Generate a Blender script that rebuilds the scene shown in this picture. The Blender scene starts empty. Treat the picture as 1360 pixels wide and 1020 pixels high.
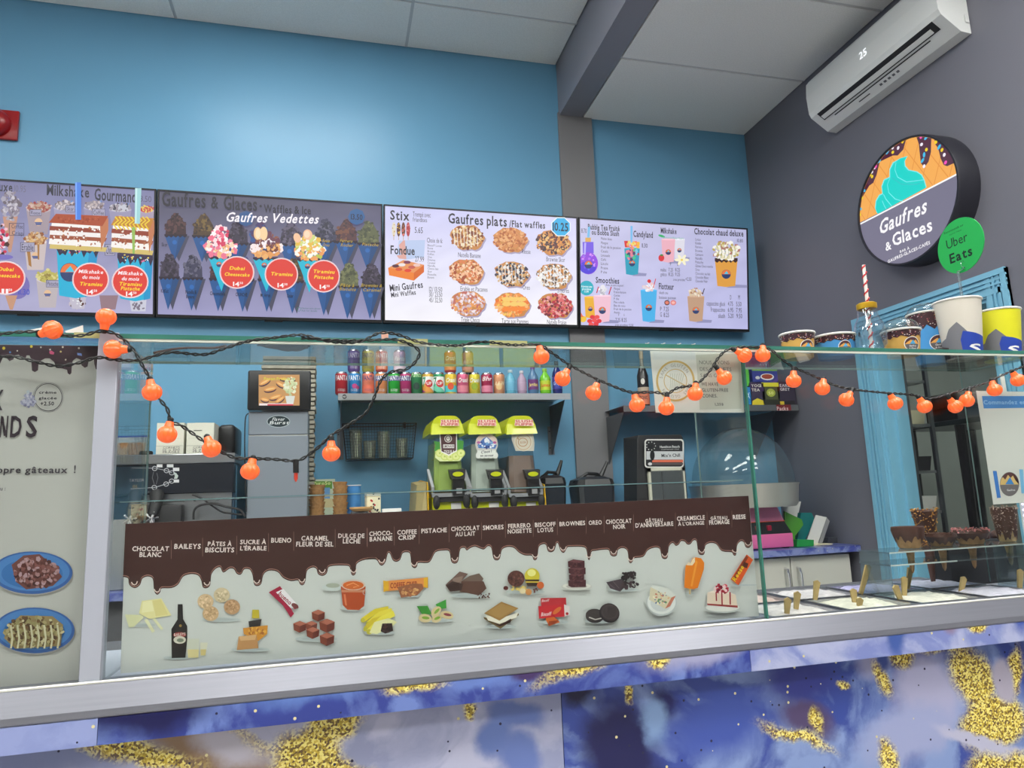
import bpy, bmesh, math, random
from mathutils import Vector, Matrix
from mathutils.geometry import tessellate_polygon
sc = bpy.context.scene
COL = sc.collection
PI = math.pi
# ------------------------------------------------------------------ camera
H = 1.3
F, YAW, PIT, ROL = 920.25, 0.25376298, 0.16079625, -0.03836291
cy_, sy_, cp_, sp_, cr_, sr_ = math.cos(YAW), math.sin(YAW), math.cos(PIT), math.sin(PIT), math.cos(ROL), math.sin(ROL)
FWD = Vector((sy_*cp_, cy_*cp_, sp_)); R0 = Vector((cy_, -sy_, 0)); U0 = R0.cross(FWD)
RT = R0*cr_ + U0*sr_; UP = U0*cr_ - R0*sr_
camd = bpy.data.cameras.new('camera'); cam = bpy.data.objects.new('camera', camd); COL.objects.link(cam)
camd.sensor_width = 36; camd.lens = F/1360*36; camd.clip_start = .02
cam.matrix_world = Matrix.Translation((0, 0, H)) @ Matrix((RT, UP, -FWD)).transposed().to_4x4()
sc.camera = cam
# ------------------------------------------------------------------ world, exposure
w = bpy.data.worlds.new('world'); sc.world = w; w.use_nodes = True
w.node_tree.nodes['Background'].inputs[0].default_value = (.5, .55, .6, 1)
w.node_tree.nodes['Background'].inputs[1].default_value = .3
vs = sc.view_settings
vs.view_transform = 'Standard'; vs.look = 'None'; vs.gamma = 1; vs.exposure = .12; vs.use_curve_mapping = False
sc.cycles.transparent_max_bounces = 32; sc.cycles.max_bounces = 10; sc.cycles.sample_clamp_indirect = 4; sc.cycles.caustics_reflective = False; sc.cycles.caustics_refractive = False
LIGHT = 19.0      # ceiling light panels
SCREEN = 0.88     # menu screens

def ray(px, py): return RT*((px-680)/F) - UP*((py-510)/F) + FWD
def at(px, py, Y): d = ray(px, py); return d*(Y/d.y) + Vector((0, 0, H))
def atX(px, py, X): d = ray(px, py); return d*(X/d.x) + Vector((0, 0, H))
def atZ(px, py, Z): d = ray(px, py); return d*((Z-H)/d.z) + Vector((0, 0, H))

def lin(c):
    return tuple((v/255/12.92 if v <= 10 else ((v/255+.055)/1.055)**2.4) for v in c)
# ------------------------------------------------------------------ materials
MATS = {}
def mat(name, c=(200, 200, 200), rough=.5, metal=0, emit=0, ecol=None, bump=0, bscale=200, var=0, vscale=5, coat=0, spec=.5, trans=0, brush=False):
    if name in MATS: return MATS[name]
    m = bpy.data.materials.new(name); m.use_nodes = True; MATS[name] = m
    nt = m.node_tree; N = nt.nodes; b = N['Principled BSDF']; col = lin(c)+(1,)
    b.inputs['Base Color'].default_value = col; b.inputs['Roughness'].default_value = rough
    b.inputs['Metallic'].default_value = metal; b.inputs['Coat Weight'].default_value = coat
    b.inputs['Specular IOR Level'].default_value = spec
    b.inputs['Transmission Weight'].default_value = trans
    if emit:
        b.inputs['Emission Color'].default_value = (lin(ecol)+(1,)) if ecol else col
        b.inputs['Emission Strength'].default_value = emit
    tc = N.new('ShaderNodeTexCoord')
    if var:
        nz = N.new('ShaderNodeTexNoise'); nz.inputs['Scale'].default_value = vscale; nz.inputs['Detail'].default_value = 5
        nt.links.new(tc.outputs['Object'], nz.inputs['Vector'])
        if brush:
            mp = N.new('ShaderNodeMapping'); mp.inputs['Scale'].default_value = (1, 1, 60)
            nt.links.new(tc.outputs['Object'], mp.inputs[0]); nt.links.new(mp.outputs[0], nz.inputs['Vector'])
        mr = N.new('ShaderNodeMapRange'); mr.inputs[1].default_value = .3; mr.inputs[2].default_value = .7
        mr.inputs[3].default_value = 1-var; mr.inputs[4].default_value = 1+var
        nt.links.new(nz.outputs[0], mr.inputs[0])
        hs = N.new('ShaderNodeHueSaturation'); hs.inputs['Color'].default_value = col
        nt.links.new(mr.outputs[0], hs.inputs['Value']); nt.links.new(hs.outputs[0], b.inputs['Base Color'])
    if bump:
        nb = N.new('ShaderNodeTexNoise'); nb.inputs['Scale'].default_value = bscale; nb.inputs['Detail'].default_value = 3
        nt.links.new(tc.outputs['Object'], nb.inputs['Vector'])
        bp = N.new('ShaderNodeBump'); bp.inputs['Strength'].default_value = bump; bp.inputs['Distance'].default_value = .003
        nt.links.new(nb.outputs[0], bp.inputs['Height']); nt.links.new(bp.outputs[0], b.inputs['Normal'])
    return m

def mat_attr(name, emit=0, rough=.45):
    if name in MATS: return MATS[name]
    m = bpy.data.materials.new(name); m.use_nodes = True; MATS[name] = m
    nt = m.node_tree; b = nt.nodes['Principled BSDF']; a = nt.nodes.new('ShaderNodeVertexColor'); a.layer_name = 'Col'
    if emit:
        b.inputs['Base Color'].default_value = (.02, .02, .02, 1); b.inputs['Roughness'].default_value = .35
        nt.links.new(a.outputs[0], b.inputs['Emission Color']); b.inputs['Emission Strength'].default_value = emit
    else:
        nt.links.new(a.outputs[0], b.inputs['Base Color']); b.inputs['Roughness'].default_value = rough
    return m

def mat_glass(name, tint=(252, 254, 253), f0=.022, rough=.01, body=0, bcol=(200, 220, 220), gain=1.0):
    if name in MATS: return MATS[name]
    m = bpy.data.materials.new(name); m.use_nodes = True; MATS[name] = m
    nt = m.node_tree; N = nt.nodes; N.clear(); L = nt.links.new
    o = N.new('ShaderNodeOutputMaterial'); t = N.new('ShaderNodeBsdfTransparent'); t.inputs[0].default_value = lin(tint)+(1,)
    g = N.new('ShaderNodeBsdfGlossy'); g.inputs['Roughness'].default_value = rough
    lw = N.new('ShaderNodeLayerWeight'); lw.inputs[0].default_value = .5
    p = N.new('ShaderNodeMath'); p.operation = 'POWER'; p.inputs[1].default_value = 5; L(lw.outputs['Facing'], p.inputs[0])
    q = N.new('ShaderNodeMath'); q.operation = 'MULTIPLY_ADD'; q.inputs[1].default_value = (1-f0)*gain; q.inputs[2].default_value = f0; L(p.outputs[0], q.inputs[0])
    mx = N.new('ShaderNodeMixShader'); L(q.outputs[0], mx.inputs[0])
    src = t.outputs[0]
    if body:
        d = N.new('ShaderNodeBsdfDiffuse'); d.inputs[0].default_value = lin(bcol)+(1,)
        m2 = N.new('ShaderNodeMixShader'); m2.inputs[0].default_value = body; L(t.outputs[0], m2.inputs[1]); L(d.outputs[0], m2.inputs[2]); src = m2.outputs[0]
    L(src, mx.inputs[1]); L(g.outputs[0], mx.inputs[2]); L(mx.outputs[0], o.inputs[0])
    return m

# ------------------------------------------------------------------ mesh builder
class MB:
    def __init__(s): s.v = []; s.f = []; s.sm = []
    def add(s, v, f, smooth=False):
        n = len(s.v); s.v += [tuple(p) for p in v]; s.f += [tuple(i+n for i in q) for q in f]; s.sm += [smooth]*len(f); return s
    def box(s, a, b):
        x0, y0, z0 = a; x1, y1, z1 = b
        if x0 > x1: x0, x1 = x1, x0
        if y0 > y1: y0, y1 = y1, y0
        if z0 > z1: z0, z1 = z1, z0
        return s.add([(x0, y0, z0), (x1, y0, z0), (x1, y1, z0), (x0, y1, z0), (x0, y0, z1), (x1, y0, z1), (x1, y1, z1), (x0, y1, z1)],
                     [(0, 3, 2, 1), (4, 5, 6, 7), (0, 1, 5, 4), (1, 2, 6, 5), (2, 3, 7, 6), (3, 0, 4, 7)])
    def rbox(s, a, b, r=.005, seg=2):
        bm = bmesh.new(); bmesh.ops.create_cube(bm, size=1)
        for v in bm.verts:
            v.co = Vector([(a[i]+b[i])/2 + v.co[i]*abs(b[i]-a[i]) for i in range(3)])
        bmesh.ops.bevel(bm, geom=list(bm.edges), offset=r, segments=seg, affect='EDGES', profile=.5)
        bm.verts.index_update()
        s.add([v.co[:] for v in bm.verts], [[v.index for v in f.verts] for f in bm.faces], True); bm.free(); return s
    def hull(s, pts):
        bm = bmesh.new()
        for p in pts: bm.verts.new(p)
        bmesh.ops.convex_hull(bm, input=bm.verts); bm.verts.index_update()
        s.add([v.co[:] for v in bm.verts], [[v.index for v in f.verts] for f in bm.faces]); bm.free(); return s
    def prism(s, pts, d):   # polygon of 3D points extruded by vector d
        n = len(pts); d = Vector(d); P = [Vector(p) for p in pts]; tr = tessellate_polygon([P])
        v = P+[p+d for p in P]
        nrm = Vector((0, 0, 0))
        for i in range(n): nrm += P[i].cross(P[(i+1) % n])
        flip = nrm.dot(d) > 0
        f = []
        for t in tr:
            tn = (P[t[1]]-P[t[0]]).cross(P[t[2]]-P[t[0]])
            if (tn.dot(d) > 0): t = (t[0], t[2], t[1])
            f.append(tuple(t)); f.append((t[0]+n, t[2]+n, t[1]+n))
        for i in range(n):
            j = (i+1) % n; q = (i, j, j+n, i+n); f.append(q if flip else q[::-1])
        return s.add(v, f)
    def lathe(s, prof, c=(0, 0, 0), n=24, axis='Z', cap=True, ang=None, smooth=True):
        v = []; f = []; c = Vector(c)
        full = ang is None; a0, a1 = (0, 2*PI) if full else ang; m = n if full else n+1
        for (r, z) in prof:
            for i in range(m):
                a = a0+(a1-a0)*i/n; x, y = r*math.cos(a), r*math.sin(a)
                p = {'Z': (x, y, z), 'X': (z, x, y), 'Y': (x, -z, y)}[axis]; v.append(c+Vector(p))
        for k in range(len(prof)-1):
            for i in range(n):
                j = (i+1) % m if full else i+1
                f.append((k*m+i, k*m+j, (k+1)*m+j, (k+1)*m+i))
        if cap and full:
            if prof[0][0] > 1e-5: f.append(tuple(range(m))[::-1])
            if prof[-1][0] > 1e-5: f.append(tuple((len(prof)-1)*m+i for i in range(m)))
        return s.add(v, f, smooth)
    def cyl(s, p0, p1, r0, r1=None, n=12):
        return s.tube([p0, p1], [r0, r0 if r1 is None else r1], n)
    def tube(s, pts, r, n=8, cap=True):
        P = [Vector(p) for p in pts]; R = r if isinstance(r, (list, tuple)) else [r]*len(P)
        v = []; f = []; prev = None
        for k, p in enumerate(P):
            t = (P[min(k+1, len(P)-1)]-P[max(k-1, 0)]).normalized()
            if prev is None: a = t.orthogonal().normalized()
            else:
                a = prev-t*prev.dot(t); a = a.normalized() if a.length > 1e-6 else t.orthogonal().normalized()
            prev = a; b = t.cross(a)
            for i in range(n):
                q = 2*PI*i/n; v.append(p+(a*math.cos(q)+b*math.sin(q))*R[k])
        for k in range(len(P)-1):
            for i in range(n):
                j = (i+1) % n; f.append((k*n+i, k*n+j, (k+1)*n+j, (k+1)*n+i))
        if cap: f.append(tuple(range(n))[::-1]); f.append(tuple((len(P)-1)*n+i for i in range(n)))
        return s.add(v, f, True)
    def sphere(s, c, r, n=16, m=10, sq=(1, 1, 1), ribs=0, rd=0):
        c = Vector(c); v = []; f = []
        for k in range(m+1):
            th = PI*k/m
            for i in range(n):
                a = 2*PI*i/n; rr = r*(1+(rd*math.cos(ribs*a)*math.sin(th) if ribs else 0))
                v.append(c+Vector((rr*math.sin(th)*math.cos(a)*sq[0], rr*math.sin(th)*math.sin(a)*sq[1], -rr*math.cos(th)*sq[2])))
        for k in range(m):
            for i in range(n):
                j = (i+1) % n; f.append((k*n+i, k*n+j, (k+1)*n+j, (k+1)*n+i))
        return s.add(v, f, True)
    def xf(s, M):
        s.v = [tuple(M @ Vector(p)) for p in s.v]; return s

def fin(name, mb, m, parent=None, loc=None, world=False):
    """link builder as ONE object; loc = origin for a top-level one, world = vertices are in world space"""
    me = bpy.data.meshes.new(name)
    o3 = Vector((0, 0, 0))
    if world:
        p = parent
        while p is not None: o3 = o3+p.location; p = p.parent
        if loc is not None: o3 = o3+Vector(loc)
    vv = [(p[0]-o3.x, p[1]-o3.y, p[2]-o3.z) for p in mb.v]
    me.from_pydata(vv, [], mb.f); me.polygons.foreach_set('use_smooth', mb.sm)
    if any(mb.sm):
        me.update()
        try: me.set_sharp_from_angle(angle=math.radians(38))
        except Exception: pass
    me.materials.append(m); me.update()
    o = bpy.data.objects.new(name, me); COL.objects.link(o)
    if parent: o.parent = parent
    if loc is not None: o.location = loc
    return o
def tag(o, label=None, cat=None, group=None, kind=None):
    if label: o['label'] = label
    if cat: o['category'] = cat
    if group: o['group'] = group
    if kind: o['kind'] = kind
    return o
def thing(name, label, cat, loc=(0, 0, 0), rz=0, group=None):
    o = bpy.data.objects.new(name, None); COL.objects.link(o); o.location = loc; o.rotation_euler = (0, 0, rz); o.empty_display_size = .05
    return tag(o, label, cat, group)
def struct(name, mb, m, parent=None, world=False):
    o = fin(name, mb, m, parent, world=world)
    if not parent: o['kind'] = 'structure'
    return o
def copytree(r, loc, label=None, rz=None, parent=None):
    c = r.copy(); COL.objects.link(c); c.parent = parent
    if parent is None: c.location = loc
    if label: c['label'] = label
    if rz is not None: c.rotation_euler.z = rz
    for ch in r.children: copytree(ch, None, parent=c)
    return c

# ------------------------------------------------------------------ glyphs
GL = {}
def make_glyphs():
    chars = 'ABCDEFGHIJKLMNOPQRSTUVWXYZabcdefghijklmnopqrstuvwxyz0123456789&/.,-+=!:$\'ÀÂÉàâéè*°()'
    objs = []
    for bold, off in ((0, 0.0), (1, .022)):
        for ch in chars:
            cu = bpy.data.curves.new('g', 'FONT'); cu.body = ch; cu.resolution_u = 2; cu.offset = off; cu.fill_mode = 'FRONT'
            o = bpy.data.objects.new('g', cu); COL.objects.link(o); objs.append((bold, ch, o))
    bpy.context.view_layer.update(); dg = bpy.context.evaluated_depsgraph_get()
    for bold, ch, o in objs:
        me = bpy.data.meshes.new_from_object(o.evaluated_get(dg), depsgraph=dg)
        vs_ = [(v.co.x, v.co.y) for v in me.vertices]; x0 = min(v[0] for v in vs_); x1 = max(v[0] for v in vs_)
        GL[(bold, ch)] = ([(x-x0, y) for x, y in vs_], [tuple(p.vertices) for p in me.polygons], x1-x0)
        bpy.data.meshes.remove(me)
    for bold, ch, o in objs:
        cu = o.data; bpy.data.objects.remove(o); bpy.data.curves.remove(cu)
make_glyphs()
CAPH = .70
def layout(s, bold):
    x = 0; out = []
    for ch in s:
        if ch == ' ': x += .28; continue
        g = GL.get((bold, ch))
        if not g: x += .3; continue
        out.append((g, x)); x += g[2]+.085
    return out, max(x-.085, .01)

class Canvas:
    """flat print drawn as coloured polygons. P(px,py) -> (u,v); mp(u,v,d) -> 3D point"""
    def __init__(s, mp, P=None, eps=1e-5):
        s.mp = mp; s.P0 = P or (lambda x, y: (x, y)); s.v = []; s.f = []; s.c = []; s.k = 1; s.eps = eps; s.ox = s.oy = 0; s.sc = 1; s.rnd = random.Random(5)
    def crop(s, ox, oy, scale): s.ox, s.oy, s.sc = ox, oy, scale
    def P(s, x, y): return s.P0(s.ox+x/s.sc, s.oy+y/s.sc)
    maxe = 0
    def raw(s, uv, faces, col):
        if s.maxe and not isinstance(col, list):
            uv = [tuple(p) for p in uv]; T = []
            for q in faces: T += [(q[0], q[i], q[i+1]) for i in range(1, len(q)-1)]
            out = []; mid = {}
            while T:
                t = T.pop(); best = 0; bi = -1
                for i in range(3):
                    e = abs(uv[t[i]][0]-uv[t[(i+1) % 3]][0])
                    if e > best: best = e; bi = i
                if best <= s.maxe: out.append(t); continue
                a, b, c_ = t[bi], t[(bi+1) % 3], t[(bi+2) % 3]; k = (min(a, b), max(a, b))
                if k not in mid: mid[k] = len(uv); uv.append(((uv[a][0]+uv[b][0])/2, (uv[a][1]+uv[b][1])/2))
                T += [(a, mid[k], c_), (mid[k], b, c_)]
            faces = out
        d = s.k*s.eps; n = len(s.v); s.v += [tuple(s.mp(u, v, d)) for u, v in uv]
        s.f += [tuple(i+n for i in q) for q in faces]
        if isinstance(col, list): s.c += [lin(c)+(1,) for c in col]
        else: s.c += [lin(col)+(1,)]*len(uv)
    def polyuv(s, uv, col, up=1):
        uv = [tuple(p) for p in uv]
        tr = tessellate_polygon([[Vector((u, v, 0)) for u, v in uv]])
        fs = []
        for t in tr:
            a, b, c = (uv[i] for i in t)
            if (b[0]-a[0])*(c[1]-a[1])-(b[1]-a[1])*(c[0]-a[0]) < 0: t = (t[0], t[2], t[1])
            fs.append(tuple(t))
        s.raw(uv, fs, col); s.k += up
    def poly(s, pts, col, up=1): s.polyuv([s.P(*p) for p in pts], col, up)
    def rect(s, x0, y0, x1, y1, col, up=1): s.poly([(x0, y0), (x1, y0), (x1, y1), (x0, y1)], col, up)
    def ell(s, cx, cy, rx, ry, col, n=20, rot=0, up=1):
        c_, s_ = math.cos(rot), math.sin(rot)
        s.poly([(cx+rx*math.cos(a)*c_-ry*math.sin(a)*s_, cy+rx*math.cos(a)*s_+ry*math.sin(a)*c_) for a in [2*PI*i/n for i in range(n)]], col, up)
    def ring(s, cx, cy, rx, ry, w, col, n=28):
        uv = []; f = []
        for i in range(n):
            a = 2*PI*i/n
            uv += [s.P(cx+rx*math.cos(a), cy+ry*math.sin(a)), s.P(cx+(rx-w)*math.cos(a), cy+(ry-w)*math.sin(a))]
            j = (i+1) % n; f.append((2*i, 2*i+1, 2*j+1, 2*j)); 
        s.raw(uv, f, col); s.k += 1
    def line(s, pts, w, col, up=1):
        uv = [s.P(*p) for p in pts]; W = abs(s.P(w, 0)[0]-s.P(0, 0)[0])/2 if not s.sc == 1 or True else w/2
        W = w/s.sc*s.m; V = []; f = []
        for k, (u, v) in enumerate(uv):
            a = uv[max(k-1, 0)]; b = uv[min(k+1, len(uv)-1)]; dx, dy = b[0]-a[0], b[1]-a[1]; l = math.hypot(dx, dy) or 1
            V += [(u-dy/l*W/2, v+dx/l*W/2), (u+dy/l*W/2, v-dx/l*W/2)]
            if k: f.append((2*k-2, 2*k-1, 2*k+1, 2*k))
        s.raw(V, f, col); s.k += up
    m = .0013  # metres per photo pixel, for line widths
    def blobs(s, cx, cy, rx, ry, n, cols, size, ang0=0, sq=False):
        r = s.rnd
        for i in range(n):
            a = r.random()*2*PI; q = math.sqrt(r.random()); x = cx+rx*q*math.cos(a); y = cy+ry*q*math.sin(a)
            z = size*r.uniform(.6, 1.3); el = r.uniform(.5, 1); rt = r.random()*PI; m = 5
            s.poly([(x+z*math.cos(t)*math.cos(rt)-z*el*math.sin(t)*math.sin(rt), y+z*math.cos(t)*math.sin(rt)+z*el*math.sin(t)*math.cos(rt)) for t in [2*PI*j/m for j in range(m)]], r.choice(cols))
    def text(s, t, x0, y0, x1, h, col, bold=0, shear=0, y1=None, mode='fit', rise=None):
        """baseline from (x0,y0); fitted to reach x1; h = cap height (photo/crop px)"""
        a = s.P(x0, y0); b = s.P(x1, y0 if y1 is None else y1); top = s.P(x0, y0-h)
        hh = abs(top[1]-a[1])/CAPH; out, W = layout(t, bold)
        dx, dy = b[0]-a[0], (0 if y1 is None else b[1]-a[1]); L = math.hypot(dx, dy); cx, sx = dx/L, dy/L; k = L/W
        for g, gx in out:
            uv = []
            for (x, y) in g[0]:
                px = (gx+x)*k+shear*y*hh; py = y*hh
                uv.append((a[0]+px*cx-py*sx, a[1]+px*sx+py*cx))
            s.raw(uv, g[1], col)
        s.k += 1
    def ctext(s, t, cx, y0, wd, h, col, bold=0, shear=0): s.text(t, cx-wd/2, y0, cx+wd/2, h, col, bold, shear)
    def build(s, name, m, parent, world=True, label=None):
        me = bpy.data.meshes.new(name); o3 = Vector((0, 0, 0))
        if world:
            p = parent
            while p is not None: o3 = o3+p.location; p = p.parent
        me.from_pydata([(p[0]-o3.x, p[1]-o3.y, p[2]-o3.z) for p in s.v], [], s.f)
        at_ = me.color_attributes.new('Col', 'FLOAT_COLOR', 'POINT'); flat = [x for c in s.c for x in c]; at_.data.foreach_set('color', flat)
        me.materials.append(m); me.update(); o = bpy.data.objects.new(name, me); COL.objects.link(o); o.parent = parent
        if label: o['label'] = label
        return o
def plane_canvas(O, U, V, eps=1e-5, mpp=.0013):
    O = Vector(O); U = Vector(U).normalized(); V = Vector(V).normalized(); N = U.cross(V)
    C0 = Vector((0, 0, H))
    if N.dot(C0-O) < 0: N = -N
    def P(px, py):
        d = ray(px, py); t = (O-C0).dot(N)/d.dot(N); q = C0+d*t-O; return (q.dot(U), q.dot(V))
    c = Canvas(lambda u, v, d: O+U*u+V*v+N*d, P, eps); c.m = mpp; return c
def cyl_canvas(r, z0=0, a0=-PI/2, eps=3e-5, taper=0):
    """u runs round a cylinder of radius r (front faces -Y), v up; taper = dr/dz"""
    def mp(u, v, d):
        rr = r+taper*(v-z0)+d+.00025; a = a0+u/r
        return Vector((rr*math.cos(a), rr*math.sin(a), v))
    c = Canvas(mp, None, eps); c.m = 1; c.maxe = r*.10
    c.band = lambda u0,u1,v0,v1,col,n=12: [c.raw([(u0+(u1-u0)*i/n,v0) for i in range(n+1)]+[(u0+(u1-u0)*i/n,v1) for i in range(n+1)],[(i,i+1,i+n+2,i+n+1) for i in range(n)],col), setattr(c,'k',c.k+1)]
    return c
# ================================================================== SETTING
GLS = mat_glass('clear_glass'); EDGE = mat('green_glass_edge', (60, 120, 105), .15, var=.15, vscale=8)
blue = mat('blue_paint', (108, 163, 197), .35, bump=.05, bscale=60, var=.03, vscale=1.5, spec=.32)
grey = mat('grey_paint', (108, 108, 118), .5, bump=.08, bscale=90, var=.03, vscale=2)
tileM = mat('ceiling_tile_speckle', (228, 229, 228), .9, bump=.5, bscale=120, var=.06, vscale=150)
gridM = mat('ceiling_grid', (190, 192, 195), .5)
white_paint = mat('white_paint', (215, 215, 215), .6, var=.02)
ZL, ZR = 4.125, 3.76
XR = 2.806
YB = 4.0
fl = struct('floor', MB().box((-4.6, -3.6, -.1), (5.3, 4.3, 0)), mat('floor_vinyl', (196, 192, 186), .35, var=.08, vscale=3))
struct('wall_back', MB().box((-4.6, YB, 0), (XR, YB+.15, 4.3)), blue)
# right wall with a door opening Y 2.35..3.05, z 0..2.09
mb = MB(); mb.box((XR, 3.05, 0), (XR+.14, YB+.15, 4.3)).box((XR, -3.6, 0), (XR+.14, 2.35, 4.3)).box((XR, 2.35, 2.09), (XR+.14, 3.05, 4.3))
struct('wall_right', mb, grey)
struct('wall_left', MB().box((-4.7, -3.6, 0), (-4.6, 4.15, 4.3)), white_paint)
struct('wall_front', MB().box((-4.7, -3.75, 0), (XR+.14, -3.6, 4.3)), mat('taupe_paint', (120, 116, 112), .6))
# column and beam
struct('trim_1', MB().box((1.415, YB-.02, 0), (1.648, YB, ZR+.02)), mat('column_grey_paint', (128, 127, 130), .5, bump=.05, bscale=90))
struct('trim_2', MB().box((1.425, -3.6, ZR), (1.583, YB, ZL+.05)), mat('beam_grey_paint', (130, 130, 140), .5, bump=.05, bscale=90))
# ceilings: grid plate above, tiles as pieces with recessed joints
def ceiling(name, x0, x1, z, xs, rows, lights):
    c = struct(name, MB().box((x0, -3.6, z+.02), (x1, YB, z+.05)), gridM)
    X = [x0]+[x for x in xs if x0 < x < x1]+[x1]; Y = sorted([y for y in rows if -3.6 < y < YB]+[-3.6, YB])
    panels = []
    for i in range(len(X)-1):
        for j in range(len(Y)-1):
            a, b, c_, d = X[i]+.009, X[i+1]-.009, Y[j]+.009, Y[j+1]-.009
            if b-a < .03 or d-c_ < .03: continue
            cx, cyy = (a+b)/2, (c_+d)/2
            if any(abs(cx-lx) < .5 and abs(cyy-ly) < .3 for lx, ly in lights): panels.append((a, b, c_, d)); continue
            fin('ceiling_tile', MB().box((a, c_, z), (b, d, z+.02)), tileM, c)
    if True:   # T-bars
        m = MB()
        for x in X[1:-1]: m.box((x-.009, -3.6, z+.004), (x+.009, YB, z+.02))
        for y in Y[1:-1]: m.box((x0, y-.009, z+.005), (x1, y+.009, z+.02))
        fin('ceiling_grid', m, gridM, c)
    for k, (a, b, c_, d) in enumerate(panels):
        t = thing('unseen_ceiling_light', 'unseen flat white ceiling light panel, out of frame', 'ceiling light', ((a+b)/2, (c_+d)/2, z-.005), 0, 'ceiling light panels')
        fin('frame', MB().box((a, c_, z-.006), (b, c_+.03, z+.02)).box((a, d-.03, z-.006), (b, d, z+.02)).box((a, c_+.03, z-.006), (a+.03, d-.03, z+.02)).box((b-.03, c_+.03, z-.006), (b, d-.03, z+.02)), white_paint, t, world=True)
        fin('diffuser', MB().box((a+.03, c_+.03, z), (b-.03, d-.03, z+.01)), mat('lit_diffuser', (250, 250, 246), .5, emit=LIGHT), t, world=True)
ceiling('ceiling', -4.6, 1.425, ZL, [-.905+1.335*k for k in range(-4, 5)], [3.583-.641*k for k in range(0, 13)], [(-.237, 2.62), (-2.9, 1.33), (-.237, .05), (-1.57, .05), (.93, .05), (-2.9, -1.2), (-.237, -1.9)])  # outer two panels of the centre row are added to brighten the back wall
ceiling('ceiling.001', 1.583, XR, ZR, [], [3.34-.64*k for k in range(0, 12)], [(2.19, 1.1), (2.19, -.2), (2.19, -1.4)])  # middle panel added for more frontal light on the back wall
# side room beyond the doorway
sr = mat('side_room_paint', (150, 154, 150), .7, var=.05)
struct('wall_right.001', MB().box((5.2, 1.2, 0), (5.3, 4.3, 2.7)), sr)
struct('wall_back.001', MB().box((XR+.14, 4.15, 0), (5.3, 4.3, 2.7)), sr)
struct('wall_front.001', MB().box((XR+.14, 1.2, 0), (5.3, 1.3, 2.7)), sr)
struct('ceiling.002', MB().box((XR+.14, 1.2, 2.6), (5.3, 4.3, 2.7)), tileM)
t = thing('unseen_ceiling_light', 'small added ceiling light panel in the room beyond the doorway', 'ceiling light', (4.2, 2.7, 2.59))  # unseen lamp added to lift the dark side room
fin('frame', MB().box((3.88, 2.38, 2.585), (4.52, 3.02, 2.6)), white_paint, t, world=True)
fin('diffuser', MB().box((3.9, 2.4, 2.58), (4.5, 3.0, 2.586)), mat('side_fill_diffuser', (235, 243, 235), .5, emit=16), t, world=True)
# door frame (blue, moulded)
doorblue = mat('door_trim_blue', (122, 180, 206), .4, var=.02)
dr = thing('door_1', None, None, (XR, 2.7, 0)); dr['kind'] = 'structure'
def moulding(y0, y1, vert=True):
    m = MB(); w_ = y1-y0
    for a, b, d in ((0, 1, .012), (.0, .22, .024), (.30, .42, .019), (.52, .6, .021), (.7, .93, .018)):
        yield (y0+w_*a, y0+w_*b, d)
for nm, (a, b) in (('trim_post', (3.165, 3.045)), ('trim_post', (2.245, 2.355))):
    m = MB()
    for p, q, d in moulding(a, b): m.box((XR-d, p, 0), (XR, q, 2.19 if True else 0))
    fin(nm, m, doorblue, dr, world=True)
m = MB()
for p, q, d in moulding(2.195, 2.085): m.box((XR-d-.001, 2.245, p), (XR, 3.165, q))
fin('trim_head', m, doorblue, dr, world=True)
fin('jamb', MB().box((XR, 3.03, 0), (XR+.15, 3.05, 2.09)).box((XR, 2.35, 0), (XR+.15, 2.37, 2.09)).box((XR, 2.37, 2.07), (XR+.15, 3.03, 2.09)).box((XR+.06, 3.015, 0), (XR+.09, 3.03, 2.07)), doorblue, dr, world=True)
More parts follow.
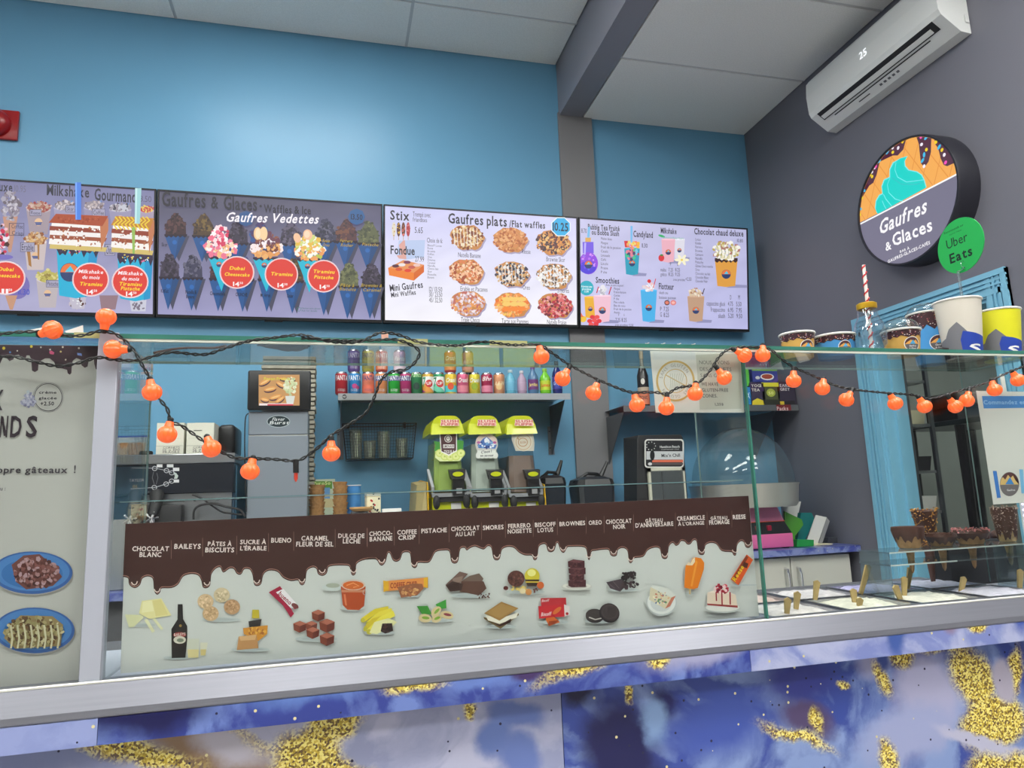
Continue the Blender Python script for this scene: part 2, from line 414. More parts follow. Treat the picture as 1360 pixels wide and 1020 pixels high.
# ------------------------------------------------------------------ back counter (own units + one worktop)
mb_marble = None
def marble(name, base, blobs_, scale=3.0, glitter=.5):
    """printed marble laminate: base colour, soft warped colour patches, gold glitter"""
    m = bpy.data.materials.new(name); m.use_nodes = True; nt = m.node_tree; N = nt.nodes; L = nt.links.new
    b = N['Principled BSDF']; b.inputs['Roughness'].default_value = .3
    g = N.new('ShaderNodeNewGeometry')
    n1 = N.new('ShaderNodeTexNoise'); n1.inputs['Scale'].default_value = 5; n1.inputs['Detail'].default_value = 9; n1.inputs['Roughness'].default_value = .6; L(g.outputs['Position'], n1.inputs['Vector'])
    sub = N.new('ShaderNodeVectorMath'); sub.operation = 'SUBTRACT'; sub.inputs[1].default_value = (.5, .5, .5); L(n1.outputs['Color'], sub.inputs[0])
    scl = N.new('ShaderNodeVectorMath'); scl.operation = 'SCALE'; scl.inputs['Scale'].default_value = .11; L(sub.outputs[0], scl.inputs[0])
    add = N.new('ShaderNodeVectorMath'); add.operation = 'ADD'; L(g.outputs['Position'], add.inputs[0]); L(scl.outputs[0], add.inputs[1])
    # soft cloudy base variation
    n2 = N.new('ShaderNodeTexNoise'); n2.inputs['Scale'].default_value = scale; n2.inputs['Detail'].default_value = 6; n2.inputs['Distortion'].default_value = 2.2; L(add.outputs[0], n2.inputs['Vector'])
    cr = N.new('ShaderNodeValToRGB'); E = cr.color_ramp.elements
    E[0].position = .42; E[0].color = lin(base[0])+(1,); E[1].position = .58; E[1].color = lin(base[1])+(1,)
    L(n2.outputs[0], cr.inputs[0]); cur = cr.outputs[0]
    vo = N.new('ShaderNodeTexVoronoi'); vo.inputs['Scale'].default_value = 330; L(g.outputs['Position'], vo.inputs['Vector'])
    gr = N.new('ShaderNodeValToRGB'); E = gr.color_ramp.elements
    E[0].position = .2; E[0].color = lin((110, 85, 50))+(1,); E[1].position = .75; E[1].color = lin((250, 236, 140))+(1,)
    e = gr.color_ramp.elements.new(.5); e.color = lin((214, 184, 60))+(1,)
    sx = N.new('ShaderNodeSeparateColor'); L(vo.outputs['Color'], sx.inputs[0]); L(sx.outputs[0], gr.inputs[0])
    def mix(fac, colsock=None, col=None):
        nonlocal cur
        mx = N.new('ShaderNodeMix'); mx.data_type = 'RGBA'; L(fac, mx.inputs[0]); L(cur, mx.inputs[6])
        if colsock: L(colsock, mx.inputs[7])
        else: mx.inputs[7].default_value = lin(col)+(1,)
        cur = mx.outputs[2]
    for (px, pz, rx, rz, col, soft, rot) in blobs_:
        s1 = N.new('ShaderNodeVectorMath'); s1.operation = 'SUBTRACT'; s1.inputs[1].default_value = (px, 0, pz); L(add.outputs[0], s1.inputs[0])
        vr = N.new('ShaderNodeVectorRotate'); vr.rotation_type = 'Y_AXIS'; vr.inputs['Angle'].default_value = rot; L(s1.outputs[0], vr.inputs[0])
        s2 = N.new('ShaderNodeVectorMath'); s2.operation = 'MULTIPLY'; s2.inputs[1].default_value = (1/rx, 0, 1/rz); L(vr.outputs[0], s2.inputs[0])
        ln = N.new('ShaderNodeVectorMath'); ln.operation = 'LENGTH'; L(s2.outputs[0], ln.inputs[0])
        mr = N.new('ShaderNodeMapRange'); mr.interpolation_type = 'SMOOTHSTEP'; mr.inputs[1].default_value = 1+soft; mr.inputs[2].default_value = 1-soft
        L(ln.outputs['Value'], mr.inputs[0])
        if col == 'gold': mix(mr.outputs[0], gr.outputs[0])
        else: mix(mr.outputs[0], None, col)
    # scattered glitter and dark specks
    v2 = N.new('ShaderNodeTexVoronoi'); v2.inputs['Scale'].default_value = 55; L(g.outputs['Position'], v2.inputs['Vector'])
    t1 = N.new('ShaderNodeMath'); t1.operation = 'LESS_THAN'; t1.inputs[1].default_value = .13; L(v2.outputs['Distance'], t1.inputs[0])
    s3 = N.new('ShaderNodeSeparateColor'); L(v2.outputs['Color'], s3.inputs[0])
    t2 = N.new('ShaderNodeMath'); t2.operation = 'GREATER_THAN'; t2.inputs[1].default_value = 1-glitter*.3; L(s3.outputs[0], t2.inputs[0])
    t3 = N.new('ShaderNodeMath'); t3.operation = 'MULTIPLY'; L(t1.outputs[0], t3.inputs[0]); L(t2.outputs[0], t3.inputs[1])
    mix(t3.outputs[0], None, (225, 215, 160))
    t4 = N.new('ShaderNodeMath'); t4.operation = 'GREATER_THAN'; t4.inputs[1].default_value = .93; L(s3.outputs[1], t4.inputs[0])
    t5 = N.new('ShaderNodeMath'); t5.operation = 'MULTIPLY'; L(t1.outputs[0], t5.inputs[0]); L(t4.outputs[0], t5.inputs[1])
    mix(t5.outputs[0], None, (35, 35, 70))
    L(cur, b.inputs['Base Color']); return m
ZC = .965
cabwhite = mat('cabinet_white', (205, 202, 192), .4); chrome = mat('chrome', (225, 225, 228), .15, 1)
wt_m = marble('back_worktop_marble', ((60, 70, 150), (130, 140, 190)), [], 6, .6)
wtop = fin('worktop', MB().rbox((-1.75, 3.31, ZC-.035), (2.8, 3.985, ZC), .003, 1), wt_m, loc=(.5, 3.6, ZC-.035), world=True)
tag(wtop, 'blue marble worktop running along the back wall under the machines', 'worktop')
def cabinet(x0, x1, label):
    t = thing('base_cabinet', label, 'cabinet', ((x0+x1)/2, 3.65, .0), 0, 'white base cabinets under the back worktop')
    fin('body', MB().box((x0+.001, 3.37, 0), (x1-.001, 3.98, ZC-.036)), mat('cabinet_carcass', (90, 90, 95), .6), t, world=True)
    n = 2; wd = (x1-x0)/n
    for i in range(n):
        a, b = x0+i*wd+.003, x0+(i+1)*wd-.003
        d = fin('door', MB().rbox((a, 3.35, .1), (b, 3.369, ZC-.045), .003, 1), cabwhite, t, world=True)
        hx = (b-.035) if i == 0 else (a+.035); z1 = ZC-.1
        fin('handle', MB().tube([(hx, 3.35, z1), (hx, 3.325, z1-.004), (hx, 3.318, z1-.03), (hx, 3.316, z1-.065), (hx, 3.318, z1-.1), (hx, 3.325, z1-.126), (hx, 3.35, z1-.13)], .0065, 8), chrome, d, world=True)
xc = at(1052, 770, 3.35).x
cabinet(xc-.38, xc+.38, 'white base cabinet with chrome handles by the doorway, under the pink machine')
fin('support_panel', MB().box((-1.7, 3.37, 0), (xc-.385, 3.98, ZC-.0355)), mat('cabinet_carcass'), wtop, world=True)
for k in range(0): cabinet(xc-.38-.76*(k+1), xc-.38-.76*k, 'white base cabinet hidden behind the display, unit below the back counter machines')
# ================================================================== DISPLAY COUNTER (front)
G = 1.2; ZT = 1.571; ZB = 1.052; YP = 1.403
case = thing('display_counter', 'glass-fronted serving counter with marble print front and bright metal ledge', 'counter', (.3, G, 0))
XL, XJ1, XJ2, XE = -1.25, -.337, .788, 1.60
def pane(x0, x1, name='front_pane'):
    p = fin(name, MB().box((x0, G-.003, ZB), (x1, G+.003, ZT-.001)), GLS, case, world=True); return p
p1 = pane(XL, XJ1-.022); p2 = pane(XJ1+.006, XJ2-.0015); p3 = pane(XJ2+.0015, 1.75)
fin('edge', MB().box((XJ2-.0018, G-.0042, ZB), (XJ2+.0018, G+.0042, ZT)), EDGE, p3, world=True)
# top shelf plate with bright green front edge
tp = fin('top_shelf', MB().box((XL, G-.008, ZT), (1.577, YP, ZT+.007)), GLS, case, world=True)
fin('front_edge', MB().box((XL, G-.0105, ZT-.0002), (1.577, G-.0082, ZT+.0072)), EDGE, tp, world=True)
fin('light_strip', MB().box((XJ1, G-.0095, ZT-.0042), (1.577, G-.0035, ZT-.0006)), mat('pale_edge_seal', (225, 230, 215), .3), tp, world=True)
fin('rear_edge', MB().box((XL, YP, ZT+.001), (1.577, YP+.0015, ZT+.006)), mat('rear_glass_edge', (150, 175, 172), .2), tp, world=True)
fin('side_edge', MB().box((1.577, G-.008, ZT+.001), (1.5785, YP, ZT+.006)), mat('rear_glass_edge'), tp, world=True)
for x in (XJ1+.004, XJ2, 1.545):
    q = fin('partition_pane', MB().box((x-.003, G+.004, ZB), (x+.003, YP, ZT-.001)), GLS, case, world=True)
    fin('edge', MB().box((x-.0016, YP, ZB), (x+.0016, YP+.001, ZT-.001)), mat('rear_glass_edge'), q, world=True)
sh = fin('inner_shelf', MB().box((XJ1+.008, G+.03, 1.3135), (XJ2-.004, YP-.005, 1.3158)), GLS, case, world=True)
fin('edge', MB().box((XJ1+.008, G+.0293, 1.3138), (XJ2-.004, G+.03, 1.3155)), mat('shelf_glass_edge', (120, 150, 155), .2), sh, world=True)
alu = mat('ledge_metal', (130, 131, 140), .36, .5, var=.05, vscale=4, brush=True)
post = mat('mullion_paint', (172, 176, 188), .45)
fin('frame_post', MB().rbox((XJ1-.0235, G-.011, ZB-.005), (XJ1+.0055, G+.012, ZT+.009), .001, 1), post, case, world=True)
fin('end_post', MB().rbox((1.70, G-.008, ZB), (1.75, G+.05, ZT), .002, 1), post, case, world=True)
# ledge profile: from the glass foot forward and down
prof = [(G+.012, ZB+.004), (G-.012, ZB+.004), (G-.016, ZB+.001), (G-.034, ZB-.030), (G-.036, ZB-.038), (G-.034, ZB-.041), (G+.012, ZB-.041)]
segs = [XL, .745, 1.75]
lp = MB().prism([(XL, y, z) for y, z in prof], (1.75-XL, 0, 0))
fin('metal_ledge', lp, alu, case, world=True)
fin('ledge_bead', MB().tube([(XL, G-.014, ZB+.0035), (1.75, G-.014, ZB+.0035)], .0022, 6), mat('bright_bead', (240, 240, 232), .2, .2), case, world=True)
# marble print front: nosing strips and lower panels
def W(px, py, Y): p = at(px, py, Y); return p.x, p.z
def bl(Y, L): 
    out = []
    for (x, y, rx, ry, col, soft, rot) in L:
        a, b = W(x, y, Y); k = Y/F*1.05; out.append((a, b, rx*k, ry*k, col, soft, rot))
    return out
YN = G-.034; YF = G-.002
ZN0, ZN1 = ZB-.0415, ZB-.0415-.036
LB, NB = (172, 177, 208), (16, 22, 80)
xa, xb = W(131, 950, YN)[0], W(994, 850, YN)[0]
for x0, x1, base, bb in ((XL, xa, ((112, 128, 188), (150, 162, 212)), []),
        (xa, xb, ((52, 66, 146), (112, 134, 200)), [(190, 940, 70, 22, (18, 20, 78), .6, 0), (420, 915, 60, 16, (100, 130, 200), .6, 0), (560, 905, 40, 10, 'gold', .5, .2), (640, 893, 60, 14, (105, 130, 200), .5, 0), (775, 878, 60, 14, 'gold', .5, .3), (700, 885, 30, 12, (70, 50, 100), .4, 0), (930, 862, 80, 18, (165, 165, 200), .5, 0), (870, 868, 14, 10, 'gold', .4, 0)]),
        (xb, 1.75, ((130, 142, 200), (178, 184, 218)), [(1190, 838, 16, 30, (70, 95, 165), .5, 0), (1298, 828, 26, 14, 'gold', .3, .2), (1350, 820, 14, 22, (60, 85, 170), .5, 0), (1255, 838, 14, 10, (150, 130, 160), .6, 0)])):
    mm = marble('marble_print', base, bl(YN, bb), 5, .9)
    fin('nosing_strip', MB().box((x0+.0004, YN-.001, ZN1), (x1-.0004, YN+.012, ZN0)), mm, case, world=True)
fin('nosing_return', MB().box((XL, YN+.012, ZN1), (1.75, G+.03, ZN1+.012)), mat('shadow_gap', (60, 62, 80), .7), case, world=True)
xs = W(746, 940, YF)[0]
PB = [(XL, xs, ((150, 156, 190), (186, 188, 214)), [
        (60, 1000, 90, 30, (128, 138, 180), .6, .1), (255, 985, 115, 24, (150, 122, 95), .5, -.5), (190, 1005, 60, 10, 'gold', .5, -.3), (270, 962, 80, 9, 'gold', .6, -.45), (300, 990, 40, 16, (196, 192, 205), .5, -.4),
        (445, 965, 30, 26, 'gold', .25, .2), (420, 1010, 42, 22, 'gold', .3, -.5), (440, 1035, 60, 20, 'gold', .3, -.3), (625, 940, 8, 10, 'gold', .5, 0), (545, 905, 26, 6, 'gold', .6, 0),
        (690, 950, 36, 20, (96, 116, 178), .35, -.5), (662, 985, 26, 22, (100, 122, 184), .4, .6), (690, 1010, 24, 24, (104, 124, 186), .4, 0)]),
      (xs, 1.75, ((58, 78, 158), (134, 156, 206)), [
        (772, 910, 24, 30, (16, 18, 66), .4, .2), (830, 1000, 46, 56, (20, 22, 80), .4, .3), (880, 930, 18, 22, (22, 26, 92), .5, .5), (960, 960, 70, 40, (66, 88, 172), .5, 0), (1060, 905, 60, 30, (54, 62, 140), .5, 0),
        (870, 955, 16, 28, (130, 160, 205), .5, .2), (1075, 960, 44, 22, (84, 70, 110), .4, -.4), (1060, 985, 50, 8, 'gold', .6, -.35), (1085, 965, 10, 16, 'gold', .5, .4), (832, 925, 6, 16, 'gold', .5, .1), (1120, 905, 8, 6, 'gold', .5, 0),
        (1230, 925, 56, 52, (176, 176, 208), .35, 0), (1210, 975, 80, 30, (160, 168, 208), .4, .2), (1160, 870, 30, 24, (160, 160, 196), .5, 0), (1170, 900, 10, 30, 'gold', .5, .3), (1197, 868, 18, 26, 'gold', .35, .3), (1250, 858, 40, 12, 'gold', .4, .1),
        (1290, 900, 34, 50, 'gold', .3, .3), (1320, 960, 60, 34, 'gold', .25, .1), (1345, 890, 14, 34, 'gold', .4, -.3), (1330, 905, 20, 30, (178, 172, 190), .3, .1), (1300, 985, 80, 9, (190, 190, 214), .35, -.35), (1330, 1015, 60, 18, 'gold', .3, -.2), (1180, 1010, 14, 20, 'gold', .4, .3), (1172, 870, 10, 20, (62, 82, 150), .4, .1)])]
for x0, x1, base, bb in PB:
    mm = marble('marble_print', base, bl(YF, bb), 4, .6)
    fin('front_panel', MB().box((x0+.0006, YF, .08), (x1-.0006, YF+.02, ZN1-.001)), mm, case, world=True)
fin('kickboard', MB().box((XL, G+.03, 0), (1.75, G+.05, .08)), mat('dark_plastic', (28, 28, 32), .4), case, world=True)
fin('carcass', MB().box((XL, YF+.021, .08), (1.75, 1.84, ZB-.045)), mat('cabinet_carcass'), case, world=True)
# ------------------------------------------------------------------ serving deck with ice cream tubs
deckM = mat('deck_laminate', (190, 192, 206), .35)
dk = fin('deck', MB().box((XL, G+.014, ZB-.044), (1.75, 1.53, ZB-.012)), deckM, case, world=True)
tubsteel = mat('tub_steel', (190, 190, 195), .3, 1)
fl_cols = [((214, 206, 204), 'vanilla'), ((200, 176, 168), 'speckled pink-brown'), ((216, 212, 196), 'pale yellow'), ((205, 198, 200), 'cream'), ((218, 212, 200), 'butter yellow'), ((180, 174, 212), 'lilac'), ((206, 200, 214), 'pale lilac'), ((196, 196, 216), 'pale blue')]
k = 0
for i in range(4):
    for j in range(2):
        x0 = .815+i*.175; y0 = G+.022+j*.152; c, nm = fl_cols[k]
        t = thing('ice_cream_tub', '%s ice cream tub, %s in the %s row right of the glass joint' % (nm, ['first', 'second', 'third', 'fourth'][i], ['front', 'rear'][j]), 'tub', (x0+.08, y0+.07, ZB-.012), 0, 'ice cream tubs set in the deck')
        m = MB()
        for a, b in (((x0, y0), (x0+.16, y0+.006)), ((x0, y0+.134), (x0+.16, y0+.14)), ((x0, y0+.006), (x0+.006, y0+.134)), ((x0+.154, y0+.006), (x0+.16, y0+.134))): m.box((a[0], a[1], ZB-.0118), (b[0], b[1], ZB+.001))
        fin('rim', m, tubsteel, t, world=True)
        m = MB(); n = 12; rr = random.Random(k); vv = []; ff = []
        for a in range(n+1):
            for b in range(n+1):
                u, v = a/n, b/n; e = min(u, v, 1-u, 1-v); vv.append((x0+.006+u*.148, y0+.006+v*.128, ZB-.0115+min(.012, e*.09)+(rr.random()*.004 if e > 0 else 0)))
        for a in range(n):
            for b in range(n): q = a*(n+1)+b; ff.append((q, q+n+1, q+n+2, q+1))
        m.add(vv, ff, True); fin('ice_cream', m, mat('ice_cream_%d' % k, c, .5, bump=.4, bscale=150, var=.15, vscale=60), t, world=True)
        k += 1
# printed flavour cards on the rear edge of the deck
# spade sticks: (x top, y top, x bottom, y bottom, Y)
st = mat('wooden_stick', (186, 160, 105), .6, var=.15, vscale=40)
for i, (xt, yt, xb_, yb, Y) in enumerate([(1046, 796, 1045, 815, 1.235), (1059, 788, 1057, 808, 1.26), (1085, 773, 1082, 792, 1.34), (1133, 784, 1136, 805, 1.28), (1142, 796, 1141, 806, 1.25), (1153, 752, 1143, 789, 1.38), (1189, 779, 1198, 802, 1.285), (1201, 768, 1201, 796, 1.31), (1209, 755, 1205, 783, 1.40), (1280, 768, 1275, 792, 1.32), (1355, 758, 1354, 790, 1.30)]):
    a, b = at(xt, yt, Y), at(xb_, yb, Y); b.z = min(b.z, ZB+.004); b.y = Y
    d = (b-a).normalized(); s = Vector((1, 0, 0)); s = (s-d*s.dot(d)).normalized(); n_ = d.cross(s)*.002
    w0, w1 = .0075, .0045
    m = MB().hull([tuple(a-s*w0+n_), tuple(a+s*w0+n_), tuple(a-s*w0-n_), tuple(a+s*w0-n_), tuple(a-d*.004+n_), tuple(a-d*.004-n_), tuple(b-s*w1+n_), tuple(b+s*w1+n_), tuple(b-s*w1-n_), tuple(b+s*w1-n_)])
    o = fin('spade_stick', m, st, loc=tuple(b), world=True)
    tag(o, ['short pale wooden spade nearest the glass joint', 'wooden spade stuck in speckled tub, second from glass joint', 'wooden spade standing behind the two nearest the glass joint', 'pale wooden spade upright in the deck middle', 'very short wooden spade stub in the deck middle', 'tall leaning wooden spade in front of the cabinet side', 'wooden spade leaning left below the blue door trim', 'yellowish wooden spade below the blue door trim', 'dark leaning wooden spade under the waffle bowl stand', 'wooden spade below the centre of the waffle bowl stand', 'wooden spade at the right edge of the photo'][i], 'ice cream spade', 'wooden spades in the ice cream deck')
# ================================================================== MENU SCREENS
black = mat('black_plastic', (22, 22, 25), .35); matt_black = mat('matt_black', (30, 30, 33), .6)
YT, YO = 3.83, 3.92
xs_ = [at(208.5, 251, YT).x, at(509, 272.5, YT).x, at(767, 291, YT).x, at(993, 303, YT).x]
wd = (xs_[3]-xs_[0])/3; X0 = xs_[0]
zt = sum(at(x, y, YT).z for x, y in [(210, 251), (508, 272), (767, 290), (992, 302)])/4
zb = sum(at(x, y, YO).z for x, y in [(208, 419), (510, 430), (766, 438), (993, 439)])/4
scrM = mat_attr('screen_print_glow', emit=SCREEN)
V_ = Vector((0, YT-YO, zt-zb)); VL = V_.length; Vn = V_.normalized(); Nn = Vector((1, 0, 0)).cross(Vn); Nn = Nn if Nn.y < 0 else -Nn
def tv(i, label):
    x0 = X0+(i-1)*wd+.003; x1 = X0+i*wd-.003
    t = thing('menu_screen', label, 'screen', ((x0+x1)/2, YO, zb), 0, 'menu screens along the back wall')
    O = Vector((x0, YO, zb))
    def pt(u, v, d): return tuple(O+Vector((u, 0, 0))+Vn*v+Nn*d)
    W_ = x1-x0
    m = MB(); m.hull([pt(u, v, d) for u in (0, W_) for v in (0, VL) for d in (0, -.045)])
    fin('housing', m, black, t, world=True)
    m = MB(); b = .009
    for (u0, u1, v0, v1) in ((0, W_, 0, .016), (0, W_, VL-b, VL), (0, b, .016, VL-b), (W_-b, W_, .016, VL-b)):
        m.hull([pt(u, v, d) for u in (u0, u1) for v in (v0, v1) for d in (.0005, .006)])
    fin('bezel', m, black, t, world=True)
    m = MB().box((x0+W_*.4, YO+.02, zb+.12), (x0+W_*.6, YB-.001, zb+.4)); fin('wall_bracket', m, matt_black, t, world=True)
    m = MB().hull([pt(u, v, d) for u in (W_*.46, W_*.54) for v in (-.008, 0) for d in (0, -.02)]); fin('sensor_bar', m, black, t, world=True)
    c = plane_canvas(O+Nn*.001, (1, 0, 0), Vn); c.mpp = .0043; c.m = .0043
    c.W = W_; c.Hh = VL; c.uv = lambda a, bb: (b+a*(W_-2*b), .016+bb*(VL-.016-b))
    return t, c
def bg(c, corners, col=None):
    n = 12; uv = []; cs = []; f = []; rr = random.Random(3)
    for j in range(n+1):
        for i in range(n+1):
            uv.append(c.uv(i/n, j/n))
            a = [corners[0][k]*(1-i/n)+corners[1][k]*i/n for k in range(3)]; b_ = [corners[2][k]*(1-i/n)+corners[3][k]*i/n for k in range(3)]
            e = rr.uniform(-5, 5); cs.append(tuple(max(0, min(255, a[k]*(1-j/n)+b_[k]*j/n+e)) for k in range(3)))
    for j in range(n):
        for i in range(n): q = j*(n+1)+i; f.append((q, q+1, q+n+2, q+n+1))
    c.raw(uv, f, cs); c.k += 1
DK = (48, 48, 62)
def shadow(c, pts, col): c.poly([(x+9, y+9) for x, y in pts], col)
# ---- screen 1 (milkshakes), crop (0,220) x4
t, c = tv(0, 'leftmost menu screen, with two turquoise milkshake cups topped with layered cake')
bg(c, [(176, 172, 206), (178, 176, 212), (120, 120, 160), (126, 126, 166)]); c.crop(0, 220, 4)
c.text('Deluxe', -70, 130, 66, 48, DK, 1); c.text('10.95', 76, 138, 137, 36, (110, 108, 130))
c.text('Milkshake', 248, 155, 474, 56, DK, 1); c.text('Gourmand', 502, 182, 722, 62, DK, 1); c.text('13.50', 738, 190, 804, 32, (90, 88, 110))
def smallcup(c, x, y, w, h, body, top, straw=None, nb=26, ts=(8,)):
    if straw: c.poly([(x+w*.25, y-h*.35), (x+w*.38, y-h*.35), (x+w*.2, y+h*.2), (x+w*.1, y+h*.2)], straw)
    c.poly([(x-w/2, y), (x+w/2, y), (x+w*.36, y+h), (x-w*.36, y+h)], body)
    c.ell(x, y, w*.5, h*.12, tuple(min(255, v+25) for v in body)); c.ell(x, y-h*.08, w*.46, h*.2, top[0]); c.blobs(x, y-h*.12, w*.5, h*.22, nb*2, top, w*.07)
    c.ell(x, y+h*.5, w*.16, w*.16, (230, 190, 150)); c.poly([(x-w*.16, y+h*.5), (x+w*.16, y+h*.5), (x+w*.1, y+h*.5+w*.13), (x-w*.1, y+h*.5+w*.13)], (90, 100, 150))
CR = [(150, 140, 150), (190, 175, 175), (120, 100, 100), (210, 200, 205)]
smallcup(c, 205, 235, 130, 130, (165, 150, 160), [(170, 110, 90), (210, 180, 170), (160, 60, 60), (190, 160, 140)], (80, 130, 190), 40)
c.poly([(15, 270), (95, 270), (60, 460), (45, 460)], (196, 148, 126)); c.blobs(60, 215, 52, 75, 90, [(170, 165, 180), (110, 100, 110), (200, 195, 205), (140, 130, 145)], 13)
smallcup(c, 345, 225, 120, 110, (160, 155, 185), CR, (90, 140, 200)); smallcup(c, 500, 225, 110, 110, (150, 145, 178), CR, (90, 140, 200)); smallcup(c, 640, 235, 120, 100, (155, 150, 182), [(200, 200, 210), (70, 65, 80), (160, 150, 160)], (90, 140, 200))
smallcup(c, 780, 240, 80, 90, (170, 155, 180), [(200, 60, 60), (230, 200, 100)], None, 20)
smallcup(c, 190, 405, 120, 150, (205, 190, 190), [(190, 140, 90), (150, 90, 50), (220, 180, 120), (210, 190, 170)], (70, 130, 190), 40)
c.poly([(140, 420), (160, 420), (170, 540), (155, 530)], (170, 120, 60)); c.poly([(200, 420), (212, 420), (210, 500), (203, 500)], (170, 120, 60))
smallcup(c, 255, 605, 120, 150, (190, 180, 185), [(190, 180, 90), (150, 130, 60), (220, 210, 140)], None, 30)
c.ell(95, 640, 65, 70, (120, 110, 180)); c.text('11.30', 98, 685, 160, 30, (70, 80, 190), 1); c.poly([(30, 690), (95, 690), (70, 766), (55, 766)], (200, 150, 120))
c.blobs(420, 735, 45, 30, 24, [(90, 60, 60), (200, 190, 200), (150, 130, 140)], 12); c.poly([(370, 700), (460, 700), (450, 762), (385, 762)], (196, 190, 206)); c.blobs(418, 725, 30, 28, 14, [(90, 50, 50), (230, 230, 235)], 9)
c.poly([(530, 690), (630, 690), (615, 765), (540, 765)], (150, 120, 130)); c.poly([(690, 710), (780, 710), (775, 775), (700, 775)], (205, 205, 220)); c.blobs(735, 745, 36, 26, 12, [(120, 110, 130)], 8)
for (x, y, s) in ((58, 310, 'Coffee'), (60, 345, 'Crisp')):
    c.text(s, x+6, y+24, x+66, 22, (60, 56, 70))
c.line([(52, 308), (130, 308), (130, 372), (52, 372), (52, 308)], 3, (70, 66, 90))
for (x0, y0, x1, y1, s) in ((162, 235, 222, 268, 'Reese'), (352, 213, 400, 248, 'Skor'), (492, 232, 560, 270, 'Coffee'), (112, 410, 186, 458, 'Erable'), (248, 610, 318, 646, 'Pistache'), (560, 420, 612, 478, 'Choco')):
    c.poly([(x0, y0), (x1, y0), (x1, y1), (x0, y1)], (168, 164, 190)); c.line([(x0, y0), (x1, y0), (x1, y1), (x0, y1), (x0, y0)], 2.5, (70, 66, 90)); c.text(s, x0+6, y1-8, x1-6, y1-y0-14, (55, 50, 70))
def bigcup(c, x, ytop, wt, wb, yb, lean=0):
    T = (28, 178, 218)
    c.poly([(x-wt/2, ytop), (x+wt/2, ytop), (x+wb/2+lean, yb-15), (x+lean, yb), (x-wb/2+lean, yb-15)], T)
    c.poly([(x+wt*.28, ytop), (x+wt/2, ytop), (x+wb/2+lean, yb-15), (x+wb*.28+lean, yb-6)], (18, 150, 205))
    pts = [(x-wt/2, ytop)]; n = 14
    low = [(x+wt/2-i*wt/n, ytop+(55 if i % 2 else 30)+12*math.sin(i*1.7)) for i in range(n+1)]
    c.poly([(x-wt/2, ytop-4), (x+wt/2, ytop-4)]+low, (42, 28, 62)); c.ell(x, ytop, wt/2, 16, (56, 40, 80))
    c.blobs(x, ytop+22, wt*.44, 22, 34, [(230, 90, 140), (240, 220, 90), (240, 240, 245), (90, 180, 230), (60, 40, 80)], 5)
bigcup(c, 415, 425, 225, 175, 706, -10); bigcup(c, 720, 470, 190, 160, 722, 0)
def disc_logo(c, x, y, r):
    c.ell(x, y, r, r, (40, 60, 110)); c.poly([(x-r*.95, y-2), (x+r*.95, y-2)]+[(x+r*.95*math.cos(a), y-r*.95*math.sin(a)) for a in [PI*i/10 for i in range(11)]], (236, 120, 60)); c.poly([(x-r*.5, y-2), (x+r*.5, y-2), (x+r*.1, y-r*.7)], (60, 200, 230))
disc_logo(c, 372, 568, 50)
# layered cakes
def cake(c, x0, y0, x1, y1, top, drizzle=None):
    W_, h = x1-x0, y1-y0
    c.poly([(x0+W_*.05, y0+h*.25), (x1, y0+h*.3), (x1-W_*.1, y1), (x0, y1-h*.18)], (250, 245, 240))
    for a, b_, col in ((.36, .48, (150, 62, 40)), (.48, .66, (246, 240, 238)), (.6, .70, (160, 80, 50)), (.86, .98, (214, 190, 110))):
        c.poly([(x0+W_*.02, y0+h*a-6), (x1-W_*.02, y0+h*(a+.06)), (x1-W_*.05, y0+h*(b_+.06)), (x0+W_*.01, y0+h*b_-6)], col)
    c.blobs((x0+x1)/2, y0+h*.6, W_*.46, h*.3, 70, [(255, 250, 248), (150, 70, 45), (246, 236, 226), (180, 110, 70)], 6)
    c.poly([(x1-W_*.14, y0+h*.32), (x1, y0+h*.1), (x1, y0+h*.45), (x1-W_*.12, y1)], (196, 120, 80))
    c.poly([(x0+W_*.12, y0), (x1, y0+h*.06), (x1-W_*.1, y0+h*.34), (x0, y0+h*.24)], top)
    c.blobs((x0+x1)/2, y0+h*.15, W_*.38, h*.09, 50, [tuple(max(0, v-18) for v in top), tuple(min(255, v+14) for v in top)], 6)
    if drizzle:
        for i in range(9): xx = x0+W_*(.1+.09*i); c.line([(xx, y0+4), (xx+16, y0+h*.12), (xx-8, y0+h*.22), (xx+10, y0+h*.36)], 7, drizzle)
        c.poly([(x0+W_*.48, y0+h*.3), (x0+W_*.56, y0+h*.3), (x0+W_*.55, y1), (x0+W_*.5, y1)], (150, 190, 90))
cake(c, 262, 258, 578, 452, (172, 72, 34)); cake(c, 592, 270, 822, 470, (196, 130, 40), (238, 208, 50))
c.poly([(402, 92), (434, 92), (434, 290), (404, 290)], (70, 130, 230)); c.poly([(404, 92), (412, 92), (412, 288), (406, 288)], (120, 170, 250))
c.poly([(720, 122), (754, 122), (746, 312), (718, 310)], (160, 214, 220)); c.poly([(722, 122), (732, 122), (728, 310), (720, 310)], (200, 238, 240))
def badge(c, x, y, r, lines, price, ry=None):
    ry = ry or r; c.ell(x, y, r, ry, (226, 60, 50), 32); c.ring(x, y, r*.96, ry*.96, r*.035, (250, 220, 225)); c.ring(x, y, r, ry, r*.03, (240, 235, 235))
    for s, yy, w_, col in lines: c.ctext(s, x, yy, w_, 19, col, 1, .22)
    c.text(price, x-22, y+r*.78, x+14, 24, (255, 245, 245), 1); c.text('50', x+16, y+r*.66, x+34, 12, (255, 245, 245), 1)
YL = (255, 222, 40); WH = (255, 240, 244)
badge(c, 485, 607, 98, [('Milkshake', 572, 130, WH), ('du mois', 602, 92, WH), ('Tiramisu', 638, 120, YL)], '14', 90)
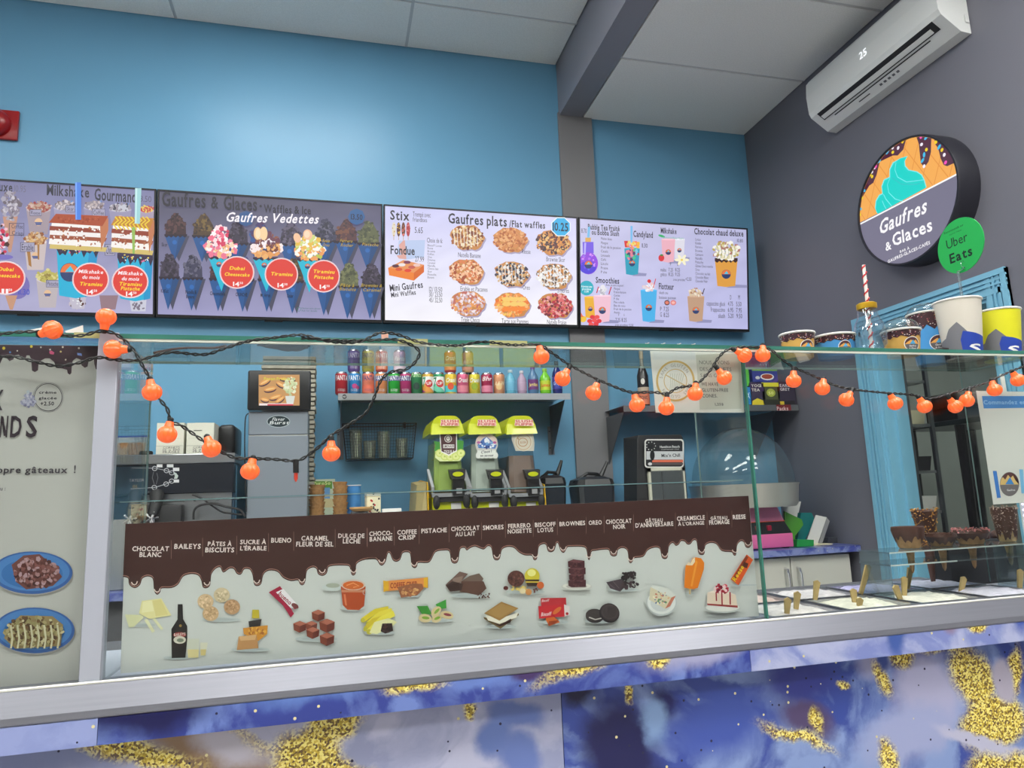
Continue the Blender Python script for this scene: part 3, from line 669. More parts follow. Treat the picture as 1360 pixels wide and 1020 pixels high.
badge(c, 694, 618, 98, [('Milkshake', 580, 130, WH), ('du mois', 610, 92, WH), ('Tiramisu', 638, 120, YL), ('Pistache', 662, 100, YL)], '14', 88)
c.blobs(10, 400, 40, 90, 40, [(210, 40, 80), (240, 190, 200), (70, 30, 30), (240, 230, 240)], 13); c.ell(15, 488, 60, 14, (120, 110, 190))
badge(c, 35, 598, 105, [('Dubai', 560, 80, YL), ('Cheesecake', 592, 150, YL)], '11', 90)
c.build('screen_picture', scrM, t)
# ---- screen 2, crop (200,230) x4.25
t, c = tv(1, 'dim purple-grey menu screen headed by cones, second from the left')
bg(c, [(160, 158, 200), (158, 156, 196), (76, 74, 96), (86, 84, 112)]); c.crop(200, 230, 4.25)
DB = (30, 84, 146); D2 = (32, 30, 42)
tops = [[(60, 36, 44), (90, 60, 60), (44, 28, 36)], [(80, 60, 40), (120, 96, 50), (50, 36, 36)], [(58, 50, 70), (84, 76, 96), (40, 34, 48)], [(72, 60, 110), (50, 90, 150), (96, 60, 90)], [(66, 60, 84), (100, 92, 116), (50, 44, 60)], [(60, 60, 86), (40, 40, 60), (100, 98, 120)], [(88, 56, 60), (120, 76, 60), (60, 40, 50)], [(96, 100, 70), (120, 124, 84), (70, 76, 56)]]
def cone(c, x, y, w_, h, body, cols, th, nb=60, lean=-8):
    c.poly([(x-w_/2+14, y+6), (x+w_/2+14, y+6), (x+26+lean, y+h)], (70, 70, 92))
    c.poly([(x-w_/2, y), (x+w_/2, y), (x+lean, y+h)], body); c.poly([(x+w_*.15, y), (x+w_/2, y), (x+lean, y+h)], tuple(int(v*.86) for v in body))
    c.poly([(x-w_/2, y-4), (x+w_/2, y-4)]+[(x+w_/2-i*w_/10, y+(16 if i % 2 else 6)) for i in range(11)], (36, 24, 44))
    c.poly([(x-w_*.46, y-2), (x-w_*.4, y-th*.5), (x-w_*.1, y-th*1.0), (x+w_*.2, y-th*.9), (x+w_*.44, y-th*.45), (x+w_*.46, y-2)], cols[0]); c.blobs(x, y-th*.40, w_*.44, th*.42, nb, cols, w_*.09); c.blobs(x, y-th*.8, w_*.2, th*.2, 20, cols, w_*.08)
    c.ell(x-w_*.05, y+h*.28, 13, 13, tuple(min(255, int(v*1.25)) for v in body), 12)
for i, (x, y) in enumerate([(142, 348), (298, 352), (490, 395), (620, 400), (790, 400), (990, 382), (1105, 385), (1230, 395)]):
    cone(c, x, y, 128, 150, DB, tops[i], 120, 60)
c.text('Gaufres', 66, 186, 312, 82, D2, 1, y1=197); c.text('&', 342, 198, 384, 66, D2, 1); c.text('Glaces', 414, 206, 602, 76, D2, 1, y1=214)
c.ell(622, 188, 7, 7, D2); c.text('Waffles & Ice', 640, 222, 905, 44, D2, 1, y1=234)
for i, (x, y) in enumerate([(108, 588), (240, 592), (390, 596), (528, 600), (664, 600), (808, 610), (985, 620), (1118, 640), (1245, 640)]):
    cone(c, x, y, 118, 185, DB, tops[(i*3+2) % 8], 130, 60)
c.ell(540, 260, 46, 44, (40, 84, 140), 8); 
for s, x0, x1, y in (('Skor', 66, 98, 416), ('KitKat', 62, 104, 676), ('Nutella &', 200, 262, 682), ('Banane', 204, 250, 708), ('Choconutella', 338, 424, 690), ('CRUNCHIE', 482, 548, 696), ('Mr. Arron', 622, 676, 700), ('Kinder', 772, 806, 704)):
    c.text(s, x0, y, x1, 20, (16, 18, 40), 1)
for s, x0, x1, y in (('Reese', 970, 1010, 392), ('Oreo', 970, 1008, 416), ('Ferrero', 1068, 1138, 392), ('Rocher', 1072, 1140, 416), ('Pistache', 1192, 1284, 412), ('Pâte à', 1070, 1148, 642), ('Biscuits', 1064, 1156, 664), ('Brownies &', 1186, 1304, 642), ('Caramel', 1196, 1296, 668)):
    c.text(s, x0, y, x1, 17, (176, 150, 50), 1, .3)
c.ell(1162, 250, 48, 46, (36, 92, 150), 8); c.text('13.50', 1130, 264, 1196, 30, (14, 22, 50), 1)
c.text('Gaufres Vedettes', 424, 276, 944, 52, (250, 244, 250), 1, .3, y1=288)
c.ring(838, 770, 12, 12, 2, (60, 130, 110)); c.text('Option sans gluten', 852, 768, 960, 9, (50, 110, 100)); c.text('Ask for details', 852, 782, 940, 9, (50, 110, 100))
TQ = (22, 186, 214)
def hero(c, x, y, w_, h, cols, lean, extra=None):
    c.poly([(x-w_/2, y), (x+w_/2, y), (x+lean, y+h)], TQ); c.poly([(x-w_/2, y-8), (x+w_/2, y-8)]+[(x+w_/2-i*w_/8, y+(12 if i % 2 else 2)) for i in range(9)], (44, 30, 60)); disc_logo(c, x-w_*.05, y+h*.2, 15)
hero(c, 395, 480, 130, 190, None, 8)
c.blobs(396, 425, 92, 50, 90, [(246, 190, 130), (250, 220, 190), (240, 120, 150), (255, 245, 245)], 16); c.blobs(392, 360, 52, 55, 80, [(244, 110, 140), (255, 225, 230), (220, 60, 100), (255, 250, 250)], 14)
hero(c, 650, 486, 140, 186, None, 6)
c.blobs(655, 430, 84, 48, 80, [(240, 180, 110), (120, 56, 40), (250, 235, 235), (232, 160, 90)], 16); c.blobs(660, 385, 66, 40, 60, [(110, 60, 80), (250, 240, 245), (140, 80, 60)], 14)
c.ell(606, 345, 22, 36, (246, 206, 150)); c.ell(640, 345, 22, 38, (250, 214, 164)); c.ell(608, 345, 14, 28, (255, 228, 190))
hero(c, 893, 492, 130, 186, None, 4)
c.blobs(895, 445, 82, 46, 80, [(246, 196, 120), (190, 200, 80), (255, 250, 240), (240, 160, 90)], 16); c.blobs(893, 400, 66, 40, 60, [(216, 220, 130), (250, 250, 240), (236, 190, 70)], 14)
c.ell(828, 370, 20, 28, (248, 200, 160), rot=-.3); c.ell(888, 352, 26, 30, (248, 196, 156), rot=-.3); c.ell(884, 350, 16, 20, (255, 222, 190))
badge(c, 490, 564, 98, [('Dubai', 548, 84, YL), ('Cheesecake', 582, 140, YL)], '14', 92)
badge(c, 740, 574, 94, [('Tiramisu', 580, 122, YL)], '14', 92)
badge(c, 977, 585, 92, [('Tiramisu', 566, 120, YL), ('Pistache', 598, 108, YL)], '14', 92)
c.build('screen_picture', scrM, t)
# ---- screen 3, crop (500,260) x5.037
t, c = tv(2, 'white menu screen with nine flat waffles and a blue price octagon, third from the left')
bg(c, [(250, 248, 255), (250, 248, 255), (206, 206, 246), (216, 214, 250)]); c.crop(500, 260, 5.037); D3 = (44, 40, 52)
c.text('Stix', 92, 158, 220, 62, D3, 1); c.text('Trempé avec', 243, 138, 362, 34, (70, 66, 80)); c.text('friandises', 243, 172, 338, 30, (70, 66, 80))
for x, cols in ((116, [(230, 220, 200), (200, 160, 90)]), (148, [(90, 40, 40), (230, 180, 50)]), (180, [(110, 60, 40), (230, 120, 110)]), (212, [(180, 50, 60), (220, 130, 130)])):
    c.poly([(x-2, 240), (x+2, 240), (x+2, 296), (x-2, 296)], (200, 170, 130)); c.ell(x, 225, 13, 48, cols[0]); c.blobs(x, 225, 10, 42, 16, cols, 6)
c.text('5.65', 256, 248, 310, 40, D3)
c.poly([(150, 300), (325, 296), (318, 410), (190, 428), (135, 400)], (190, 206, 240)); c.poly([(180, 298), (190, 298), (200, 425), (150, 420), (135, 400), (165, 395), (150, 330)], (226, 170, 160))
c.poly([(78, 482), (180, 430), (318, 462), (250, 515)], (232, 150, 90)); c.poly([(78, 482), (250, 515), (250, 568), (84, 532)], (240, 130, 40)); c.poly([(250, 515), (318, 462), (318, 510), (250, 568)], (220, 104, 30))
for x, y, col in ((128, 470, (90, 40, 60)), (170, 462, (240, 230, 230)), (150, 492, (220, 80, 40)), (205, 445, (130, 60, 90)), (236, 478, (200, 90, 80)), (210, 500, (230, 60, 40)), (270, 464, (240, 200, 190))): c.ell(x, y, 24, 11, col, 12)
c.text('Fondue', 94, 388, 256, 56, D3, 1); c.text('27.99', 258, 440, 318, 36, D3); c.text('Choix de 6:', 338, 312, 442, 32, D3)
for i, s in enumerate(['Biscoff Lotus', 'Reese', 'Brownie', 'KitKat', 'Oreo', "S'mores", 'Caramel', 'Nutella', 'Choco lait', 'Skor', 'Pistache', 'Banane']):
    c.text(s, 342, 338+i*19.5, 342+(len(s)*7.2), 15, (90, 86, 100))
c.text('Mini Gaufres', 92, 640, 312, 44, D3, 1, y1=614); c.text('Mini Waffles', 100, 680, 264, 32, D3, 1, y1=660)
for s, y in (('12/ 13.50', 640), ('30/ 23.50', 675), ('45/ 32.50', 712)): c.text(s, 352, y, 440, 32, D3)
c.text('Gaufres plats', 480, 182, 872, 66, D3, 1, y1=206); c.text('/Flat waffles', 888, 208, 1128, 44, D3, 1, y1=220)
wc = [[(226, 190, 130), (130, 66, 40), (244, 226, 190), (170, 100, 50)], [(216, 140, 80), (234, 176, 120), (180, 96, 50)], [(110, 60, 56), (226, 150, 80), (70, 50, 60), (236, 190, 120)],
      [(226, 130, 80), (246, 190, 150), (170, 80, 50), (250, 214, 180)], [(50, 46, 60), (236, 230, 226), (214, 170, 110), (70, 64, 80)], [(236, 234, 236), (110, 90, 80), (200, 160, 110), (250, 250, 250)],
      [(246, 230, 236), (196, 110, 100), (236, 160, 90), (214, 190, 200)], [(246, 150, 70), (250, 200, 90), (250, 190, 120), (240, 120, 40)], [(190, 50, 66), (226, 110, 110), (120, 40, 56), (240, 170, 170)]]
nm = [('Nutella Banane', 546, 696, 410), ('Reese', 972, 1028, 388), ('Brownie Skor', 1134, 1258, 440), ('Erable et Pacanes', 560, 740, 638), ('Oreo', 976, 1022, 630), ("S'mores", 1206, 1282, 650), ('Triple Choco', 562, 686, 846), ('Tarte aux Pommes', 832, 1010, 855), ('Nutella Fraise', 1134, 1262, 862)]
for i, (x, y) in enumerate([(606, 283), (896, 303), (1182, 318), (600, 515), (903, 530), (1182, 545), (608, 727), (905, 738), (1192, 742)]):
    rq = random.Random(i); hx0 = [(x-122, y-34), (x-60, y-84), (x+60, y-84), (x+124, y+4), (x+70, y+78), (x-50, y+78)]; hx = []
    for q in range(6):
        A, B2 = hx0[q], hx0[(q+1) % 6]
        for e_ in (.12, .37, .62, .87): hx.append((A[0]+(B2[0]-A[0])*e_+rq.uniform(-5, 5), A[1]+(B2[1]-A[1])*e_+rq.uniform(-5, 5)))
    c.poly([(a+8, b_+10) for a, b_ in hx], (170, 160, 190)); c.poly(hx, (206, 140, 76))
    c.blobs(x-2, y-4, 112, 76, 240, wc[i], 11)
    if i in (0, 4, 5): 
        for k in range(8): c.line([(x-90+k*22, y-66), (x-84+k*22, y+55)], 4, wc[i][1] if i == 4 else (250, 240, 230))
    if i == 7:
        for k in range(9): c.ell(x-50+(k % 3)*50+10, y-42+(k//3)*32, 30, 16, (250, 206, 110) if k < 6 else (250, 140, 50), 12)
    s, a, b_, yy = nm[i]; c.text(s, a, yy, b_, 32, (60, 56, 66))
c.ell(1226, 214, 70, 68, (240, 250, 255), 8, rot=.39); c.ell(1226, 214, 64, 62, (40, 176, 232), 8, rot=.39); c.text('10.25', 1172, 238, 1274, 54, (16, 30, 60), 1)
c.build('screen_picture', scrM, t)
# ---- screen 4, crop (760,280) x5.667
t, c = tv(3, 'white menu screen with smoothies and hot chocolate cups, rightmost of the row')
bg(c, [(204, 202, 240), (188, 188, 232), (204, 202, 236), (190, 190, 226)]); c.crop(760, 280, 5.667)
c.text('Bubble Tea Fruité', 118, 138, 356, 40, D3, 1); c.text('ou Bobba Slush', 146, 178, 352, 38, D3, 1); c.text('8.70', 68, 165, 108, 34, D3)
c.poly([(118, 120), (136, 120), (130, 205), (112, 205)], (120, 190, 236)); c.rect(98, 202, 140, 234, (226, 176, 90))
c.poly([(78, 234), (160, 234), (162, 320), (80, 320)], (120, 90, 230)); c.ell(122, 395, 72, 84, (150, 70, 226)); c.ell(118, 425, 62, 50, (80, 60, 220)); c.poly([(90, 240), (105, 240), (100, 330), (88, 330)], (190, 180, 250)); c.blobs(125, 380, 60, 60, 30, [(190, 110, 240), (110, 80, 236), (220, 150, 250), (90, 110, 240)], 10)
disc_logo(c, 122, 405, 30)
for i, s in enumerate(['Melon deau', 'Mangue', 'Fruit de la passion', 'Cassis', 'Limonade', 'Café', 'Litchi', 'Fraise', 'Pêche']): c.text(s, 216, 218+i*31.5, 216+len(s)*7.4+8, 20, (66, 62, 76))
def scup(c, x, y, w_, h, body, wb=.8, top=None):
    c.poly([(x+w_*.3, y+h-20), (x+w_*.95, y+h-14), (x+w_*.9, y+h+6), (x, y+h+6)], (150, 150, 190))
    c.poly([(x-w_/2, y), (x+w_/2, y), (x+w_/2*wb, y+h-8), (x, y+h), (x-w_/2*wb, y+h-8)], body); c.ell(x, y, w_/2, 7, tuple(min(255, v+20) for v in body))
    disc_logo(c, x, y+h*.55, w_*.2)
scup(c, 450, 285, 116, 200, (36, 160, 190), .78); c.blobs(450, 330, 46, 45, 30, [(60, 200, 140), (200, 60, 80), (50, 70, 110), (230, 130, 150), (120, 200, 230)], 16)
c.poly([(390, 226), (425, 226), (430, 275), (396, 275)], (220, 50, 50)); c.blobs(462, 255, 46, 28, 26, [(250, 190, 60), (250, 150, 100), (240, 220, 120), (255, 120, 80)], 14); c.poly([(438, 114), (454, 114), (452, 240), (438, 240)], (120, 190, 240))
c.text('Candyland', 460, 195, 606, 46, D3, 1); c.text('11.30', 524, 276, 566, 32, D3)
c.text('Milkshake', 666, 168, 784, 42, D3, 1); c.ell(672, 190, 26, 9, (60, 180, 110), rot=.3)
scup(c, 806, 215, 82, 150, (226, 224, 236), .8); scup(c, 722, 215, 104, 175, (240, 180, 196), .8); c.text('Smoothie+lait', 682, 208, 838, 18, (120, 190, 160))
c.ell(670, 355, 22, 26, (220, 50, 60)); c.ell(672, 334, 12, 7, (70, 140, 60))
for a in range(6): c.ell(824+30*math.cos(a*1.05), 370+20*math.sin(a*1.05), 26, 11, (250, 244, 210), 10, rot=a*1.05)
c.ell(824, 370, 9, 8, (240, 210, 80))
for s, x0, x1, y in (('P', 736, 744, 415), ('G', 788, 796, 415), ('malte', 664, 706, 456), ('7.25', 724, 758, 456), ('8.25', 774, 810, 456), ('gelato', 664, 710, 490), ('8.25', 724, 760, 490), ('9.25', 774, 810, 490), ('avec protéine', 760, 848, 526), ('+2.50', 852, 896, 526)): c.text(s, x0, y, x1, 27 if len(s) < 8 else 20, D3)
c.text('Chocolat chaud deluxe', 918, 176, 1288, 46, D3, 1, y1=194); c.text('10.80', 1240, 236, 1284, 26, D3)
for i, s in enumerate(['Lotus', 'Kinder', 'Ferrero', 'Brownie', 'Guimauve', 'Nutella', 'Pistache', 'Gâteau Choco menthe', 'Oreo', 'Chocolat au lait', 'Chocolat Blanc', 'Chocolat Noir']): c.text(s, 926, 224+i*28.5, 926+len(s)*6.6+6, 20, (66, 62, 76))
scup(c, 1158, 360, 172, 214, (226, 160, 66), .78); c.poly([(1072, 356), (1244, 356)]+[(1244-i*17.2, 378+(14 if i % 2 else 0)) for i in range(11)], (60, 34, 30))
c.blobs(1158, 300, 100, 68, 110, [(250, 246, 236), (236, 226, 190), (190, 170, 90), (246, 240, 230), (180, 120, 110)], 17); 
for k in range(6): c.line([(1085+k*26, 260), (1100+k*26, 310), (1090+k*26, 360)], 4, (120, 140, 70))
for s, x0, x1, y in (('D', 1186, 1196, 668), ('M', 1248, 1260, 668), ('cappuccino glacé', 1010, 1148, 712), ('4.75', 1170, 1208, 716), ('5.50', 1232, 1272, 718), ('frappuccino', 1040, 1148, 758), ('6.95', 1170, 1210, 762), ('7.95', 1232, 1274, 764), ('slush', 1098, 1148, 806), ('5.20', 1172, 1212, 806), ('9.50', 1234, 1278, 808)): c.text(s, x0, y, x1, 34, D3)
c.text('Smoothies', 176, 542, 352, 44, D3, 1); c.text('Avec ou sans yogourt', 250, 566, 386, 18, D3)
for i, s in enumerate(['Mangue', 'Fraise-banane', 'Cerise', 'Pêche', 'Pina colada', 'Bleu de coco', 'Fruit de la passion', 'Ananas']): c.text(s, 312, 594+i*25.5, 312+len(s)*6.6+6, 18, (66, 62, 76))
for s, x0, x1, y, h in (('P', 346, 352, 792, 16), ('G', 386, 392, 792, 16), ('7.25', 324, 360, 836, 30), ('8.25', 370, 408, 836, 30), ('avec protéine +2.50', 322, 458, 866, 18)): c.text(s, x0, y, x1, h, D3)
scup(c, 135, 650, 90, 160, (240, 180, 50), .8); scup(c, 225, 640, 134, 200, (244, 196, 214), .78); c.blobs(228, 605, 36, 30, 30, [(226, 224, 232), (250, 250, 252), (190, 188, 200)], 12); c.ell(228, 575, 18, 18, (236, 234, 240))
c.line([(196, 572), (182, 620)], 9, (200, 40, 70)); c.line([(292, 572), (274, 630)], 9, (200, 40, 70)); c.ell(106, 582, 54, 56, (40, 176, 196)); c.text('Ajoutez une', 66, 576, 148, 16, (240, 255, 255), 1); c.text('protéine', 74, 596, 140, 16, (240, 255, 255), 1); c.text('2.50', 90, 614, 122, 14, (240, 255, 255), 1)
for k, (x, y) in enumerate([(150, 800), (185, 800), (130, 830), (165, 826), (200, 830), (140, 855), (178, 852)]): c.ell(x, y, 20, 16, [(230, 50, 60), (240, 80, 80)][k % 2], 12)
c.ell(80, 815, 26, 24, (246, 200, 60)); c.poly([(60, 760), (84, 800), (56, 800)], (240, 110, 70))
scup(c, 574, 598, 124, 240, (74, 180, 236), .74); c.blobs(574, 575, 40, 34, 30, [(250, 246, 250), (240, 200, 200), (226, 220, 230)], 13); c.ell(577, 530, 14, 14, (220, 40, 50)); c.line([(626, 512), (608, 580)], 7, (220, 40, 60))
c.text('Flotteur', 650, 590, 762, 46, D3, 1); c.text('slush ou', 652, 626, 718, 22, D3); c.text('boisson gazeuse', 652, 662, 778, 22, D3)
c.ell(711, 692, 20, 20, (60, 30, 50)); c.ell(711, 692, 15, 13, (230, 130, 110)); c.ell(758, 692, 22, 20, (230, 130, 130)); c.ell(758, 692, 13, 10, (250, 190, 180))
for s, x0, x1, y in (('P', 660, 670, 756), ('7.25', 686, 724, 756), ('G', 660, 672, 798), ('8.25', 686, 726, 800)): c.text(s, x0, y, x1, 34, D3)
scup(c, 928, 645, 128, 192, (196, 158, 130), .78); c.blobs(930, 615, 50, 30, 40, [(240, 226, 206), (220, 196, 166), (180, 130, 90)], 12); c.line([(992, 585), (978, 628)], 8, (50, 30, 40))
c.build('screen_picture', scrM, t)
# ================================================================== ROUND WALL SIGN
prM = mat_attr('lit_sign_print', emit=.88)
R_ = .312; sc0 = atX(1200, 267.5, XR-.12); sy, sz = sc0.y, sc0.z
t = thing('round_sign', 'round lit wall sign with turquoise swirl on dripping waffle above grey lettering', 'sign', (XR, sy, sz))
m = MB(); m.lathe([(0, 0), (R_, 0), (R_, -.108), (R_-.004, -.12), (R_-.012, -.12), (R_-.012, -.112), (0, -.112)], (0, 0, 0), 56, 'X', cap=False); fin('housing', m, mat('sign_housing_dark', (34, 34, 42), .4), t)
c = plane_canvas((XR-.1125, sy, sz), (0, -1, 0), (0, 0, 1)); c.m = .0035; c.ox = 0; r = R_-.013
# local polar drawing in (u,v) metres
c.polyuv([(r*math.cos(2*PI*i/64), r*math.sin(2*PI*i/64)) for i in range(64)], (120, 116, 138))
c.crop(1120, 150, 4.636)
a_, b_ = c.P(62, 706), c.P(672, 392)
sl = (b_[1]-a_[1])/(b_[0]-a_[0]); f0 = lambda u: a_[1]+(u-a_[0])*sl
top = []
for i in range(129):
    an = 2*PI*i/128; u, v = r*math.cos(an), r*math.sin(an)
    if v > f0(u): top.append((an, u, v))
# rotate list so it is contiguous
j = max(range(len(top)), key=lambda i: (top[i][0]-top[i-1][0]) if i else 0)
top = top[j:]+top[:j] if (top[j][0]-top[j-1][0]) > .2 else top
c.polyuv([(u, v) for _, u, v in top], (250, 176, 82))
def inside(u, v): return u*u+v*v < (r*.995)**2 and v > f0(u)
for k in range(-7, 8):
    for sgn in (1, -1):
        pts = []; 
        for q in range(40):
            s_ = -r+q*2*r/39; u = k*.085+s_*.5*sgn; v = s_
            if inside(u, v): pts.append((u, v))
        if len(pts) > 1:
            a, b2 = pts[0], pts[-1]; dx, dy = b2[0]-a[0], b2[1]-a[1]; l = math.hypot(dx, dy); w2 = .0022
            c.polyuv([(a[0]-dy/l*w2, a[1]+dx/l*w2), (b2[0]-dy/l*w2, b2[1]+dx/l*w2), (b2[0]+dy/l*w2, b2[1]-dx/l*w2), (a[0]+dy/l*w2, a[1]-dx/l*w2)], (236, 150, 60))
def clampuv(p):
    u, v = p; q = math.hypot(u, v); return p if q < r*.997 else (u/q*r*.997, v/q*r*.997)
CH = (84, 40, 62)
def cpoly(pts, col): c.polyuv([clampuv(c.P(*p)) for p in pts], col)
def ang(p): q = c.P(*p); return math.atan2(q[1], q[0])
def apoly(p0, p1, inner, col):
    a0, a1 = ang(p0), ang(p1)
    if a0 < -1.5: a0 += 2*PI
    if a1 < -1.5: a1 += 2*PI
    arc = [(r*.997*math.cos(a0+(a1-a0)*i/24), r*.997*math.sin(a0+(a1-a0)*i/24)) for i in range(25)]
    c.polyuv(arc+[clampuv(c.P(*q)) for q in inner], col)
apoly((72, 690), (400, 135), [(385, 170), (370, 225), (335, 262), (305, 262), (275, 232), (245, 250), (225, 300), (205, 380), (185, 430), (160, 448), (140, 430), (122, 405), (108, 440), (95, 520), (78, 620)], CH)
apoly((455, 128), (545, 150), [(540, 240), (525, 300), (500, 335), (478, 310), (470, 240), (465, 190)], CH)
apoly((565, 158), (672, 318), [(640, 328), (618, 320), (600, 280), (585, 220), (565, 190)], CH)
c.k += 4
for x, y, col in ((365, 165, 'y'), (300, 200, 'w'), (338, 216, 'w'), (262, 214, 'b'), (305, 242, 'y'), (204, 270, 'b'), (180, 322, 'w'), (200, 330, 'p'), (168, 356, 'w'), (140, 360, 'y'), (178, 392, 'y'), (92, 468, 'b'), (88, 522, 'y'), (70, 596, 'b'), (64, 638, 'y'), (480, 142, 'p'), (510, 152, 'b'), (482, 194, 'w'), (512, 226, 'y'), (498, 258, 'b'), (488, 293, 'b'), (498, 328, 'w'), (590, 210, 'b'), (570, 180, 'y'), (608, 228, 'y'), (622, 258, 'w'), (630, 305, 'p')):
    cc = {'y': (246, 214, 20), 'w': (250, 244, 255), 'b': (60, 190, 236), 'p': (250, 80, 190)}[col]; u, v = clampuv(c.P(x, y)); a = (x*7 % 31)/10
    ex, ey = (.013, .0075) if col in 'b' else (.009, .008)
    c.polyuv([clampuv((u+ex*math.cos(q)*math.cos(a)-ey*math.sin(q)*math.sin(a), v+ex*math.cos(q)*math.sin(a)+ey*math.sin(q)*math.cos(a))) for q in [2*PI*i/10 for i in range(10)]], cc)
TE = (0, 216, 206); LT = (120, 240, 240)
swirl = [(212, 622), (200, 590), (205, 545), (225, 510), (245, 500), (240, 455), (255, 415), (290, 398), (290, 350), (310, 310), (350, 282), (392, 270), (375, 300), (378, 330), (400, 355), (450, 365), (480, 385), (495, 415), (508, 462)]
c.poly([(x-5 if x < 350 else x+5, y-5) for x, y in swirl], LT); c.poly(swirl, TE)
c.line([(325, 305), (318, 350), (335, 395), (390, 425), (495, 412)], 5, LT); c.line([(288, 402), (272, 440), (280, 490), (320, 530), (370, 545)], 5, LT); c.line([(300, 400), (360, 440), (450, 440), (498, 425)], 5, (60, 200, 200)); c.line([(248, 500), (262, 530), (300, 575)], 5, LT); c.line([(240, 540), (252, 570), (265, 592)], 5, LT)
pA, pB = clampuv((a_[0]*1.2, f0(a_[0]*1.2))), clampuv((b_[0]*1.2, f0(b_[0]*1.2)))
pA = next(((u, f0(u)) for u in [-r+k*.001 for k in range(600)] if math.hypot(u, f0(u)) < r*.997)); pB = next(((u, f0(u)) for u in [r-k*.001 for k in range(600)] if math.hypot(u, f0(u)) < r*.997))
c.polyuv([(pA[0], pA[1]-.004), (pB[0], pB[1]-.004), (pB[0], pB[1]+.004), (pA[0], pA[1]+.004)], (255, 255, 255))
WW = (255, 252, 255)
c.text('Gaufres', 222, 750, 512, 86, WW, 1, .25, y1=612); c.text('&', 262, 850, 298, 52, WW, 1, y1=836); c.text('Glaces', 306, 822, 550, 78, WW, 1, y1=722)
c.text('BAR À', 350, 862, 408, 15, WW, 1, y1=838); c.text('GAUFRES-GLACES-CAFÉS', 276, 925, 536, 19, WW, 1, y1=806)
c.build('sign_face', prM, t)
# ================================================================== AIR CONDITIONER
acw = mat('ac_white_plastic', (214, 216, 214), .35)
y0, y1 = 2.24, 3.13
t = thing('air_conditioner', 'white wall-mounted air conditioner high on the grey wall under the ceiling', 'air conditioner', (XR, (y0+y1)/2, 3.3))
zz0 = 3.30
pr = [(XR-.002, zz0+.295), (XR-.15, zz0+.305), (XR-.17, zz0+.28), (XR-.178, zz0+.2), (XR-.172, zz0+.10), (XR-.16, zz0+.075), (XR-.06, zz0+.004), (XR-.002, zz0)]
m = MB().prism([(x, y0, z) for x, z in pr], (0, y1-y0, 0)); b_o = fin('body', m, acw, t, world=True)
a = Vector((XR-.16, 0, zz0+.075)); b_ = Vector((XR-.06, 0, zz0+.004)); d = (b_-a); nrm = Vector((d.z, 0, -d.x)).normalized(); nrm = nrm if nrm.z < 0 else -nrm
def strip(name, s0, s1, ya, yb, off, th, m_):
    p, q = a+d*s0+nrm*off, a+d*s1+nrm*off
    fin(name, MB().prism([(p.x, ya, p.z), (q.x, ya, q.z), (q.x+nrm.x*th, ya, q.z+nrm.z*th), (p.x+nrm.x*th, ya, p.z+nrm.z*th)], (0, yb-ya, 0)), m_, t, world=True)
strip('air_outlet', .0, .46, y0+.05, y1-.05, .0002, .0012, matt_black)
strip('louver', .20, .40, y0+.08, y1-.06, .0015, .005, acw)
strip('outlet_lip', .54, .59, y0+.12, y1-.12, .0002, .001, matt_black)
fin('end_cap', MB().rbox((XR-.03, y0-.006, zz0+.05), (XR-.008, y0, zz0+.09), .002, 1), acw, t, world=True)
c = plane_canvas((XR-.1785, y0, zz0+.15), (0, 1, 0), (0, 0, 1)); c.P0 = lambda x, y: (x, y)
c = Canvas(lambda u, v, dd: Vector((XR-.1795-dd, y1-.42-u, zz0+.16+v)), None); c.text('25', 0, .0, .05, .038, (245, 250, 255), 0)
c.build('temperature_display', mat_attr('white_led_digits', emit=1.3), t)
c = Canvas(lambda u, v, dd: Vector((a+d*(.80-v))+nrm*(.001+dd))+Vector((0, y0+.33+u, 0)), None)
for k in range(5): c.rect(k*.028, 0, k*.028+.016, .10, (90, 90, 95))
c.rect(.2, .0, .28, .05, (60, 60, 64)); c.build('sticker', mat_attr('print'), t)
# ================================================================== RED ALARM on back wall
red = mat('alarm_red', (150, 22, 26), .3)
p = at(2, 167, YB); t = thing('fire_alarm', 'red fire alarm horn on the blue wall at the left edge', 'fire alarm', (p.x, YB, p.z))
fin('back_plate', MB().rbox((-.09, -.02, -.085), (.085, -.001, .085), .006), red, t)
fin('horn', MB().lathe([(.075, .0), (.074, .02), (.06, .045), (.03, .058), (0, .06)], (-.02, -.02, 0), 28, 'Y', cap=False), red, t)
fin('strobe_lens', MB().sphere((-.03, -.075, .02), .014, 12, 8), mat('clear_lens', (230, 220, 215), .1), t)
# ================================================================== BACK COUNTER MACHINES
prt = mat_attr('print'); steel = mat('brushed_steel', (188, 190, 194), .3, 1, var=.06, vscale=6, brush=True)
dsteel = mat('dull_steel', (120, 124, 130), .35, .9)
def sc_(Y): return Y/F*1.04      # metres per photo pixel, roughly
# ---- soft serve machine (left)
Y0 = 3.36; xl, xr_ = at(128, 620, Y0).x, at(311, 620, Y0).x; z_t = at(230, 603, Y0).z; z_s = at(230, 616, Y0).z; z_p = at(230, 656, Y0).z
t = thing('soft_serve_machine', 'steel and black soft serve ice cream machine with dial diagram panel, on the left', 'ice cream machine', ((xl+xr_)/2, 3.6, ZC))
fin('body', MB().rbox((xl, Y0+.03, ZC+.001), (xr_, 3.95, z_p), .004, 1), mat('machine_side_blue_steel', (70, 92, 112), .35, .6), t, world=True)
fin('hood', MB().rbox((xl, Y0, z_p), (xr_, 3.95, z_s), .004, 1), mat('machine_black_panel', (26, 30, 40), .3), t, world=True)
fin('top_tray', MB().rbox((xl-.005, Y0-.004, z_s), (xr_+.003, 3.95, z_t), .004, 1), steel, t, world=True)
fin('splash_panel', MB().box((xl+.15, Y0+.02, ZC+.03), (xr_-.01, Y0+.029, z_p)), steel, t, world=True)
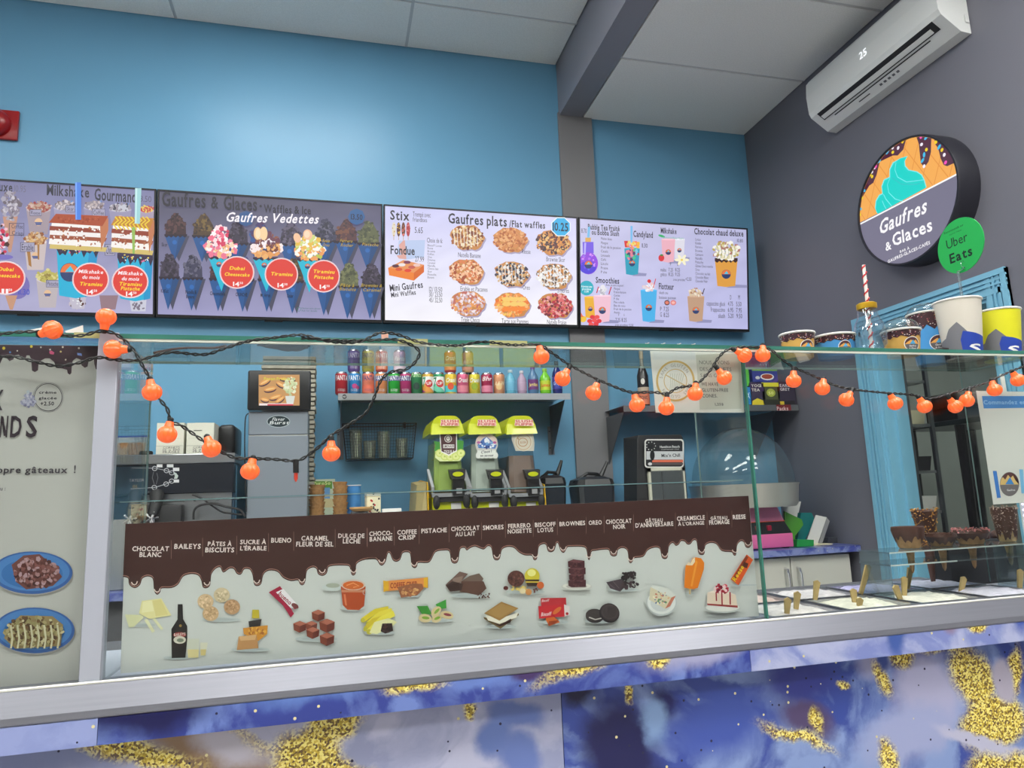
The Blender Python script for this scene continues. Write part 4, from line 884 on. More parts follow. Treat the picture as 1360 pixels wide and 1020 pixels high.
fin('side_panel', MB().box((xr_+.0002, Y0+.06, ZC+.05), (xr_+.006, 3.93, z_s-.01)), mat('teal_side_panel', (60, 96, 118), .3), t, world=True)
c = plane_canvas((xl, Y0-.0005, 1), (1, 0, 0), (0, 0, 1)); c.m = sc_(Y0); c.crop(120, 560, 6.18); LW = (170, 175, 180)
c.line([(340, 380), (530, 382), (620, 400), (670, 420)], 4, LW); c.line([(330, 552), (530, 540), (620, 512), (668, 488)], 5, LW)
for x, y in ((528, 384), (625, 402), (668, 420), (525, 540), (622, 512), (668, 488)): c.ring(x, y, 22, 20, 5, (200, 200, 205))
for x0, y0_, x1, y1_ in ((545, 350, 592, 375), (628, 350, 682, 375), (678, 378, 730, 405), (686, 475, 728, 500)): c.rect(x0, y0_, x1, y1_, (220, 220, 222))
c.poly([(680, 412), (705, 422), (722, 445), (712, 468), (686, 470), (694, 445)], (190, 200, 195)); c.line([(520, 410), (508, 460), (525, 515)], 3, (120, 120, 125)); c.line([(545, 420), (555, 460), (540, 515)], 3, (120, 120, 125))
c.text('TAYLOR', 318, 494, 440, 24, (200, 200, 205)); c.text('06', 348, 544, 386, 26, (170, 140, 40))
c.text('=', 470, 585, 484, 14, LW); c.text('=', 490, 585, 504, 14, LW)
c.build('panel_print', prt, t)
for k, (px, py) in enumerate([(356, 690), (532, 690)]):
    X = at(120+px/6.18, 672, Y0-.03).x; zt_ = z_p
    f_ = fin('dispense_spout', MB().tube([(X, Y0-.01, zt_), (X+.01, Y0-.05, zt_-.03), (X, Y0-.07, zt_-.09)], [.03, .026, .02], 10), matt_black, t, world=True)
    m = MB(); zc = zt_-.10
    m.cyl((X, Y0-.07, zc-.05), (X, Y0-.07, zc), .012, n=10)
    for q in range(5): a = q*2*PI/5; m.cyl((X, Y0-.08, zc), (X+.028*math.cos(a), Y0-.08, zc+.028*math.sin(a)), .005, n=6)
    fin('star_nozzle', m, chrome, f_, world=True)
fin('drip_housing', MB().rbox((at(170, 690, Y0).x, Y0-.05, ZC+.16), (at(244, 690, Y0).x, Y0+.019, at(200, 671, Y0).z), .01), matt_black, t, world=True)
def cord(name, label, pts, r=.004, m_=None, cat='cable'):
    P = smooth(pts, 6); o = fin(name, MB().tube(P, r, 6), m_ or matt_black, loc=tuple(P[0]), world=True); tag(o, label, cat); return o
def smooth(pts, n=6):
    P = [Vector(p) for p in pts]; out = []
    for i in range(len(P)-1):
        p0, p1, p2, p3 = P[max(i-1, 0)], P[i], P[i+1], P[min(i+2, len(P)-1)]
        for k in range(n):
            t_ = k/n; out.append(.5*((2*p1)+(-p0+p2)*t_+(2*p0-5*p1+4*p2-p3)*t_**2+(-p0+3*p1-3*p2+p3)*t_**3))
    out.append(P[-1]); return out
cord('power_cable', 'thin black cable looping in front of the soft serve machine', [at(x, y, Y0-.02) for x, y in [(255, 657), (268, 662), (282, 672), (295, 680), (306, 682), (322, 684)]], .004)
cord('power_cable', 'thick black cable arching right under the soft serve machine panel', [at(x, y, Y0-.035) for x, y in [(257, 690), (258, 678), (266, 671), (284, 669), (300, 673), (318, 677), (326, 686)]], .005)
# ---- boxes, bag on top
bx = mat('white_carton', (222, 220, 205), .6, var=.02)
def carton(x0p, x1p, label, side):
    zb_ = z_t+.001; Yb = Y0+.03
    a = at(x0p+4, 601, Yb).x; b = at(x1p+1, 601, Yb).x; hgt = at(x0p, 562, Yb+.05).z-zb_-.005
    t = thing('carton', label, 'carton', ((a+b)/2, Yb+.12, zb_), 0, 'white cartons on the soft serve machine')
    fin('box', MB().box((a, Yb, zb_), (b-.002, Yb+.42, zb_+hgt)), bx, t, world=True)
    c = plane_canvas((a, Yb-.0005, zb_), (1, 0, 0), (0, 0, 1)); c.m = sc_(Yb); w_ = b-a; c.P0 = lambda x, y: (x, y); c.m = 1
    c.rect(0, hgt*.26, w_-.002, hgt*.27, (150, 150, 140)); c.rect(w_*.25, hgt*.74, w_*.55, hgt*.765, (90, 90, 85)); c.rect(w_*.05, hgt*.5, w_*.9, hgt*.505, (180, 178, 165))
    for k in range(3): c.text(['CORNETS', '12 x 100', 'FRAGILE'][k], w_*.25, hgt*(.18-.07*k), w_*.85, .009, (80, 80, 78))
    c.build('print', prt, t)
    fin('tape', MB().box(((a+b)/2-.025, Yb+.002, zb_+hgt+.0002), ((a+b)/2+.025, Yb+.418, zb_+hgt+.0008)), mat('box_tape', (205, 198, 175), .3), t, world=True)
carton(203, 243, 'left one of the two white cartons on the soft serve machine', 0)
carton(243, 283, 'right one of the two white cartons, closer to the tall grey machine', 1)
m = MB().rbox((0, 0, 0), (.075, .26, .145), .02, 3)
pb = at(290, 601, Y0+.05); o = fin('hopper_cover', m, black, loc=(at(288, 600, 3.5).x+.003, 3.5, z_t+.001)); tag(o, 'rounded black cover standing behind the white cartons', 'cover')
t = thing('zip_bag', 'clear zip bag with blue seal holding brown cones, on the far left machine top', 'bag', (at(172, 600, 3.45).x, 3.45, z_t+.001))
a = at(150, 600, 3.45).x-t.location.x; b = at(193, 600, 3.45).x-t.location.x; hh = .085
fin('bag', MB().hull([(a, -.02, 0), (b, -.02, 0), (a, .03, 0), (b, .03, 0), (a-.003, -.004, hh), (b+.004, -.004, hh), (a-.003, .004, hh), (b+.004, .004, hh)]), mat_glass('plastic_film', (225, 228, 228), .08, .15, .15, (190, 170, 150)), t)
fin('zip_seal', MB().box((a-.004, -.006, hh), (b+.005, .006, hh+.006)), mat('blue_zip', (40, 70, 170), .4), t)
m = MB(); rr = random.Random(2)
for k in range(9): x = a+.012+k*(b-a-.024)/8; m.lathe([(.006, 0), (.012, .055), (.011, .055), (0, .03)], (x, rr.uniform(-.006, .012), .004), 10, cap=False)
fin('cones', m, mat('waffle_brown', (176, 122, 76), .7, bump=.4, bscale=120, var=.15, vscale=50), t)
o = fin('puck', MB().lathe([(.0, 0), (.026, 0), (.028, .004), (.028, .014), (.025, .018), (0, .018)], n=20, cap=False), black, loc=(at(194, 602, 3.42).x, 3.42, z_t+.001)); tag(o, 'small black plastic cap on the steel top beside the zip bag', 'cap')
# ---- tall grey flavour machine with monitor
Y1 = 3.42; xl, xr_ = at(329, 600, Y1).x, at(409, 600, Y1).x; zt1 = at(370, 546, Y1).z; zs1 = at(370, 578, Y1).z
t = thing('flavour_machine', 'tall grey cabinet machine with a lit cone picture monitor on top', 'machine', ((xl+xr_)/2, 3.6, ZC))
gm = mat('machine_grey', (142, 150, 160), .38, .3)
fin('body', MB().rbox((xl, Y1, ZC+.001), (xr_, 3.62, zs1-.002), .004, 1), gm, t, world=True)
fin('top_panel', MB().rbox((xl, Y1-.002, zs1+.002), (xr_, 3.62, zt1), .004, 1), gm, t, world=True)
fin('panel_gap', MB().box((xl+.002, Y1+.004, zs1-.002), (xr_-.002, 3.61, zs1+.002)), mat('bright_bead'), t, world=True)
a, b = at(328, 545, Y1-.03), at(413, 492, Y1-.03)
mo = fin('monitor', MB().rbox((a.x, Y1-.03, zt1+.002), (b.x, Y1+.01, b.z), .009, 3), black, t, world=True)
c = plane_canvas((a.x, Y1-.0305, a.z), (1, 0, 0), (0, 0, 1)); c.m = sc_(Y1); c.crop(140, 460, 4.25)
c.rect(865, 160, 1096, 334, (206, 150, 90)); c.k += 5
for (x, y, rx, ry, ro) in ((900, 200, 60, 16, -.5), (930, 240, 60, 16, -.2), (990, 215, 50, 14, .5), (960, 285, 60, 15, -.3), (900, 300, 40, 14, .2), (985, 300, 50, 14, -.6), (1010, 185, 50, 10, .2), (1060, 180, 26, 10, .6)):
    c.ell(x, y+6, rx*.6, ry, (80, 44, 56), rot=ro); c.ell(x, y, rx*.6, ry*.8, (232, 160, 84), rot=ro); c.ell(x, y, rx*.45, ry*.3, (250, 200, 130), rot=ro)
c.blobs(1045, 225, 34, 50, 60, [(240, 240, 210), (214, 220, 170), (190, 200, 150)], 10); c.poly([(1015, 280), (1070, 280), (1060, 330), (1025, 330)], (226, 226, 220))
c.rect(868, 322, 1060, 334, (250, 230, 230)); c.rect(915, 326, 1060, 334, (220, 60, 80)); c.text('Pecan Praline', 895, 190, 1040, 16, (220, 210, 60), 1)
c.build('monitor_picture', mat_attr('monitor_glow', emit=.9), mo)
c = plane_canvas((a.x, Y1-.0025, a.z), (1, 0, 0), (0, 0, 1)); c.m = sc_(Y1); c.crop(140, 460, 4.25)
c.ell(977, 424, 66, 35, (180, 190, 196), 32); c.ell(977, 424, 62, 31, (18, 42, 50), 32); c.text('Flavor', 940, 420, 1010, 18, (220, 226, 226), 1, .3); c.text('Burst', 925, 440, 1036, 18, (220, 226, 226), 1, .3); c.build('oval_badge', prt, t)
cord('monitor_cable', 'thin black cable hanging down the left side of the tall grey machine', [at(x, y, Y1-.01) for x, y in [(330, 549), (326, 556), (325, 590), (326, 640), (327, 680)]], .003)
# stack of cup lids / trays behind
t = thing('tray_stack', 'curved stack of thin grey paper trays behind the monitor', 'trays', (at(385, 500, 3.75).x, 3.75, ZC))
tm_ = mat('grey_paper_tray', (168, 162, 148), .8, var=.12, vscale=30); zb_ = ZC+.001
n = 46; ztop = at(380, 476, 3.75).z; hx = (at(416, 520, 3.75).x-at(346, 520, 3.75).x)/2
for k in range(n):
    z = zb_+(ztop-zb_)*k/n; th = (ztop-zb_)/n*.72
    if k < 34: w0 = hx*.97
    else: w0 = hx
    o = fin('tray', MB().rbox((-w0+.004*math.sin(k*1.3), -.09, z-ZC), (w0+.004*math.sin(k*2.1), .09, z-ZC+th), .002, 1), tm_, t)
# ---- cone stacks and small things
conem = mat('waffle_cone', (178, 134, 84), .7, bump=.8, bscale=90, var=.2, vscale=70)
def cone_stack(px, ytop, wpx, Y, label):
    x = at(px, 680, Y).x; r = wpx/2*sc_(Y); zt_ = at(px, ytop, Y).z
    t = thing('waffle_cone_stack', label, 'cone stack', (x, Y, ZC+.001), 0, 'stacked waffle cones on the back counter')
    h = zt_-ZC; n = int(h/.017)
    for k in range(n):
        z = k*.0165+ (h-n*.0165)
        tl = Matrix.Rotation(random.Random(k).uniform(-.06, .06), 4, 'Y')
        m = MB().lathe([(r*.80, 0), (r*.9, .008), (r, .019), (r*.96, .0195), (r*.86, .009), (r*.74, .002)], n=18, cap=False).xf(Matrix.Translation((random.Random(k*3).uniform(-.003, .003), 0, z)) @ tl)
        fin('cone', m, conem, t)
    fin('carton_sleeve', MB().lathe([(r*.7, 0), (r*.76, max(.02, h-n*.0165+.01))], n=16), mat('brown_sleeve', (140, 100, 66), .8), t)
cone_stack(421, 645, 19, 3.50, 'stack of waffle cones beside the tall grey machine, left stack')
cone_stack(452, 641, 18, 3.50, 'stack of waffle cones beside the blue cup, right stack')
a, b = at(411, 680, 3.88), at(445, 636, 3.88)
t = thing('juice_box', 'green and white carton behind the waffle cone stacks', 'carton', ((a.x+b.x)/2, 3.88, ZC+.001))
fin('box', MB().box((a.x, 3.88, ZC+.001), (b.x, 3.94, b.z)), mat('pale_green_card', (200, 212, 186), .6), t, world=True)
c = plane_canvas((a.x, 3.8795, ZC), (1, 0, 0), (0, 0, 1)); c.m = sc_(3.7); c.crop(380, 600, 7.56)
c.rect(240, 296, 462, 372, (96, 150, 50)); c.text('PuroSo', 275, 335, 445, 34, (226, 236, 160), 1); c.rect(385, 360, 440, 470, (110, 160, 210)); c.rect(240, 470, 480, 560, (214, 200, 150)); c.build('print', prt, t)
def cupobj(name, label, cat, loc, r0, r1, h, m_, print_=None, rim=True, group=None, rz=0):
    t = thing(name, label, cat, loc, rz, group)
    fin('cup', MB().lathe([(0, .004), (r0*.96, .004), (r0*.96, 0), (r0, 0), (r1, h), (r1-.0012, h), (r0-.0016, .006), (0, .006)], n=32, cap=False), m_, t)
    if rim: fin('rim', MB().lathe([(r1, h-.003), (r1+.0022, h-.002), (r1+.0028, h), (r1+.0018, h+.002), (r1, h+.002), (r1-.001, h)], n=32, cap=False), mat('paper_white', (228, 226, 220), .6), t)
    if print_:
        c = cyl_canvas(r0+.0001, 0, taper=(r1-r0)/h); print_(c, h); c.build('print', prt, t, world=False)
    return t
def penguin_free(c, h):
    c.band(-.09, .09, 0, h*.14, (70, 40, 50)); c.band(.0, .03, h*.3, h*.55, (226, 196, 170), 4); c.ell(.014, h*.62, .013, .012, (60, 50, 60))
p = at(470, 676, 3.6)
cupobj('paper_cup', 'tall blue paper cup behind the display board, right of the cone stacks', 'cup', (p.x, 3.6, ZC+.001), .032, .034, at(470, 645, 3.6).z-ZC, mat('blue_paper', (70, 140, 205), .6), penguin_free)
m = MB().hull([(x, y, z) for x in (-.034, .034) for y in (-.03, .03) for z in (0, at(495, 660, 3.48).z-ZC)])
t = thing('printed_tin', 'small cream tin with black and red print on the back counter', 'tin', (at(495, 676, 3.48).x, 3.48, ZC+.001), .15)
hh = at(495, 660, 3.48).z-ZC
fin('tin', MB().rbox((-.034, -.03, 0), (.034, .03, hh), .004), mat('cream_tin', (222, 214, 180), .4), t)
c = Canvas(lambda u, v, d: Vector((u, -.0305-d, v))); c.m = 1
for k in range(16): rr = random.Random(k); c.ell(rr.uniform(-.026, .026), hh-rr.uniform(.01, .08), .005, .005, [(30, 30, 34), (180, 40, 40), (60, 60, 66)][k % 3], 7)
c.build('print', prt, t, world=False)
fin('lid', MB().rbox((-.035, -.031, hh), (.035, .031, hh+.006), .002), mat('cream_tin'), t)
o = fin('spoon_dish', MB().lathe([(0, 0), (.04, 0), (.055, .012), (.055, .02), (.05, .018), (.036, .006), (0, .005)], n=24, cap=False), mat('wood_light', (206, 160, 100), .5), loc=(at(480, 678, 3.42).x, 3.42, at(480, 678, 3.42).z-.003))
# a stand carries the shallow dish just above the board
zz = at(480, 678, 3.42).z-.003; o.location.z = zz; tag(o, 'shallow wooden dish just above the display board in front of blue cup', 'dish')
o2 = fin('napkin_box', MB().rbox((-.05, -.03, ZC+.001-zz), (.03, .02, -.001), .004), mat('machine_black_panel'), loc=(at(480, 678, 3.42).x, 3.42, zz)); tag(o2, 'black box under the wooden dish, hidden by the display board', 'box')
p = at(520, 677, 3.45); o = fin('napkin_holder', MB().rbox((-.045, -.03, ZC+.001-p.z), (.045, .03, .006), .003), mat('paper_white'), loc=(p.x, 3.45, p.z)); tag(o, 'low white and black box edge peeking over the display board', 'box')
# ================================================================== SHELF WITH CANS
YS0 = 3.68; xa_, xb_ = at(449, 524, YS0).x, at(757.5, 522, YS0).x; zS = at(600, 522.5, YS0).z; zS0 = at(600, 531, YS0).z
t = thing('wall_shelf', 'long stainless steel wall shelf carrying drink cans', 'shelf', ((xa_+xb_)/2, YB, zS0))
fin('shelf_board', MB().box((xa_, YS0+.002, zS-.004), (xb_, YB-.001, zS)), steel, t, world=True)
fin('front_lip', MB().box((xa_, YS0, zS0), (xb_, YS0+.002, zS)), steel, t, world=True)
for x in (at(452, 560, YB-.05).x, at(738, 560, YB-.05).x-.02):
    b_ = fin('bracket', MB().prism([(x, YS0+.03, zS0+.002), (x, YB-.001, zS0+.002), (x, YB-.001, zS0-.28), (x, YB-.02, zS0-.29)], (.003, 0, 0)).box((x-.018, YB-.006, zS0-.29), (x+.018, YB-.001, zS0-.12)), dsteel, t, world=True)
    fin('screw', MB().cyl((x-.01, YB-.012, zS0-.15), (x-.01, YB-.006, zS0-.15), .004).cyl((x-.01, YB-.012, zS0-.25), (x-.01, YB-.006, zS0-.25), .004), black, b_, world=True)
c = plane_canvas((xa_, YS0-.0003, zS), (1, 0, 0), (0, 0, 1)); c.m = sc_(YS0); c.ell(457.5, 526.8, 3, 3, (30, 30, 32)); c.text('NSF', 455.3, 528, 459.7, 2.4, (220, 220, 220), 1); c.build('round_sticker', prt, t)
alu_can = mat('can_aluminium', (190, 192, 196), .25, 1)
CANH, CANR = .122, .0325
_canmesh = {}
def can_part(parent, col, slim=False, h=CANH, r=CANR):
    key = (slim, round(h, 3), round(r, 4))
    if key not in _canmesh:
        _canmesh[key] = (MB().lathe([(r*.80, .0), (r, .010), (r, h-.012), (r*.985, h-.010)], n=28, cap=False),
                         MB().lathe([(0, .004), (r*.68, .004), (r*.74, 0), (r*.80, .0)], n=28, cap=False),
                         MB().lathe([(r*.985, h-.010), (r*.84, h-.001), (r*.84, h), (r*.79, h), (r*.77, h-.004), (0, h-.004)], n=28, cap=False))
    a, b, c_ = _canmesh[key]
    fin('can_wall', a, mat('can_%d_%d_%d' % col, col, .28, .25), parent); fin('can_base', b, alu_can, parent); lid = fin('can_lid', c_, alu_can, parent)
    fin('pull_tab', MB().rbox((-.006, -.014, h-.004), (.006, .012, h-.0025), .0007, 1), alu_can, lid)
def can(px, Y, z, col, prn, label, cat='can', h=CANH, r=CANR):
    x = at(px, 508, Y).x
    t = thing('drink_can', label, cat, (x, Y, z), 0, 'drink cans on the steel shelf'); can_part(t, col, h=h, r=r)
    ca = math.atan2(-Y, -x)   # print faces the room
    c = cyl_canvas(r, 0, a0=ca, eps=4e-5); prn(c, h); c.build('print', prt, t, world=False)
WHT = (240, 240, 242)
def P_fanta(tc=WHT, sub=None, band=None, fruit=None):
    def f(c, h):
        if sub: c.band(-.05, .05, 0.012, h*.42, sub)
        if band: c.poly([(-.045, h*.62), (0, h*.58), (.045, h*.70), (.045, h*.84), (-.045, h*.78)], band) if False else c.band(-.04, .04, h*.60, h*.82, band)
        c.text('FANTA', -.034, h*.62, .038, -.026, tc, 1, 0)
        c.k += 2
        if fruit: c.ell(.0, h*.36, .014, .013, fruit, 14); c.ell(.016, h*.30, .010, .010, tuple(int(v*.85) for v in fruit), 14)
        for k in range(2): c.text('orange', -.02, h*(.2-.06*k), .02, -.006, tc, 0)
    return f
def P_up(a, b, d):
    def f(c, h):
        c.band(-.09, .09, .012, h*.80, WHT, 24); c.poly([(-.05, h*.35), (-.02, h*.5), (.045, h*.1), (.045, .012), (-.05, .012)], a); c.poly([(-.05, h*.3), (-.01, .012), (-.05, .012)], b)
        c.ell(.008, h*.48, .021, .021, (206, 40, 44), 20); c.text('UP', -.006, h*.42, .022, -.017, WHT, 1); c.text('7', -.03, h*.36, -.010, -.05, d, 1)
    return f
def P_word(wd_, tc, sub=None, blob=None, y=.55, sh=.3):
    def f(c, h):
        if sub: c.band(-.05, .05, .012, h*.4, sub)
        if blob: c.ell(0, h*.36, .018, .02, blob, 16)
        c.text(wd_, -.030, h*y, .030, -.024, tc, 1, sh)
    return f
# text heights are negative above because v runs upward on a can
CANS = [(453.4, (178, 36, 48), P_fanta(), 'red can with white letters, leftmost on the steel shelf'),
 (471, (34, 130, 196), P_fanta(fruit=(190, 60, 130)), 'bright blue can second from the left on the shelf'),
 (489, (226, 124, 98), P_fanta(tc=(40, 60, 120), sub=(230, 110, 84)), 'salmon orange can with navy lettering, third from the left'),
 (506.5, (222, 140, 90), P_fanta(band=(40, 60, 130)), 'orange can with navy band, fourth from the left'),
 (523.5, (40, 170, 60), P_fanta(band=(52, 50, 130)), 'bright green can with violet-blue band'),
 (538.5, (176, 50, 110), P_fanta(band=(60, 50, 130)), 'magenta can with violet-blue band next to green can'),
 (553, (30, 112, 66), P_word('Fanta', (180, 220, 160), blob=(24, 60, 50), y=.78), 'dark green patterned can left of the orange-topped seven can'),
 (568, (200, 160, 60), P_up((226, 150, 60), (150, 60, 140), (60, 150, 110)), 'white can with golden top and red disc'),
 (582.5, (30, 140, 90), P_up((110, 200, 170), (30, 90, 60), (20, 120, 80)), 'white can with green top and red disc'),
 (598.5, (226, 190, 60), P_word('Crush', (240, 250, 240), sub=(80, 196, 200), blob=(220, 80, 40)), 'yellow and turquoise can with red spot'),
 (614.5, (206, 90, 130), P_word('Crush', WHT, sub=(226, 130, 150)), 'pink can with white script, left of the yellow one'),
 (630, (214, 200, 60), P_word('Crush', WHT, blob=(150, 170, 40)), 'yellow lemon can with white script'),
 (646.6, (170, 40, 84), P_word('8hr', (240, 220, 226), sub=(222, 130, 160), y=.62), 'dark red and pink can right of the yellow lemon one'),
 (662.7, (216, 150, 110), P_word('A&W', (240, 220, 180), blob=(236, 196, 140), y=.4), 'beige orange patterned can, last can before the bottles')]
for px, col, prn, lb in CANS: can(px, YS0+.06, zS+.0005, col, prn, lb)
for px, col, prn, lb in [(470, (110, 84, 160), P_fanta(tc=(226, 222, 240)), 'purple can standing on top of the blue can'), (489, (196, 186, 90), P_fanta(tc=(60, 60, 140)), 'yellow can stacked on the salmon orange can'), (507, (200, 76, 76), P_fanta(sub=(226, 130, 90)), 'red can stacked on the can with the navy band'),
        (598.5, (190, 60, 70), P_word('Crush', WHT, sub=(214, 140, 80)), 'red and orange can stacked on the yellow and turquoise can')]:
    can(px, YS0+.06, zS+.0012+CANH, col, prn, lb)
can(622, YS0+.06, zS+.0012+CANH, (206, 160, 130), P_word('A&W', (240, 210, 190), sub=(190, 130, 110), y=.4), 'pale brown can stacked across the pink and yellow lemon cans')
can(531, YS0+.06, zS+.0012+CANH, (190, 150, 180), P_word('Fanta', WHT, sub=(220, 200, 214), y=.5), 'pale pink and white can stacked across the green and magenta cans')
def bottle(px, Y, z, h, r, body, cap, labelc, lb, txt=None, tcol=WHT):
    x = at(px, 508, Y).x; t = thing('drink_bottle', lb, 'bottle', (x, Y, z), 0, 'plastic bottles on the steel shelf')
    fin('bottle', MB().lathe([(0, .003), (r*.7, 0), (r*.95, .006), (r, .02), (r, h*.58), (r*.92, h*.66), (r*.5, h*.8), (r*.36, h*.86), (r*.36, h*.9), (0, h*.9)], n=24, cap=False), mat('bottle_%d_%d_%d' % body, body, .12), t)
    fin('cap', MB().lathe([(r*.42, h*.89), (r*.44, h*.9), (r*.44, h-.002), (r*.40, h), (0, h)], n=20, cap=False), mat('cap_%d_%d_%d' % cap, cap, .4), t)
    ca = math.atan2(-Y, -x); c = cyl_canvas(r, 0, a0=ca, eps=5e-5); c.band(-r*2.6, r*2.6, h*.16, h*.52, labelc, 24)
    if txt: c.text(txt, -r*.9, h*.28, r*.9, -.02, tcol, 1, .2)
    c.build('label', prt, t, world=False)
bottle(678, YS0+.06, zS+.0005, .142, .030, (104, 176, 206), (190, 210, 220), (110, 180, 214), 'light blue bottle, leftmost bottle on the shelf')
bottle(693, YS0+.06, zS+.0005, .138, .027, (176, 150, 176), (220, 214, 222), (184, 156, 184), 'mauve bottle second of the bottles on the shelf')
bottle(708, YS0+.06, zS+.0005, .165, .030, (80, 120, 160), (100, 70, 140), (110, 50, 120), 'blue-grey bottle with purple label and cap', 'Jarritos', (240, 220, 120))
bottle(724, YS0+.06, zS+.0005, .152, .032, (120, 200, 50), (150, 200, 70), (190, 210, 50), 'lime green bottle with yellow-green label', 'Jumex', (220, 60, 40))
bottle(740, YS0+.06, zS+.0005, .195, .028, (36, 44, 110), (60, 60, 70), (40, 60, 160), 'dark blue tall bottle, rightmost on the steel shelf', 'Grape', (200, 210, 250))
# ---- wire basket on wall
YBk = 3.84; a, b = at(455, 610, YBk), at(553, 562, YBk)
t = thing('wire_basket', 'black wire basket fixed to the blue wall under the can shelf', 'basket', ((a.x+b.x)/2, YB, a.z))
m = MB(); zl, zh = a.z, b.z; xL, xR = a.x, b.x; Yw = YB-.004; wr = .0012
for (x0, x1, y, z, r) in ((xL, xR, YBk, zh, .0028), (xL+.02, xR-.02, YBk+.02, zl, .0028), (xL, xR, Yw, zh, .0028), (xL+.02, xR-.02, Yw, zl, .002)): m.cyl((x0, y, z), (x1, y, z), r, n=6)
for x, e in ((xL, .02), (xR, -.02)):
    m.cyl((x, YBk, zh), (x, Yw, zh), .0028, n=6); m.cyl((x+e, YBk+.02, zl), (x+e, Yw, zl), .0028, n=6); m.cyl((x, YBk, zh), (x+e, YBk+.02, zl), .0028, n=6)
fin('rim_wire', m, black, t, world=True)
m = MB(); n = 26
for k in range(1, n):
    f_ = k/n; m.cyl((xL+(xR-xL)*f_, YBk, zh), (xL+.02+(xR-xL-.04)*f_, YBk+.02, zl), wr, n=4)
    m.cyl((xL+.02+(xR-xL-.04)*f_, YBk+.02, zl), (xL+.02+(xR-xL-.04)*f_, Yw, zl), wr, n=4)
for k in range(1, 12):
    f_ = k/12; z = zh+(zl-zh)*f_; yy = YBk+.02*f_; e = .02*f_
    m.cyl((xL+e, yy, z), (xR-e, yy, z), wr, n=4); m.cyl((xL+e, yy, z), (xL+e, Yw, z), wr, n=4); m.cyl((xR-e, yy, z), (xR-e, Yw, z), wr, n=4)
g_ = fin('wire_mesh', m, black, t, world=True); g_['kind'] = 'stuff'
for px in (463, 541):
    x = at(px, 565, YBk).x; fin('hook', MB().rbox((x-.008, YB-.02, zh-.01), (x+.008, YB-.002, zh+.022), .004), black, t, world=True)
glm = mat_glass('tumbler_glass', (225, 235, 232), .12, .05, .25, (200, 205, 190))
for k, (px, hh) in enumerate(((473, .16), (491, .10), (510, .15), (534, .11))):
    x = at(px, 600, 3.92).x; t = thing('glass_jar', ['tall clear glass at the left in the wire basket', 'short dim clear glass, second in the wire basket', 'tall clear glass in the middle of the wire basket', 'short clear glass at the right in the wire basket'][k], 'glass', (x, 3.925, zl+.003), 0, 'glasses in the wire basket')
    fin('glass', MB().lathe([(0, 0), (.03, 0), (.034, hh*.5), (.036, hh), (.034, hh), (.031, hh*.5), (.027, .006), (0, .006)], n=20, cap=False), glm, t)
    fin('stripes', MB().box((-.006, -.037, .01), (-.003, -.0355, hh*.9)).box((.003, -.037, .01), (.007, -.0355, hh*.9)), mat('pale_stripe', (220, 224, 200), .3), t)
